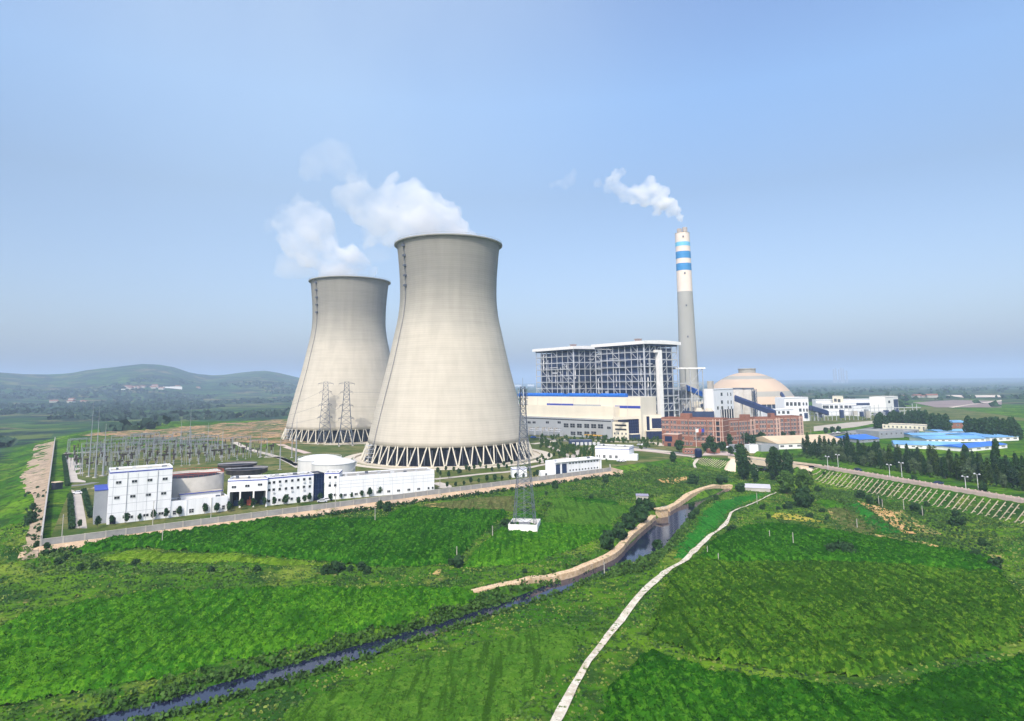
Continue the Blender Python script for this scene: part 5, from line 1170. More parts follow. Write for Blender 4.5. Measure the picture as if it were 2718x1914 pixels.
rp('F',[(1150,1440),(1500,1340),(1900,1290),(2290,1190)],9,M_asph); rp('G',[(0,905),(400,860),(760,800)],8,M_asph)
sheet('plant_road',PS('M',[(1240,180),(1500,190),(1540,235),(1400,225),(1200,228)]),M_pink,.12,8.)
# sloping tan embankment above the factory road
sheet('bare_earth_strip',PS('F',[(1450,1370),(1900,1310),(2290,1240),(2290,1330),(1900,1345),(1500,1375)]),mat('tan_sand',(.62,.5,.36),.95,.15,.1),.14,10.)
sheet('bare_earth_strip',PS('G',[(0,790),(400,745),(740,720),(760,750),(500,800),(0,850)]),mat('grey_tan_earth',(.42,.37,.3),.95,.2,.1),.12,10.)
for pts in ([(1600,410),(2290,410),(2290,435),(1800,440)],[(1640,560),(2290,470),(2290,485),(1900,530),(1700,566)],[(1200,500),(1700,470),(2290,480),(2290,560),(1500,560)]):
    sheet('distant_bare_ground',PS('G',pts),mat('distant_sand',(.6,.5,.4),.95,.15,.02) if pts[0][0]!=1200 else mat('violet_brown_earth',(.24,.18,.16),.95,.2,.02),.35+.3*(pts[0][0]!=1200),60.)
# ================================================================ ROAD EMBANKMENT, BRIDGE, SLOPE LATTICE
nR=(rd[1],-rd[0])                                    # towards the valley / viewer
R0=(R1[0]-rd[0]*4,R1[1]-rd[1]*4); far3=(R1[0]+rd[0]*250,R1[1]+rd[1]*250)
off=lambda p,d:(p[0]+nR[0]*d,p[1]+nR[1]*d)
strip('embankment_road',[off(R0,-4),off(far3,-4)],6,M_pink,.12,10.)
def seg_wall(name,a,b,m,z0,z1,th,label,step=3.2,jag=.12):
    L=math.hypot(b[0]-a[0],b[1]-a[1]); o=empty(name,a[0],a[1],0,math.atan2(b[1]-a[1],b[0]-a[0]),label,'parapet'); n=int(L/step); r=random.Random(5)
    mb=MB(); mb.box(0,L,-th/2,th/2,z0,z1)
    mb.build('panel',m,o); p=MB()
    for i in range(n+1): p.box(i*step-.2,i*step+.2,-th/2-.08,th/2+.08,z0,z1+.3)
    p.build('posts',m,o); return o
seg_wall('road_parapet',off(R0,-.3),off(far3,-.3),M_pink,-.6,1.25,.5,'long low pinkish parapet along the embankment road above the ribbed slope')
seg_wall('road_parapet',off(R0,-7.4),off(far3,-7.4),M_pink,-.3,.6,.4,'farther pinkish kerb wall on the tree side of the embankment road')
# concrete ribs on the slopes
def lattice(a,b,w,drop,step,label,slant=.1,rows=3,skip=0):
    dx,dy=direc(a,b); nx_,ny_=dy,-dx; L=math.hypot(b[0]-a[0],b[1]-a[1]); o=empty('slope_ribs',a[0],a[1],0,0,label,'slope ribs','retaining slopes'); n=int(L/step); r=random.Random(9)
    for i in range(n):
        t=i*step+r.uniform(-.5,.5); mb=MB(); pr=None; kk=10
        for j in range(kk+1):
            d=.6+(w-.8)*j/kk; x=a[0]+dx*(t-slant*d)+nx_*d; y=a[1]+dy*(t-slant*d)+ny_*d; z=T1(x,y)+.22
            if pr: mb.bar((pr[0]-a[0],pr[1]-a[1],pr[2]),(x-a[0],y-a[1],z),.2)
            if j in(2,5,8): mb.bar((x-a[0],y-a[1],z),(x-a[0]+dx*r.uniform(.8,1.6),y-a[1]+dy*1.2,z),.2)
            pr=(x,y,z)
        mb.build('rib',M_rib,o)
    return o
M_rib=mat('pale_rib_concrete',(.34,.29,.2),.9,.3,.3,col2=(.56,.47,.35))
lattice(off(R1,.5),off(far3,.5),8.3,7,3.1,'long green slope under the embankment road crossed by slanting pale concrete ribs')
LA=P('M',1205,240); LB=P('M',1500,265); lattice(LB,LA,9,6,2.4,'small ribbed slope between the kiosk lawn and the left bridge abutment') if False else None
def slope_left():
    a,b=LA,LB; dx,dy=direc(a,b); nx_,ny_=dy,-dx; o=empty('slope_ribs',a[0],a[1],0,0,'small green slope with pale ribs left of the bridge, below the brick gatehouse','slope ribs','retaining slopes'); L=math.hypot(b[0]-a[0],b[1]-a[1])
    for i in range(13):
        mb=MB(); pr=None; t=L*i/13
        for j in range(7):
            d=.8+8.2*j/6; x=a[0]+dx*(t-.3*d)+nx_*d; y=a[1]+dy*(t-.3*d)+ny_*d; z=T1(x,y)+.2
            if pr: mb.bar((pr[0]-a[0],pr[1]-a[1],pr[2]),(x-a[0],y-a[1],z),.22)
            pr=(x,y,z)
        mb.build('rib',M_rib,o)
slope_left()
p0=GS('M',[(1190,240),(1150,275),(1118,315),(1132,362)]); strip('stepped_path',p0,1.6,M_beigec,.35,2.)
# abutments and bridge
M_abut=mat('cream_abutment_concrete',(.66,.54,.4),.9,.1,.3)  # even cream concrete of abutments and bridge parapets
a1=P('M',1545,262,0); b1_=P('N',215,340,0); o=empty('road_bridge',a1[0],a1[1],0,math.atan2(b1_[1]-a1[1],b1_[0]-a1[0]),'pale concrete road bridge over the river valley, half hidden by two dark trees','bridge'); L=math.hypot(b1_[0]-a1[0],b1_[1]-a1[1])
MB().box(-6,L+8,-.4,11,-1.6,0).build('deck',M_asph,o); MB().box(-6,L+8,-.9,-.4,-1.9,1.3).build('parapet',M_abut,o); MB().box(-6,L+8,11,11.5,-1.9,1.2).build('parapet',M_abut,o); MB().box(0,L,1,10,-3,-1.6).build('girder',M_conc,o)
for f in(.33,.66): 
    for y in(1.2,8.5): MB().lathe([(.9,-8.5),(.9,-3)],12,cx=L*f,cy=y).build('pier',M_whitep,o)
    MB().box(L*f-1.2,L*f+1.2,0,10.5,-3.8,-3).build('pier_cap',M_whitep,o)
for (k,pts,lab) in(('M',[(1500,262),(1545,262),(1540,395),(1430,380)],'pale triangular abutment slope at the left end of the bridge'),('N',[(250,352),(375,365),(300,470),(205,440)],'pale concrete abutment slope at the right end of the bridge')):
    tops=[P(k,*pts[0]),P(k,*pts[1])]; bots=[P(k,pts[2][0],pts[2][1],-5.6),P(k,pts[3][0],pts[3][1],-5.6)]
    vs=[(*tops[0],.1),(*tops[1],.1),(*bots[0],-6.3),(*bots[1],-6.3)]; c=(tops[0][0],tops[0][1]+4); vs2=[(x,y+3.5,z) for x,y,z in vs]
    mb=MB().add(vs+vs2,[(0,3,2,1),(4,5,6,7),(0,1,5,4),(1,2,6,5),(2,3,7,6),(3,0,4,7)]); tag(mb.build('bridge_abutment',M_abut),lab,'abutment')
# ================================================================ FACTORIES ON THE RIGHT
def gable(name,label,k,A,Bq,yt,dep,mw,mr,pitch=.18,z0=0,group=None,wins=0,cat='factory shed',ridge_y=False):
    a=P(k,*A,z0);b=P(k,*Bq,z0); h=HT(a,k,yt,A[0])-z0; L=math.hypot(b[0]-a[0],b[1]-a[1]); o=empty(name,a[0],a[1],z0,math.atan2(b[1]-a[1],b[0]-a[0]),label,cat,group)
    rz=dep/2*pitch; MB().box(0,L,0,dep,-2,h).build('wall',mw,o)
    MB().add([(-.6,-.6,h),(L+.6,-.6,h),(L+.6,dep+.6,h),(-.6,dep+.6,h),(-.6,dep/2,h+rz),(L+.6,dep/2,h+rz)],[(0,1,5,4),(3,4,5,2),(0,4,3),(1,2,5),(0,3,2,1)]).build('roof',mr,o)
    n=wins
    for i in range(n):
        w=bpy.data.objects.new('window',winmesh(L/n*.45,min(1.6,h*.35),'tall')); COL.objects.link(w); w.parent=o; w.location=(L*(i+.5)/n,0,h*.55)
    return o
M_broof=mat('blue_sheet_roof',(.17,.38,.66),.5,.3,.06,stretch=(1,.3,1)); M_tanroof=mat('tan_sheet_roof',(.58,.46,.31),.8,.12,.08)
gable('tan_roof_shed','long shed with a broad tan roof and white wall behind the poplars','N',(20,165),(700,140),108,38,M_whitep,M_tanroof,.22,wins=8)
gable('blue_roof_shed','nearest blue-roofed shed, wide bright roof directly behind the poplars','N',(1210,150),(1900,170),112,24,M_whitep,M_broof,.16,group='blue-roofed factory sheds',wins=9)
gable('blue_roof_shed','blue-roofed shed at the right end, cut by a tall dark tree','N',(1930,190),(2350,150),150,20,M_whitep,mat('deep_blue_sheet_roof',(.04,.16,.6),.5,.2,.1),.16,group='blue-roofed factory sheds',wins=5)
gable('blue_roof_shed','second blue-roofed shed, just behind the nearest one','G',(1380,985),(2100,975),945,22,M_whitep,M_broof,.16,group='blue-roofed factory sheds',wins=9)
gable('blue_roof_shed','narrow blue-roofed shed in the third row with a white front','G',(1210,930),(1960,925),898,20,M_whitep,M_broof,.14,group='blue-roofed factory sheds',wins=8)
gable('blue_roof_shed','farthest long pale blue roof, in front of the red brick store','G',(1520,890),(2120,880),852,18,M_whitep,M_broof,.14,group='blue-roofed factory sheds',wins=6)
gable('blue_roof_shed','pale blue roof with white wall at the far right edge','G',(2150,975),(2500,960),925,40,M_whitep,M_broof,.12,group='blue-roofed factory sheds',wins=4)
gable('blue_roof_shed','small deep blue roof beside the tan-roofed shed','G',(560,990),(800,975),950,26,M_ann,mat('deep_blue_sheet_roof',(.04,.16,.6)),.2,group='blue-roofed factory sheds',wins=3)
gable('brick_store','dark red brick store with a pale blue roof between two clumps of dark trees','G',(1640,815),(1880,815),742,30,M_brick,M_broof,.1,wins=3)
for (A,B_,yt,lab,n) in(((840,830),(1540,860),762,'long cream two-storey factory block with a flat grey roof, the farthest cream one',13),((380,905),(790,935),858,'low cream factory block with arched windows left of the open-fronted one',8),((800,940),(1100,925),850,'cream factory block with a dark open front, middle of the three',5),((1100,915),(1290,890),850,'small cream block joined to the right of the open-fronted one',2)):
    a=P('G',*A);b=P('G',*B_); bb_=Bld('factory_building',lab,'factory building',a,b,HT(a,'G',yt,A[0]),24,M_beige if 'open' not in lab else M_ann,M_roofg,group='cream factory buildings')
    for i in range(n):
        bb_.win('F',bb_.L*(i+.5)/n,bb_.h*.62,bb_.L/n*.4,1.8,'tall'); 
        if 'two-storey' in lab and i>8: bb_.win('F',bb_.L*(i+.5)/n,bb_.h*.28,bb_.L/n*.3,1.8,'tall')
# ================================================================ DISTANT THINGS
def GM(k,x,y):
    d=ray(*q(k,x,y)); l=math.hypot(d[0],d[1]); D=500.
    while D<9000:
        if HC+d[2]/l*D<=T1(d[0]/l*D,d[1]/l*D): break
        D*=1.01
    return (d[0]/l*D,d[1]/l*D)
for (k,x0,x1,yb,yt,_D,lab,m) in(('A',1000,1045,522,510,3300,'tiny white house at the left end of the village under the hills',M_whitep),('A',1325,1360,498,480,3500,'tiny white block in the middle of the hillside village',M_whitep),
    ('A',1395,1425,510,490,3450,'tiny cream block beside the long white hillside shed',M_beige),('A',1425,1620,500,484,3600,'long thin white shed on the slope under the highest hill',M_whitep),('A',1780,1890,815,802,1250,'low white roofed hut beyond the bare mounds',M_whitep),
    ('E',60,130,632,618,7000,'distant long white shed on the horizon between tower and boiler house',M_whitep),('E',190,260,630,615,7200,'distant short white shed on the horizon left of the boiler houses',M_whitep)):
    a=GM(k,x0,yb); D_=math.hypot(*a); b=PD(k,x1,yb,D_); zb=T1(*a); zt=Zat(a[0],a[1],q(k,0,yt)[1]); Bld('distant_building',lab,'building',a,b,max(4,zt-zb),12+D_*.005,m,M_roofb,z0=zb,par=0,foot=20)
r=random.Random(12)
hs=[]
_seen=set()
for i in range(34):
    if i<22: k,x,y=('A',r.uniform(1060,1800),r.uniform(488,512))
    elif i<28: k,x,y=('A',r.uniform(300,700),r.uniform(625,660))
    else: k,x,y=('G',r.uniform(1000,1500),440)
    p=GM(k,x,y); hs.append((*p,T1(*p),r.uniform(-.5,.5),1.0+r.random()*.8))
o=empty('village_house',0,0,0,0,'small far-off village house with a reddish roof','house'); MB().box(-7,7,-4,4,-4,3.5).build('wall',M_conc,o); MB().add([(-7.6,-4.6,3.5),(7.6,-4.6,3.5),(7.6,4.6,3.5),(-7.6,4.6,3.5),(-7.6,0,5.5),(7.6,0,5.5)],[(0,1,5,4),(3,4,5,2),(0,4,3),(1,2,5),(0,3,2,1)]).build('roof',M_brick,o)
copies(o,hs,'far-off village houses')
for i,(x,y0,w) in enumerate(((2190,120,45),(2225,130,40),(2230,122,50),(2300,128,40),(2330,118,45),(2360,126,40))):
    pass
for i,(x,yt,w) in enumerate(((235,90,22),(262,80,20),(300,96,16),(325,76,24),(352,84,22),(392,110,22))):
    D_=9500; a=PD('G',x,180,D_); b=PD('G',x+w,180,D_); Bld('distant_tower_block',['leftmost','second','third','fourth','fifth','rightmost'][i]+' of six hazy high-rise blocks standing on the horizon','tower block',a,b,Zat(a[0],a[1],q('G',0,yt)[1]),30,M_ann,M_ann,par=0,foot=60,group='hazy high-rises on the horizon')
# ================================================================ SUBSTATION
def post_insulator(h,label):
    o=empty('insulator_post',0,0,0,0,label,'insulator post'); MB().bar((0,0,0),(0,0,h),.15,.13,8).build('pole',M_galv,o)
    MB().lathe([(.15,h),(.36,h+.3),(.2,h+.5),(.36,h+.9),(.2,h+1.1),(.36,h+1.5),(.2,h+1.7),(.34,h+2.1),(.12,h+2.5)],8).build('insulator',M_ins,o); MB().box(-.5,.5,-.5,.5,0,.35).build('footing',M_conc,o); return o
def breaker(label):
    o=empty('circuit_breaker',0,0,0,0,label,'circuit breaker')
    MB().bar((0,0,0),(0,0,2.6),.3,n=6).build('pedestal',M_galv,o); MB().lathe([(.3,2.6),(.55,3),(.35,3.3),(.55,3.8),(.35,4.2),(.55,4.7),(.3,5)],8).build('insulator',M_ins,o); MB().bar((-1.7,0,5.5),(1.7,0,5.5),.45,n=8).build('interrupter',M_ins,o); return o
def frame_gantry(label,w=14,h=13):
    o=empty('gantry',0,0,0,0,label,'gantry')
    for s_ in(-1,1): MB().bar((s_*w/2-.0,-1.6,0),(s_*w/2,0,h),.14,n=6).bar((s_*w/2,1.6,0),(s_*w/2,0,h),.14,n=6).bar((s_*w/2,-.9,h*.45),(s_*w/2,.9,h*.45),.12).build('leg',M_galv,o)
    mb=MB()
    for y in(-.5,.5):
        for z in(h,h-.9): mb.bar((-w/2,y,z),(w/2,y,z),.1)
    for i in range(8):
        x0=-w/2+w*i/8;x1=x0+w/8
        for y in(-.5,.5): mb.bar((x0,y,h-.9 if i%2 else h),(x1,y,h if i%2 else h-.9),.07)
    mb.build('beam',M_galv,o)
    for i in range(3): x=-w/3+i*w/3; MB().lathe([(.12,h-.9),(.28,h-1.3),(.14,h-1.7),(.28,h-2.1),(.12,h-2.6)],6,cx=x).build('insulator_string',M_ins,o)
    return o
def mast(label,h=32):
    o=empty('lightning_mast',0,0,0,0,label,'lightning mast'); mb=MB(); mb.bar((0,0,0),(0,0,h*.6),.34,.22,8).bar((0,0,h*.6),(0,0,h),.14,.05,6); mb.build('pole',M_galv,o); MB().box(-.8,.8,-.8,.8,0,.4).build('footing',M_conc,o); return o
sa,sb,sc_,sd=P('B',640,440),P('C',800,215),P('C',380,-30),P('B',560,40)
ux=direc(sa,sb); vx=(-ux[1],ux[0]); Ls=math.hypot(sb[0]-sa[0],sb[1]-sa[1]); r=random.Random(21)
blocks=[b1,b5,b6,b8,b2]
def free(x,y):
    for T in(TC,T2C):
        if math.hypot(x-T[0],y-T[1])<76: return False
    return True
posts=[];brk=[];gan=[]
for j in range(15):
    v=j*11.5; nn=int(Ls/5.5)
    for i in range(nn):
        u=i*5.5+r.uniform(-.4,.4); x=sa[0]+ux[0]*u+vx[0]*v; y=sa[1]+ux[1]*u+vx[1]*v
        if not free(x,y) or (x>-130 and y<480): continue
        pxl=proj(x,y,3)
        if pxl[0]<175 : continue
        (brk if j%3==1 else posts).append((x,y,0,math.atan2(ux[1],ux[0])+(r.random()<.5)*1.57,r.uniform(.85,1.3))) if r.random()<(.62 if j<12 else .4) else None
r.shuffle(posts); r.shuffle(brk)
for j in range(0,15,2):
    for i in range(int(Ls/15)):
        u=i*15+7; v=j*11.5+5; x=sa[0]+ux[0]*u+vx[0]*v; y=sa[1]+ux[1]*u+vx[1]*v
        if free(x,y) and not(x>-130 and y<480) and proj(x,y,3)[0]>185 and r.random()<.7: gan.append((x,y,0,math.atan2(ux[1],ux[0]),r.uniform(.85,1.1)))
copies(post_insulator(5,'thin grey post with a ribbed brown insulator in the switchyard'),posts[:250],'insulator posts of the switchyard')
copies(breaker('T-headed brown circuit breaker on a grey pedestal in the switchyard'),brk[:120],'circuit breakers of the switchyard')
copies(frame_gantry('grey A-frame gantry with a lattice beam in the switchyard'),gan,'gantries of the switchyard')
print('SUB',len(posts),len(brk),len(gan))
def tall(k,xb,yb,yt,lab,fat=1.0):
    p=P(k,xb,yb); h=Zat(p[0],p[1],q(k,0,yt)[1]); m=mast(lab,32); m.location=(p[0],p[1],0); m.scale=(fat*1.2,fat*1.2,h/32); m['group']='lightning masts of the switchyard'; return m
tall('A',670,1400,640,'tall thin mast, leftmost of the switchyard'); tall('A',735,1410,680,'thin mast second from the left in the switchyard'); tall('A',815,1390,860,'thicker shorter mast with a dark head behind the tall white block',1.5); tall('A',1690,1180,700,'thin mast above the middle of the bare orange mounds'); tall('A',1600,1150,780,'thin mast left of the middle one over the bare mounds'); tall('A',2025,1200,920,'stout pale mast near the start of the diagonal road',1.6); tall('A',1875,1170,850,'thin mast right of the middle over the bare mounds')
tall('C',700,370,0,'thin mast left of the white storage tanks'); tall('C',862,300,-160,'stout mast just left of the storage tanks, rising against the farther tower',1.4); tall('C',820,250,-100,'slim mast beside the stout one left of the storage tanks'); tall('C',505,240,0,'thin mast in the middle of the right switchyard half')
A=PD('B',1905,330,400); Bq=PD('B',2010,330,402); Bld('white_relay_house','tiny white relay house among the switchyard posts','building',A,Bq,5,6,M_white,M_roofg,band=.3,bz=.4)
# ================================================================ LATTICE TOWERS
def lattice_tower(name,label,cat,w0,w1,h,n,m,rr=.16,arms=(),ant=None,group=None,taper=1.0,double=False):
    o=empty(name,0,0,0,0,label,cat,group); wd_=lambda z:w1+(w0-w1)*max(0,1-z/h)**taper
    zs=[0]; 
    tot=sum(wd_(h*i/n)+1.2*w1 for i in range(n)); 
    for i in range(n): zs.append(zs[-1]+h*(wd_(h*i/n)+1.2*w1)/tot)
    cs=[(-1,-1),(1,-1),(1,1),(-1,1)]
    for s1,s2 in cs:
        mb=MB()
        for a,b in zip(zs,zs[1:]): mb.bar((s1*wd_(a)/2,s2*wd_(a)/2,a),(s1*wd_(b)/2,s2*wd_(b)/2,b),rr)
        mb.build('leg',m,o)
    for f in range(4):
        mb=MB(); c=cs[f];d=cs[(f+1)%4]
        for a,b in zip(zs,zs[1:]):
            A_=(c[0]*wd_(a)/2,c[1]*wd_(a)/2,a);B_=(d[0]*wd_(a)/2,d[1]*wd_(a)/2,a);C_=(c[0]*wd_(b)/2,c[1]*wd_(b)/2,b);D_=(d[0]*wd_(b)/2,d[1]*wd_(b)/2,b)
            mb.bar(A_,D_,rr*.55).bar(B_,C_,rr*.55).bar(C_,D_,rr*.55)
        mb.build('bracing',m,o)
    for z,l in arms:
        mb=MB()
        for sx in(-1,1):
            w=wd_(z)/2
            for sy in(-1,1): mb.bar((sx*w,sy*w,z),(sx*l,0,z+.3),rr*.8).bar((sx*w,sy*w,z+1.6),(sx*l,0,z+.3),rr*.6)
            for k_ in(.35,.65): mb.bar((sx*(w+(l-w)*k_),-w*(1-k_),z),(sx*(w+(l-w)*k_),w*(1-k_),z),rr*.5)
            mb.bar((sx*l,0,z+.2),(sx*l,0,z-1.4),.13)
        mb.build('cross_arm',m,o)
    return o
M_pyl=mat('dark_pylon_steel',(.1,.12,.16),.6,.2,1)
for (x,yb,yt,lab) in((400,1440,1028,'left one of the two steel pylons in front of the farther cooling tower'),(540,1450,1028,'right one of the two steel pylons in front of the farther cooling tower')):
    p=P('D',x,yb); h=Zat(p[0],p[1],q('D',0,yt)[1]); t=lattice_tower('pylon',lab,'pylon',11.5,3.4,h,11,M_pyl,.22,[(h-1.8,6.5),(h*.83,5.2),(h*.62,5.6),(h*.42,6.4)],group='pylons before the farther tower',taper=1.15); t.location=(p[0],p[1],0); t.rotation_euler=(0,0,.3)
    for cx_ in(-5.5,5.5):
        for cy_ in(-5.5,5.5): MB().box(cx_-.7,cx_+.7,cy_-.7,cy_+.7,-.3,.8).build('footing',M_conc,t)
    if x==400: PA=(p,h)
    else: PB=(p,h)
def wire(a,b,sag,rad=.07,lab=None,n=14):
    mb=MB(); pr=None; A_=Vector(a)
    for i in range(n+1):
        t=i/n; v=Vector(a).lerp(Vector(b),t)-A_; v.z-=sag*4*t*(1-t)
        if pr: mb.bar(pr,v,rad,n=3)
        pr=v.copy()
    o=mb.build('power_line',M_dkst,loc=A_); return tag(o,lab,'power line','power lines')
for f,lab,sg in((.83,'upper wire slung between the two pylons and off to the right',3),(.62,'middle wire slung between the two pylons',3.2),(.42,'lower wire slung between the two pylons',3.4)):
    wire((PA[0][0]+4,PA[0][1]+1,PA[1]*f),(PB[0][0]-5,PB[0][1]-1,PB[1]*f),sg,.08,lab)
for f,lab in((.83,'upper wire running from the right pylon behind the nearer tower'),(.6,'lower wire running from the right pylon behind the nearer tower')):
    wire((PB[0][0]+5,PB[0][1]+1,PB[1]*f),(PB[0][0]+110,PB[0][1]+60,PB[1]*f+1),1.2,.08,lab)
for f,lab in((.83,'upper wire sagging from the left pylon down to the switchyard'),(.62,'second wire sagging from the left pylon down to the switchyard'),(.42,'lowest wire sagging from the left pylon to the switchyard')):
    wire((PA[0][0]-5,PA[0][1]-1,PA[1]*f),(PA[0][0]-85,PA[0][1]+5,12+8*f),3,.08,lab)
# foreground telecom mast with walled base
p=G('L',1325,925); zb=T1(*p); h=Zat(p[0],p[1],q('E',0,675)[1])-zb; t=lattice_tower('lattice_mast','tall slender grey lattice mast with antennas rising from a white walled base','mast',8.2,1.7,h,20,M_pyl,.13,taper=1.5); t.rotation_euler=(0,0,.12)
for z in(h*.985,h*.95,h*.915,h*.87):
    mb=MB().box(-1.9,1.9,-1.9,1.9,z-.1,z)
    mb.build('platform',M_dkst,t)
    for k in range(3 if z<h*.98 else 0):
        a=k*2.09+.5; MB().box(1.9*math.cos(a)-.15,1.9*math.cos(a)+.15,1.9*math.sin(a)-.15,1.9*math.sin(a)+.15,z-.2,z+1.7).build('antenna',M_steelw,t)
MB().bar((0,0,h),(0,0,h+3.5),.06,n=5).build('rod',M_galv,t)
mb=MB(); 
for i in range(60): z=h*i/62; mb.box(-.25,.25,-.03,.03,z,z+.06)
mb.bar((-.25,0,0),(-.25,0,h*.95),.05).bar((.25,0,0),(.25,0,h*.95),.05); mb.build('ladder',M_galv,t)
qa,qb=G('L',1145,1035),G('L',1440,1050); wl=math.hypot(qb[0]-qa[0],qb[1]-qa[1]); wz=T1(*qa)+1.7; o=empty('walled_base',qa[0],qa[1],wz,math.atan2(qb[1]-qa[1],qb[0]-qa[0]),'low white square wall round the foot of the lattice mast','wall'); dpt=wl*1.0
MB().box(0,wl,0,.25,-3.5,2.2).box(0,wl,dpt-.25,dpt,-3.5,2.2).box(0,.25,.25,dpt-.25,-3.5,2.2).box(wl-.25,wl,.25,dpt-.25,-3.5,2.2).build('wall',M_whitep,o); MB().box(-.2,wl+.2,-.2,0,-3.5,-.2).build('footing',M_brickband,o); MB().box(.25,wl-.25,.25,dpt-.25,.0,.3).build('floor',M_brickband,o)
MB().box(wl*.32,wl*.68,dpt*.35,dpt*.65,.3,2.4).build('equipment_cabin',M_ann,o); MB().box(wl*.3,wl*.7,dpt*.33,dpt*.67,2.4,2.55).build('cabin_roof',M_whitep,o)
t.location=(*[sum(v)/2 for v in zip((qa[0]-math.sin(o.rotation_euler.z)*dpt,qa[1]+math.cos(o.rotation_euler.z)*dpt),qb)],wz+.3)
# ================================================================ POLES AND LAMPS
def util_pole(h,label):
    o=empty('utility_pole',0,0,0,0,label,'utility pole'); MB().bar((0,0,0),(0,0,h),.16,.1,8).build('pole',M_conc,o); MB().box(-.35,.35,-.05,.05,h-.6,h-.5).build('crossarm',M_dkst,o); return o
for k,x,yb,yt,lab in (('B',1415,1150,955,'grey pole at the edge of the maize below the tall white block'),('C',1665,940,755,'thin pole in the maize under the dark bush by the tan bank'),('L',985,1060,935,'pole at the ditch between the two maize fields, the upper one'),('L',622,1270,1155,'pole low in the maize field beside the ditch'),
    ('M',560,735,615,'pole beside the purple-roofed hut'),('M',1890,1100,980,'left pole in the dark maize right of the white path'),('M',2130,1165,1000,'right pole of the pair in the dark maize'),('M',1258,1270,1140,'short pole right beside the white path'),('M',1370,1345,1215,'pole in the lower maize right of the white path'),
    ('N',825,970,870,'pole below the emerald strip on the right'),('N',1083,765,665,'pole beside the dark bushes under the ribbed slope'),('N',1045,720,640,'thin pole just left of another under the ribbed slope'),('N',1300,780,670,'leaning looking pole at the top of the nursery rows'),('N',1490,845,730,'pole on the green rows with the dark shrub behind'),('M',1760,720,600,'slim pole between the white path and the long white shed roof'),('M',208,1440,1365,'short white pole at the canal edge')):
    p=G(k,x,yb); zb=T1(*p); h=Zat(p[0],p[1],q(k,0,yt)[1])-zb; u=util_pole(max(4,h),lab); u.location=(p[0],p[1],zb-.2); u['group']='poles in the fields'
def lamp(label,h=8):
    o=empty('street_lamp',0,0,0,0,label,'street lamp'); MB().bar((0,0,0),(0,0,h),.15,.1,8).build('pole',M_frame,o); MB().bar((-1.1,0,h),(1.1,0,h),.06).build('arm',M_frame,o)
    for s_ in(-1,1): MB().lathe([(.06,h-.1),(.4,h-.15),(.42,h+.1),(.2,h+.35),(.05,h+.5)],10,cx=s_*1.1).build('lamp_head',M_steelw,o)
    return o
LSP=[('N',528,372,232,'first white double-headed lamp from the bridge on the embankment road'),('N',632,345,215,'second lamp from the bridge, brownish pole on the tree side'),('N',1158,465,315,'third lamp along the embankment road, near side'),('N',1280,445,295,'fourth lamp along the embankment road, tree side'),('N',1932,595,435,'fifth lamp along the embankment road, near side'),('N',2055,570,410,'farthest right lamp along the embankment road, tree side')]
for k,x,yb,yt,lab in LSP:
    p=P(k,x,yb); h=Zat(p[0],p[1],q(k,0,yt)[1]); l_=lamp(lab); l_.location=(p[0],p[1],0); l_.scale=(1.1,1.1,h/8.3); l_.rotation_euler=(0,0,math.atan2(rd[1],rd[0])); l_['group']='lamps along the embankment road'
ysp=[]
for k,x,y in(('E',930,1440),('B',395,1105),('B',1320,935),('C',1262,760),('L',450,640),('L',2075,430),('B',1910,900),('M',1150,60),('F',1280,1380),('F',920,1370),('F',1845,1290),('E',315,1180)): ysp.append((*P(k,x,y),0,.5,1.0))
copies(util_pole(9,'slim pale pole standing along the plant roads and walls'),ysp,'slim poles around the plant')
# ================================================================ CARS
def car(label,m):
    o=empty('parked_car',0,0,0,0,label,'car'); mb=MB(); pr=[(-2.1,.35),(-2.1,.85),(-1.5,.95),(-1.0,1.42),(.6,1.45),(1.25,.98),(2.1,.85),(2.15,.35)]
    vs=[(x,-.85,z) for x,z in pr]+[(x,.85,z) for x,z in pr]; n=len(pr); mb.add(vs,[(i,(i+1)%n,n+(i+1)%n,n+i) for i in range(n)]+[tuple(range(n))[::-1],tuple(range(n,2*n))]); mb.build('body',m,o)
    MB().box(-1.1,1.0,-.87,.87,1.0,1.35).build('windows',M_glass,o)
    for x in(-1.35,1.35):
        for y in(-.8,.8): MB().bar((x,y-.1,.34),(x,y+.1,.34),.34,n=10).build('wheel',M_dark,o)
    return o
for k,x,y,lab,m in(('N',830,385,'dark car on the embankment road',M_bblue),('F',1600,1300,'dark blue car on the road right of the brick offices',M_bblue),('F',1915,1262,'black car parked near the bare embankment by the offices',M_dark),('F',1420,1340,'pale car on the road under the farthest brick block',M_steelw),('E',250,1160,'blue truck-like car at the right foot of the nearer tower',M_bluepipe),('F',715,1425,'dark car by the grey roadside shed',M_dark),('C',1180,690,'white car before the office stair block',M_white)):
    p=P(k,x,y); c=car(lab,m); c.location=(p[0],p[1],.14); c.rotation_euler=(0,0,.5 if k!='N' else math.atan2(rd[1],rd[0])); c.scale=(1.3,1.3,1.3) if k=='E' else (1.1,1.1,1.1); c['group']='cars around the plant'
cr_=random.Random(8)
cm=[car('pale car parked along the plant roads',M_steelw),car('white car parked along the plant roads',M_white),car('dark car parked along the plant roads',M_bblue)]
lots=[('F',655,1405),('F',690,1408),('F',1250,1372),('F',1290,1366),('F',1500,1330),('F',1700,1300),('E',1330,1235),('E',1370,1236),('E',1410,1238),('E',1130,1400),('E',1160,1402),('E',700,1222),('G',250,880),('G',300,872),('N',1650,520),('C',1130,705),('B',560,620)]
for i,c in enumerate(cm):
    copies(c,[(*P(k,x,y),.14,cr_.uniform(0,.7),1.0) for k,x,y in lots[i::3]],'cars parked along the plant roads')
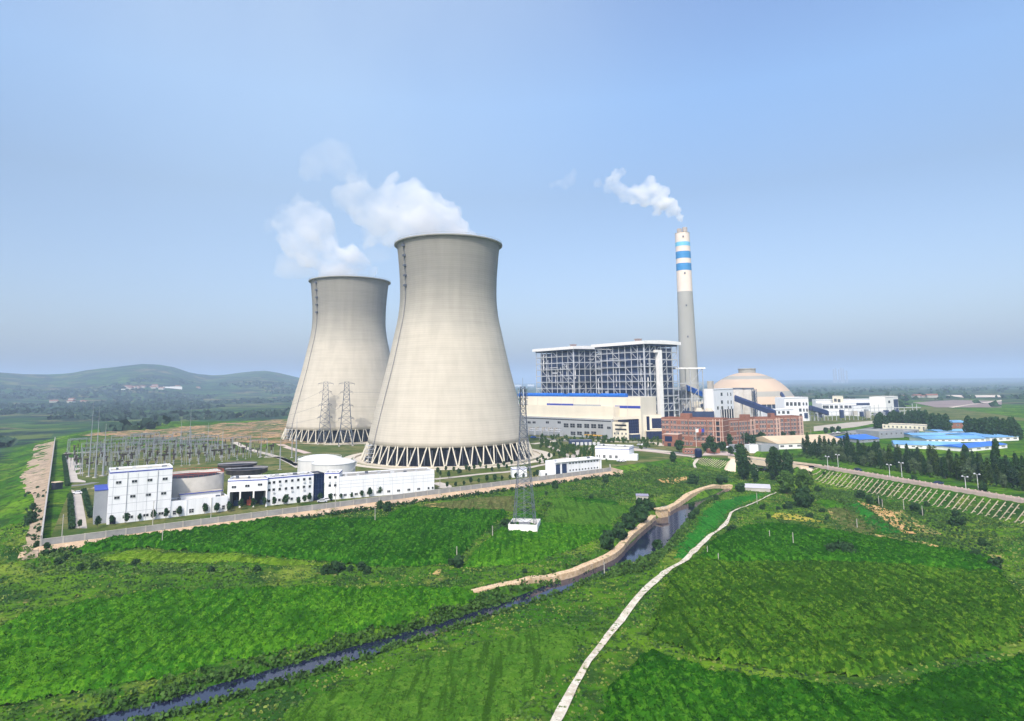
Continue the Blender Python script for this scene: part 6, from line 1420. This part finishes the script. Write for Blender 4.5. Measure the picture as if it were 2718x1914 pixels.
# small sheds in the valley
a=G('M',1640,585);b=G('M',1895,600); zz=T1(*a); Bld('roadside_shed','long low shed with a blue-ended white roof beside the white path','shed',a,b,1.6,13,M_conc,mat('pale_shed_roof',(.58,.56,.6),.6,.1,.2),z0=zz,par=0)
a=G('M',535,705);b=G('M',655,712); Bld('roadside_shed','small hut with a lavender-grey roof in front of the canal trees','shed',a,b,3.0,5,M_conc,mat('lavender_roof',(.3,.28,.38),.7,.15,.3),z0=T1(*a),par=0)
a=P('B',330,575);b=P('B',405,565); Bld('guard_hut','small tan-roofed guard hut on the left perimeter wall','hut',a,b,3.4,4,M_dark,M_orange if False else M_tanroof,par=0)
# ================================================================ VEGETATION
def crown_mesh(name,n,rx,rz,z0,leaf,m,shape='round',seed=0,clumps=9):
    R=np.random.default_rng(seed)
    # clump centres in the crown volume
    cen=[]
    for i in range(clumps):
        t=(i+.5)/clumps; z=-1+2*t
        if shape=='poplar': rad=(.35+.65*math.sin(min(1,(1-t)*1.35+.12)*math.pi/2*1.0))*(.75 if t>.8 else 1)
        elif shape=='cone': rad=1-t*.85
        else: rad=math.sqrt(max(.05,1-z*z))
        for k in range(3 if shape!='poplar' else 2):
            a=R.uniform(0,6.28); rr_=rad*R.uniform(.15,.7); cen.append((rr_*math.cos(a),rr_*math.sin(a),z*.85,R.uniform(.28,.5)*(.6+.6*rad)))
    cen=np.array(cen); k=R.integers(0,len(cen),n); d=R.normal(size=(n,3)); d/=np.linalg.norm(d,axis=1)[:,None]; rad=R.uniform(.55,1.08,n)**.6
    C=cen[k,:3]+d*(cen[k,3]*rad)[:,None]; C=C*np.array([rx,rx,rz]); C[:,2]+=z0+rz
    nrm=d+R.normal(size=(n,3))*.45; nrm/=np.linalg.norm(nrm,axis=1)[:,None]
    u=np.cross(nrm,R.normal(size=(n,3))); u/=np.linalg.norm(u,axis=1)[:,None]; w=np.cross(nrm,u); s=(leaf*R.uniform(.6,1.3,n))[:,None]
    V=np.stack([C-u*s-w*s*.6,C+u*s-w*s*.5,C+u*s*.7+w*s*.8,C-u*s*.8+w*s*.7],1).reshape(-1,3)
    return V,np.arange(4*n).reshape(-1,4)
def make_tree(name,label,cat,h,rx,trunk,n,leaf,m,shape='round',seed=0,clumps=9,tr=.25):
    o=empty(name,0,0,0,0,label,cat); V,Fq_=crown_mesh('crown',n,rx,(h-trunk)/2,trunk,leaf,m,shape,seed,clumps)
    npmesh('crown',V,Fq_,m,parent=o); r=random.Random(seed)
    mb=MB().bar((0,0,-.4),(0,0,trunk+(h-trunk)*.45),tr,tr*.35,6)
    for i in range(5):
        a=r.uniform(0,6.28); z=trunk*.9+(h-trunk)*r.uniform(.05,.4); mb.bar((0,0,z),(rx*.6*math.cos(a),rx*.6*math.sin(a),z+rx*.5),tr*.35,tr*.12,4)
    mb.build('trunk',M_trunk,o); return o
def park(o): o.location=(0,-380,-12)
r=random.Random(77)
# poplars behind the embankment road: several rows
TW=3
pops=[make_tree('poplar_tree','narrow dark poplar in the tree belt behind the embankment road','tree',15,2.1,1.2,900,.38,mm,'poplar',s,12) for s,mm in((1,M_leafd),(2,leafm('blue_green_foliage',(.012,.038,.02),(.045,.085,.04))),(3,leafm('olive_dark_foliage',(.022,.05,.014),(.06,.1,.025))))]
pops.append(make_tree('poplar_tree','bushy greyer green tree mixed into the poplar belt behind the embankment road','tree',11,2.9,1.2,800,.42,mat('grey_green_foliage',(.04,.075,.03),.8,.3,.35,col2=(.085,.13,.055),contrast=(.35,.65)),'round',4,8))
spots=[[],[],[],[]]
def roadpt(t,d): return (R1[0]+rd[0]*t-nR[0]*d,R1[1]+rd[1]*t-nR[1]*d)
for row,(dmin,dens_) in enumerate(((30,3.6),(37,3.4),(44,3.6),(52,4.2),(61,5.0))):
    t=-60
    while t<190:
        t+=dens_*r.uniform(.7,1.4); d=dmin+r.uniform(-2.5,2.5)+max(0,-t)*.12
        x,y=roadpt(t,d); k=r.choices((0,1,2,3),(3,3,3,4))[0]; s=r.uniform(.42,.9); 
        if r.random()<.06: s*=1.3
        spots[k].append((x,y,T1(x,y),r.uniform(0,6.28),(s*r.uniform(.9,1.15),s*r.uniform(.9,1.15),s*.92)))
for o,sp in zip(pops,spots): copies(o,sp,'trees of the poplar belt')
print('POP',[len(s) for s in spots])
# far dark clumps on the right horizon side
fars=[]
for x0,x1,y,n,D_ in((760,880,760,7,760),(910,1090,750,11,790),(1120,1400,745,16,800),(1430,1550,790,8,740),(1590,1640,800,3,720),(1880,1990,830,9,690),(2020,2290,820,20,680),(2290,2500,830,12,680)):
    for i in range(n):
        x=x0+(x1-x0)*(i+.5)/n; p=PD('G',x+r.uniform(-6,6),y,D_+r.uniform(-12,16)); fars.append((*p,0,r.uniform(0,6),r.uniform(.6,.95)))
t5=make_tree('poplar_tree','dark tree in the clumps standing behind the cream factory blocks','tree',19,4.6,1,700,.9,M_leafd,'poplar',9,10,.4); copies(t5,fars,'dark tree clumps behind the factories')
# the two big dark trees at the bridge
def big(label,k,xb,yb,yt,w,seed,m=None,shape='round',n=4200,z=None):
    p=G(k,xb,yb); zb=T1(*p); h=Zat(p[0],p[1],q(k,0,yt)[1])-zb; dep=p[1]*CP; rx=w/ZO[k][2]/F*math.hypot(p[0],p[1])/2*.8
    o=make_tree('broadleaf_tree',label,'tree',h,rx,h*.08,n,.42,m or M_leafd,shape,seed,10,.4); o.location=(p[0],p[1],zb); return o
big('big dark tree at the left end of the bridge','M',1630,470,165,200,31); big('tall dark tree covering the middle of the bridge','M',1950,480,150,200,32,n=5200); big('dark tree rising right behind the middle bridge tree','M',2080,500,190,150,33)
big('dark bush-like tree filling the gap under the bridge deck','M',1740,500,320,90,34,n=1500); big('wide mid-green tree mass under the right end of the bridge','M',2060,610,390,230,35,M_leafm,n=5200); big('broad green tree right of the bridge tree mass','N',290,600,370,200,36,M_leafm,n=4800); big('dark rounded tree below the right abutment','N',290,760,560,230,37,n=4000); big('round dark tree at the edge of the lawn below the brick gatehouse','M',905,295,190,82,38,n=1600)
big('tall slim dark tree cutting across the blue roofs','N',1940,385,120,90,39,None,'poplar',n=2200); big('tall dark tree at the far right behind the road','N',2260,430,80,130,40,None,'poplar',n=3200)
# rounded trees along the canal wall and bushes in the fields
def bushes(lst,group,name,lab,m,seed,n=700,leaf=.36,hfac=.8):
    o=make_tree(name,lab,'bush' if name=='bush' else 'tree',2*hfac,1,.0,n,leaf/2.2,m,'round',seed,7,.08); sp=[]
    for k,x,y,w in lst:
        p=G(k,x,y); R_=w/ZO[k][2]/F*math.hypot(p[0],p[1])/2; sp.append((*p,T1(*p)-.25,r.uniform(0,6),(R_,R_,R_*r.uniform(.85,1.1))))
    return copies(o,sp,group)
cb=bushes([('M',560,890,190),('M',470,960,150),('M',365,1060,170),('M',235,1160,170),('M',430,900,100),('M',640,780,120),('M',570,750,100),('M',700,770,70)],'round trees along the canal wall','broadleaf_tree','round dark green tree in the row along the canal wall',M_leafd,51,1500,.42,.85)
bushes([('M',1340,675,60),('M',1100,770,80),('M',1150,820,60),('M',1100,880,90),('M',750,1195,130),('M',1380,510,90),('M',1440,520,60),('M',1590,600,110),('M',1110,515,130),('M',650,385,34),('L',1120,1000,170),('L',1320,830,90),('L',1400,770,50),('L',640,1360,150),('L',560,1340,80),('L',1620,555,90),('L',2130,500,80),('L',1450,695,24),('L',1990,665,60),('L',1530,620,40),('M',220,505,60)],'dark bushes along canal and ditches','bush','dark green rounded bush by the canal or the ditches',M_leafd,52,700)
bushes([('M',2080,780,90),('M',1970,780,50),('M',1870,860,50),('M',1820,770,60),('M',1510,1000,90),('N',120,780,80),('N',20,780,40),('N',860,670,90),('N',940,710,80),('N',1050,715,70),('N',420,590,60),('N',350,860,60),('N',525,880,50),('N',470,810,60),('N',1410,800,90),('N',1490,830,60),('N',1820,850,80),('N',1810,940,90),('N',1900,940,90),('N',2100,1140,70),('N',2040,1290,100),('N',2000,1300,60),('N',2250,1390,130),('N',600,1250,150),('N',740,1260,150),('N',680,1230,140),('N',520,1220,90),('N',1520,650,50),('N',490,470,40),('N',1400,470,50),('N',2120,590,80)],'dark bushes right of the white path','bush','dark bush scattered over the fields right of the white path',M_leafd,53,700)
bushes([('B',95,900,110),('B',110,770,60),('B',440,1280,60),('B',570,1230,60),('B',350,1330,70),('B',740,1370,70),('B',590,1390,70),('B',850,1350,60),('B',1150,1340,80),('B',1270,1340,40),('B',1910,1415,70),('B',240,1165,60),('B',150,1150,60),('B',150,560,30),('B',1420,1230,30),('C',15,1400,50),('C',465,1400,80),('C',320,1365,30),('C',1170,1430,110),('C',1260,1420,130),('C',1330,1380,80),('C',1520,1385,110),('C',1420,1395,70),('C',1590,1430,90),('C',1720,760,90),('C',1800,785,110),('C',1760,770,60),('C',1145,800,24),('L',1310,1410,60)],'dark bushes left of the canal','bush','dark bush scattered over the fields left of the canal',M_leafd,54,700)
# nursery rows
ns=[]
a0=G('N',1330,800); 
for i in range(7):
    for j in range(16):
        k=('N',1330+j*58-i*14,800+j*19+i*27); 
        if r.random()<.85: ns.append(('N',k[1],k[2],26))
bushes(ns[:100],'young shrubs in nursery rows','bush','small young shrub in the nursery rows under the ribbed slope',M_leafd,55,160,.5)
# street trees inside the plant
small=make_tree('young_tree','small young tree in front of the white plant buildings','tree',4.2,1.25,1.4,260,.28,M_leafd,'round',61,5,.1)
sp=[('B',900,935,1),('B',1050,925,1.15),('B',1187,895,.8),('B',1325,885,1.1),('B',1455,875,1.15),('B',1590,850,1.15),('B',1700,825,1.1),('B',1850,820,1.15),('B',1970,815,1.1),('B',2095,800,1),('B',760,965,1.2),('B',580,970,.9),('C',60,810,1.1),('C',180,795,1.1),('C',305,775,1.2),('C',425,770,1.2),('C',545,745,1.1),('C',640,745,1.1),('C',765,735,1.3),('C',740,725,.9),('C',850,705,.9),('C',890,735,1),('C',950,715,1),('C',1000,700,1.1),('C',1108,700,1.1),('C',1215,695,1),('C',1320,672,.7),('C',1430,668,.8),('C',1530,655,.9),('C',1612,650,1.2),('C',1715,635,1.2),('C',1800,625,1.3),('C',1895,615,1.2),('C',1980,610,.9),('C',2065,600,.8),('C',2145,588,1)]
for x,y in((20,610),(105,600),(190,600),(275,590),(350,575),(525,560),(610,555),(695,540),(765,520),(845,515),(930,505),(1010,500),(1080,490),(1160,482),(1225,475),(1300,465),(1410,455),(1440,450),(455,440),(540,460),(640,430),(660,420),(750,400),(800,380),(860,360),(590,400),(720,390),(980,400),(1050,380),(1130,370),(1100,350),(1440,300),(1500,280),(1560,260),(1610,245),(1660,230),(1580,360),(1350,400),(510,390),(430,420),(1180,330),(1040,360),(920,370)): sp.append(('L',x,y,r.uniform(.75,1.15)))
pts=[(*P(k,x,y),0,r.uniform(0,6),s) for k,x,y,s in sp]; pts=[(a,b,c,d,e*.85) for a,b,c,d,e in pts]; copies(small,pts,'young trees along the plant roads')
small2=make_tree('young_tree','small light green tree in the gardens before the turbine hall and brick offices','tree',4.6,1.7,1.1,300,.34,M_leafm,'round',62,5,.12)
sp=[]
while len(sp)<230:
    x,y=r.uniform(300,1900),r.uniform(1150,1440)
    if y<1150+ (x-900)*.05 if x>900 else False: continue
    if 870<x<1320 and 1215<y<1400: continue
    if x>1000 and y>1240+max(0,(1500-x)*.28): continue
    if 440<x<960 and y>1370: continue
    if 1540<x and y<1245: continue
    p=P('E',x,y)
    if math.hypot(p[0]-TC[0],p[1]-TC[1])<78: continue
    if 610<x<860 and 1195<y<1245: continue
    sp.append((*p,0,r.uniform(0,6),r.uniform(.45,.85)))
copies(small2,sp,'garden trees before hall and offices')
sp=[(*P('F',x,y),0,r.uniform(0,6),r.uniform(1.1,1.9)) for x,y in((385,1470),(20,1470),(440,1400),(700,1385),(1030,1380),(1060,1370),(1320,1370),(1590,1275),(1450,1310),(730,1510),(620,1470),(2050,1215),(2140,1205),(2220,1190),(1150,1350),(1300,1345),(960,1360),(860,1530),(500,1495),(600,1390))]
small3=make_tree('young_tree','rounded tree at the foot of the red brick offices','tree',5,2.1,1.1,420,.4,M_leafd,'round',63,6,.14); copies(small3,sp,'trees at the foot of the brick offices')
# hedges along the left road
for pts,lab in(([(482,640),(490,800),(500,975)],'low dark clipped hedge between the left lawn and the plant road'),([(620,590),(650,700),(695,860)],'dark hedge in front of the grey annex at the left'),([(415,235),(440,400),(455,540)],'dark hedge strip beside the left perimeter wall')):
    pp=dens(PS('B',pts),.55); V=[];Fs=[]; R=np.random.default_rng(len(lab)); C=np.repeat(np.array(pp),26,0); n=len(C); C=np.column_stack([C,np.zeros(n)])+np.column_stack([R.uniform(-.8,.8,n),R.uniform(-.8,.8,n),R.uniform(0,1.5,n)])
    u=R.normal(size=(n,3));u/=np.linalg.norm(u,axis=1)[:,None]; w=np.cross(u,R.normal(size=(n,3))); w/=np.linalg.norm(w,axis=1)[:,None]; s=.28
    V=np.stack([C-u*s-w*s,C+u*s-w*s,C+u*s+w*s,C-u*s+w*s],1).reshape(-1,3); tag(npmesh('hedge',V,np.arange(4*n).reshape(-1,4),M_leafd),lab,'hedge')
# scattered verge shrubs where the road embankment meets the trees, and far plain woods
def scatter(name,n,fn,leaf,m,seed,hh=2.5,rad=1.6,per=14):
    R=np.random.default_rng(seed); C=[]
    for _ in range(n):
        x,y=fn(R); z=T1(x,y); s=R.uniform(.5,1.3); k=R.normal(size=(per,3)); k/=np.linalg.norm(k,axis=1)[:,None]; k=k*np.array([rad,rad,hh/2])*s*R.uniform(.5,1,(per,1)); C.append(k+np.array([x,y,z+hh*.4*s]))
    C=np.concatenate(C); n=len(C); u=R.normal(size=(n,3));u/=np.linalg.norm(u,axis=1)[:,None]; w=np.cross(u,R.normal(size=(n,3))); w/=np.linalg.norm(w,axis=1)[:,None]; s=leaf*R.uniform(.6,1.3,(n,1))
    V=np.stack([C-u*s-w*s,C+u*s-w*s*.8,C+u*s*.8+w*s,C-u*s+w*s*.8],1).reshape(-1,3); o=npmesh(name,V,np.arange(4*n).reshape(-1,4),m); o['kind']='stuff'; return o
scatter('verge_undergrowth',700,lambda R:roadpt(R.uniform(-60,200),R.uniform(26,66)),.5,M_leafm,71)
def inpolyrand(poly):
    xs=[p[0] for p in poly];ys=[p[1] for p in poly]
    def f(R):
        while True:
            x,y=R.uniform(min(xs),max(xs)),R.uniform(min(ys),max(ys))
            if inpoly(np.array([x]),np.array([y]),poly)[0]: return x,y
    return f
valley=GS('M',[(560,700),(1000,600),(1400,500),(1500,380),(1100,380),(700,320),(300,400),(0,520),(0,640)])
scatter('valley_weeds',900,inpolyrand(valley),.3,M_leafm,72,.9,.9,8)
banksR=GS('M',[(1080,800),(1300,660),(1450,600),(1380,640),(1150,800),(1000,1050),(880,1200),(650,1400),(150,1480),(560,1320),(820,1120)])
scatter('canal_bank_weeds',1100,inpolyrand(banksR),.28,M_leafm,73,1.1,.8,8)
rightf=GS('N',[(400,560),(900,650),(1500,760),(2290,880),(2290,1280),(1500,1150),(800,1030),(100,930),(0,880)])
scatter('field_weeds',1300,inpolyrand(rightf),.28,M_leafm,74,.9,.8,7)
leftf=GS('B',[(15,1080),(120,1200),(700,1110),(760,1290),(2290,1370),(2290,1440),(15,1440)])
scatter('field_weeds',420,inpolyrand(leftf),.26,M_leafl,75,.9,.8,7)
scatter('field_weeds',30,inpolyrand(GS('B',[(15,600),(260,560),(270,760),(290,960),(150,1120),(15,1060)])),.4,M_leafd,76,1.6,1.2,10)
foot=[(C0[0]+(WALLR[0]-C0[0])*t+ .6*0,C0[1]+(WALLR[1]-C0[1])*t) for t in (0,1)]; fn=direc(*foot)
scatter('bank_shrubs',420,lambda R:(lambda t,d:(foot[0][0]+(foot[1][0]-foot[0][0])*t+fn[1]*d,foot[0][1]+(foot[1][1]-foot[0][1])*t-fn[0]*d))(R.uniform(0,1),R.uniform(4.2,8)),.35,M_leafd,77,1.4,1.1,9)
def farplain(R):
    while True:
        D_=R.uniform(700,3800); a=R.uniform(-.95,-.26); x,y=D_*math.sin(a),D_*math.cos(a)
        if y<860 and x>-420: continue
        if vnoise(np.array([x]),np.array([y]),260,31)[0]>.56: return x,y
scatter('distant_woods',2300,farplain,4.5,leafm('hazed_far_foliage',(.02,.045,.035),(.05,.085,.05)),78,8,9,7)  # first woods tinted blue-green, distance haze put into the leaf colour
scatter('distant_woods',380,lambda R:(lambda D_,a:(D_*math.sin(a),D_*math.cos(a)))(R.uniform(1300,5000),R.uniform(.26,.8)),5,M_leafd,79,8,14,6)
# far dump of rubble and stones
def tufts(name,n,m,seed,lo,hi,size):
    R=np.random.default_rng(seed); x=R.uniform(-200,270,n); y=R.uniform(95,440,n); s,_=sdf(x,y,POLY); c,_=sdf(x,y,CAN); v=vnoise(x,y,14,61)*.6+vnoise(x,y,4,62)*.4
    ok=(s>4)&(c>3)&(v>lo)&(v<hi)&(np.abs(x)<y*.85+20); x=x[ok];y=y[ok]; C=np.stack([x,y,terrain(x,y,True)],-1); k=len(C)
    u=R.normal(size=(k,3))*.6; u[:,2]=1; u/=np.linalg.norm(u,axis=1)[:,None]; w=np.cross(u,R.normal(size=(k,3))); w/=np.linalg.norm(w,axis=1)[:,None]; z=R.uniform(.5,1.4,(k,1))*size
    V=np.stack([C-w*z,C+w*z,C+u*z*1.1+w*z*.7,C+u*z*1.1-w*z*.7],1).reshape(-1,3); o=npmesh(name,V,np.arange(4*k).reshape(-1,4),m); o['kind']='stuff'
tufts('grass_tufts',170000,mat('tuft_green',(.035,.095,.012),.9,.3,.3,col2=(.09,.18,.02)),81,0,.55,.3)
tufts('grass_tufts',120000,mat('tuft_yellow',(.1,.16,.02),.9,.3,.3,col2=(.2,.24,.05)),82,.5,1,.28)
tufts('grass_tufts',50000,M_leafd,83,.3,.6,.32)
lowL=[(WL[i][0]+ex,WL[i][1]+3) for i in range(9,len(WL)) for ex in(0,)]; lowR=[(p[0],p[1]-3) for p in WR[9:]]
def alongline(L):
    def f(R):
        i=R.integers(0,len(L)-1); t=R.uniform(0,1); return (L[i][0]*(1-t)+L[i+1][0]*t+R.normal()*1.6,L[i][1]*(1-t)+L[i+1][1]*t+R.normal()*1.6)
    return f
scatter('canal_reeds',420,alongline(dens(lowL,4)),.3,M_leafm,91,1.6,1.1,12); scatter('canal_reeds',420,alongline(dens(lowR,4)),.3,M_leafm,92,1.6,1.1,12)
# ================================================================ STEAM PLUMES
D1=TC[1]+4; D2=640; Dc=800
m1=steam_mat('steam_near',.055,sc=.026,fall=((TC[0]+14,TC[1],150),30,175,.12),lohi=(.33,.72)); m2=steam_mat('steam_far',.055,sc=.026,fall=((T2C[0]+8,T2C[1],150),28,170,.16),lohi=(.33,.72)); M_st3=steam_mat('faint_steam',.009,sc=.014)
puffs('steam',path_balls('S',[(1720,925,115),(1620,900,140),(1480,930,130),(1780,850,60),(1560,820,120),(1850,955,60),(1960,965,34),(1400,900,100),(1500,800,170),(1330,740,190),(1180,700,180),(1050,650,150),(1250,610,120),(1600,720,110),(1700,770,80),(1350,880,140),(950,680,95),(1150,850,130),(1450,680,110),(1060,780,110),(1000,560,70),(960,480,55),(1080,960,80)],D1,2.87),m1,3.4,'white steam pouring from the nearer tower and drifting left','steam',1,.75)
puffs('steam',path_balls('S',[(900,430,90),(800,340,110),(650,420,120),(850,260,90),(930,500,60),(1180,1060,90),(1080,1040,80)],D1,2.87),M_st3,6,'faint veil of steam above the nearer tower plume','steam',3,.8)
puffs('steam',path_balls('S',[(1000,1190,90),(920,1160,110),(820,1190,110),(950,1090,85),(850,1100,100),(1110,1230,36),(760,1120,100),(760,1050,120),(660,950,125),(600,850,125),(540,760,110),(690,850,100),(640,1060,110),(450,830,80),(770,960,85),(400,730,45),(670,740,75),(440,920,70),(500,1000,90),(540,660,40)],D2,2.87),m2,3.4,'white steam leaning left from the farther tower','steam',4,.75)
puffs('steam',path_balls('S',[(470,1150,110),(560,1180,110),(420,1210,60),(330,850,60),(700,1180,80)],D2,2.87),M_st3,6,'faint low steam veil left of the farther tower','steam',6,.45)
m3=steam_mat('chimney_smoke',.085,sc=.045,lohi=(.3,.75),fall=((ch[0],ch[1],zt+10) if False else (path_balls('K',[(1478,640,10)],Dc,3.233)[0][0]),30,190,.24))
puffs('smoke',path_balls('K',[(1490,645,7),(1480,612,17),(1462,570,34),(1430,520,50),(1400,455,54),(1330,450,62),(1310,370,62),(1240,330,70),(1220,260,48),(1170,360,72),(1260,440,52),(1090,360,62),(1060,420,48),(1150,430,60),(1280,530,40),(960,320,62),(890,260,58),(980,190,40),(850,320,48),(1000,390,60),(760,270,38),(930,220,50),(1380,540,34)],Dc,3.233),m3,2.4,'white smoke rising from the chimney and trailing left','smoke',7,.6)
puffs('smoke',path_balls('K',[(530,250,58),(560,190,32),(490,310,40),(430,280,35),(370,300,28)],Dc,3.233),steam_mat('faint_smoke',.014,sc=.03),3,'small detached puff of smoke far left of the chimney','smoke',9,.6)
# ================================================================ HAZE
hz=MB().box(-21000,21000,-600,29000,-12,330); hm=bpy.data.materials.new('haze'); hm.use_nodes=True; n=hm.node_tree.nodes; n.remove(n['Principled BSDF']); v=n.new('ShaderNodeVolumePrincipled')
v.inputs['Color'].default_value=(.6,.76,1,1); v.inputs['Density'].default_value=.00015; v.inputs['Anisotropy'].default_value=.0; hm.node_tree.links.new(v.outputs[0],n['Material Output'].inputs['Volume'])
tag(hz.build('haze',hm),kind='stuff')
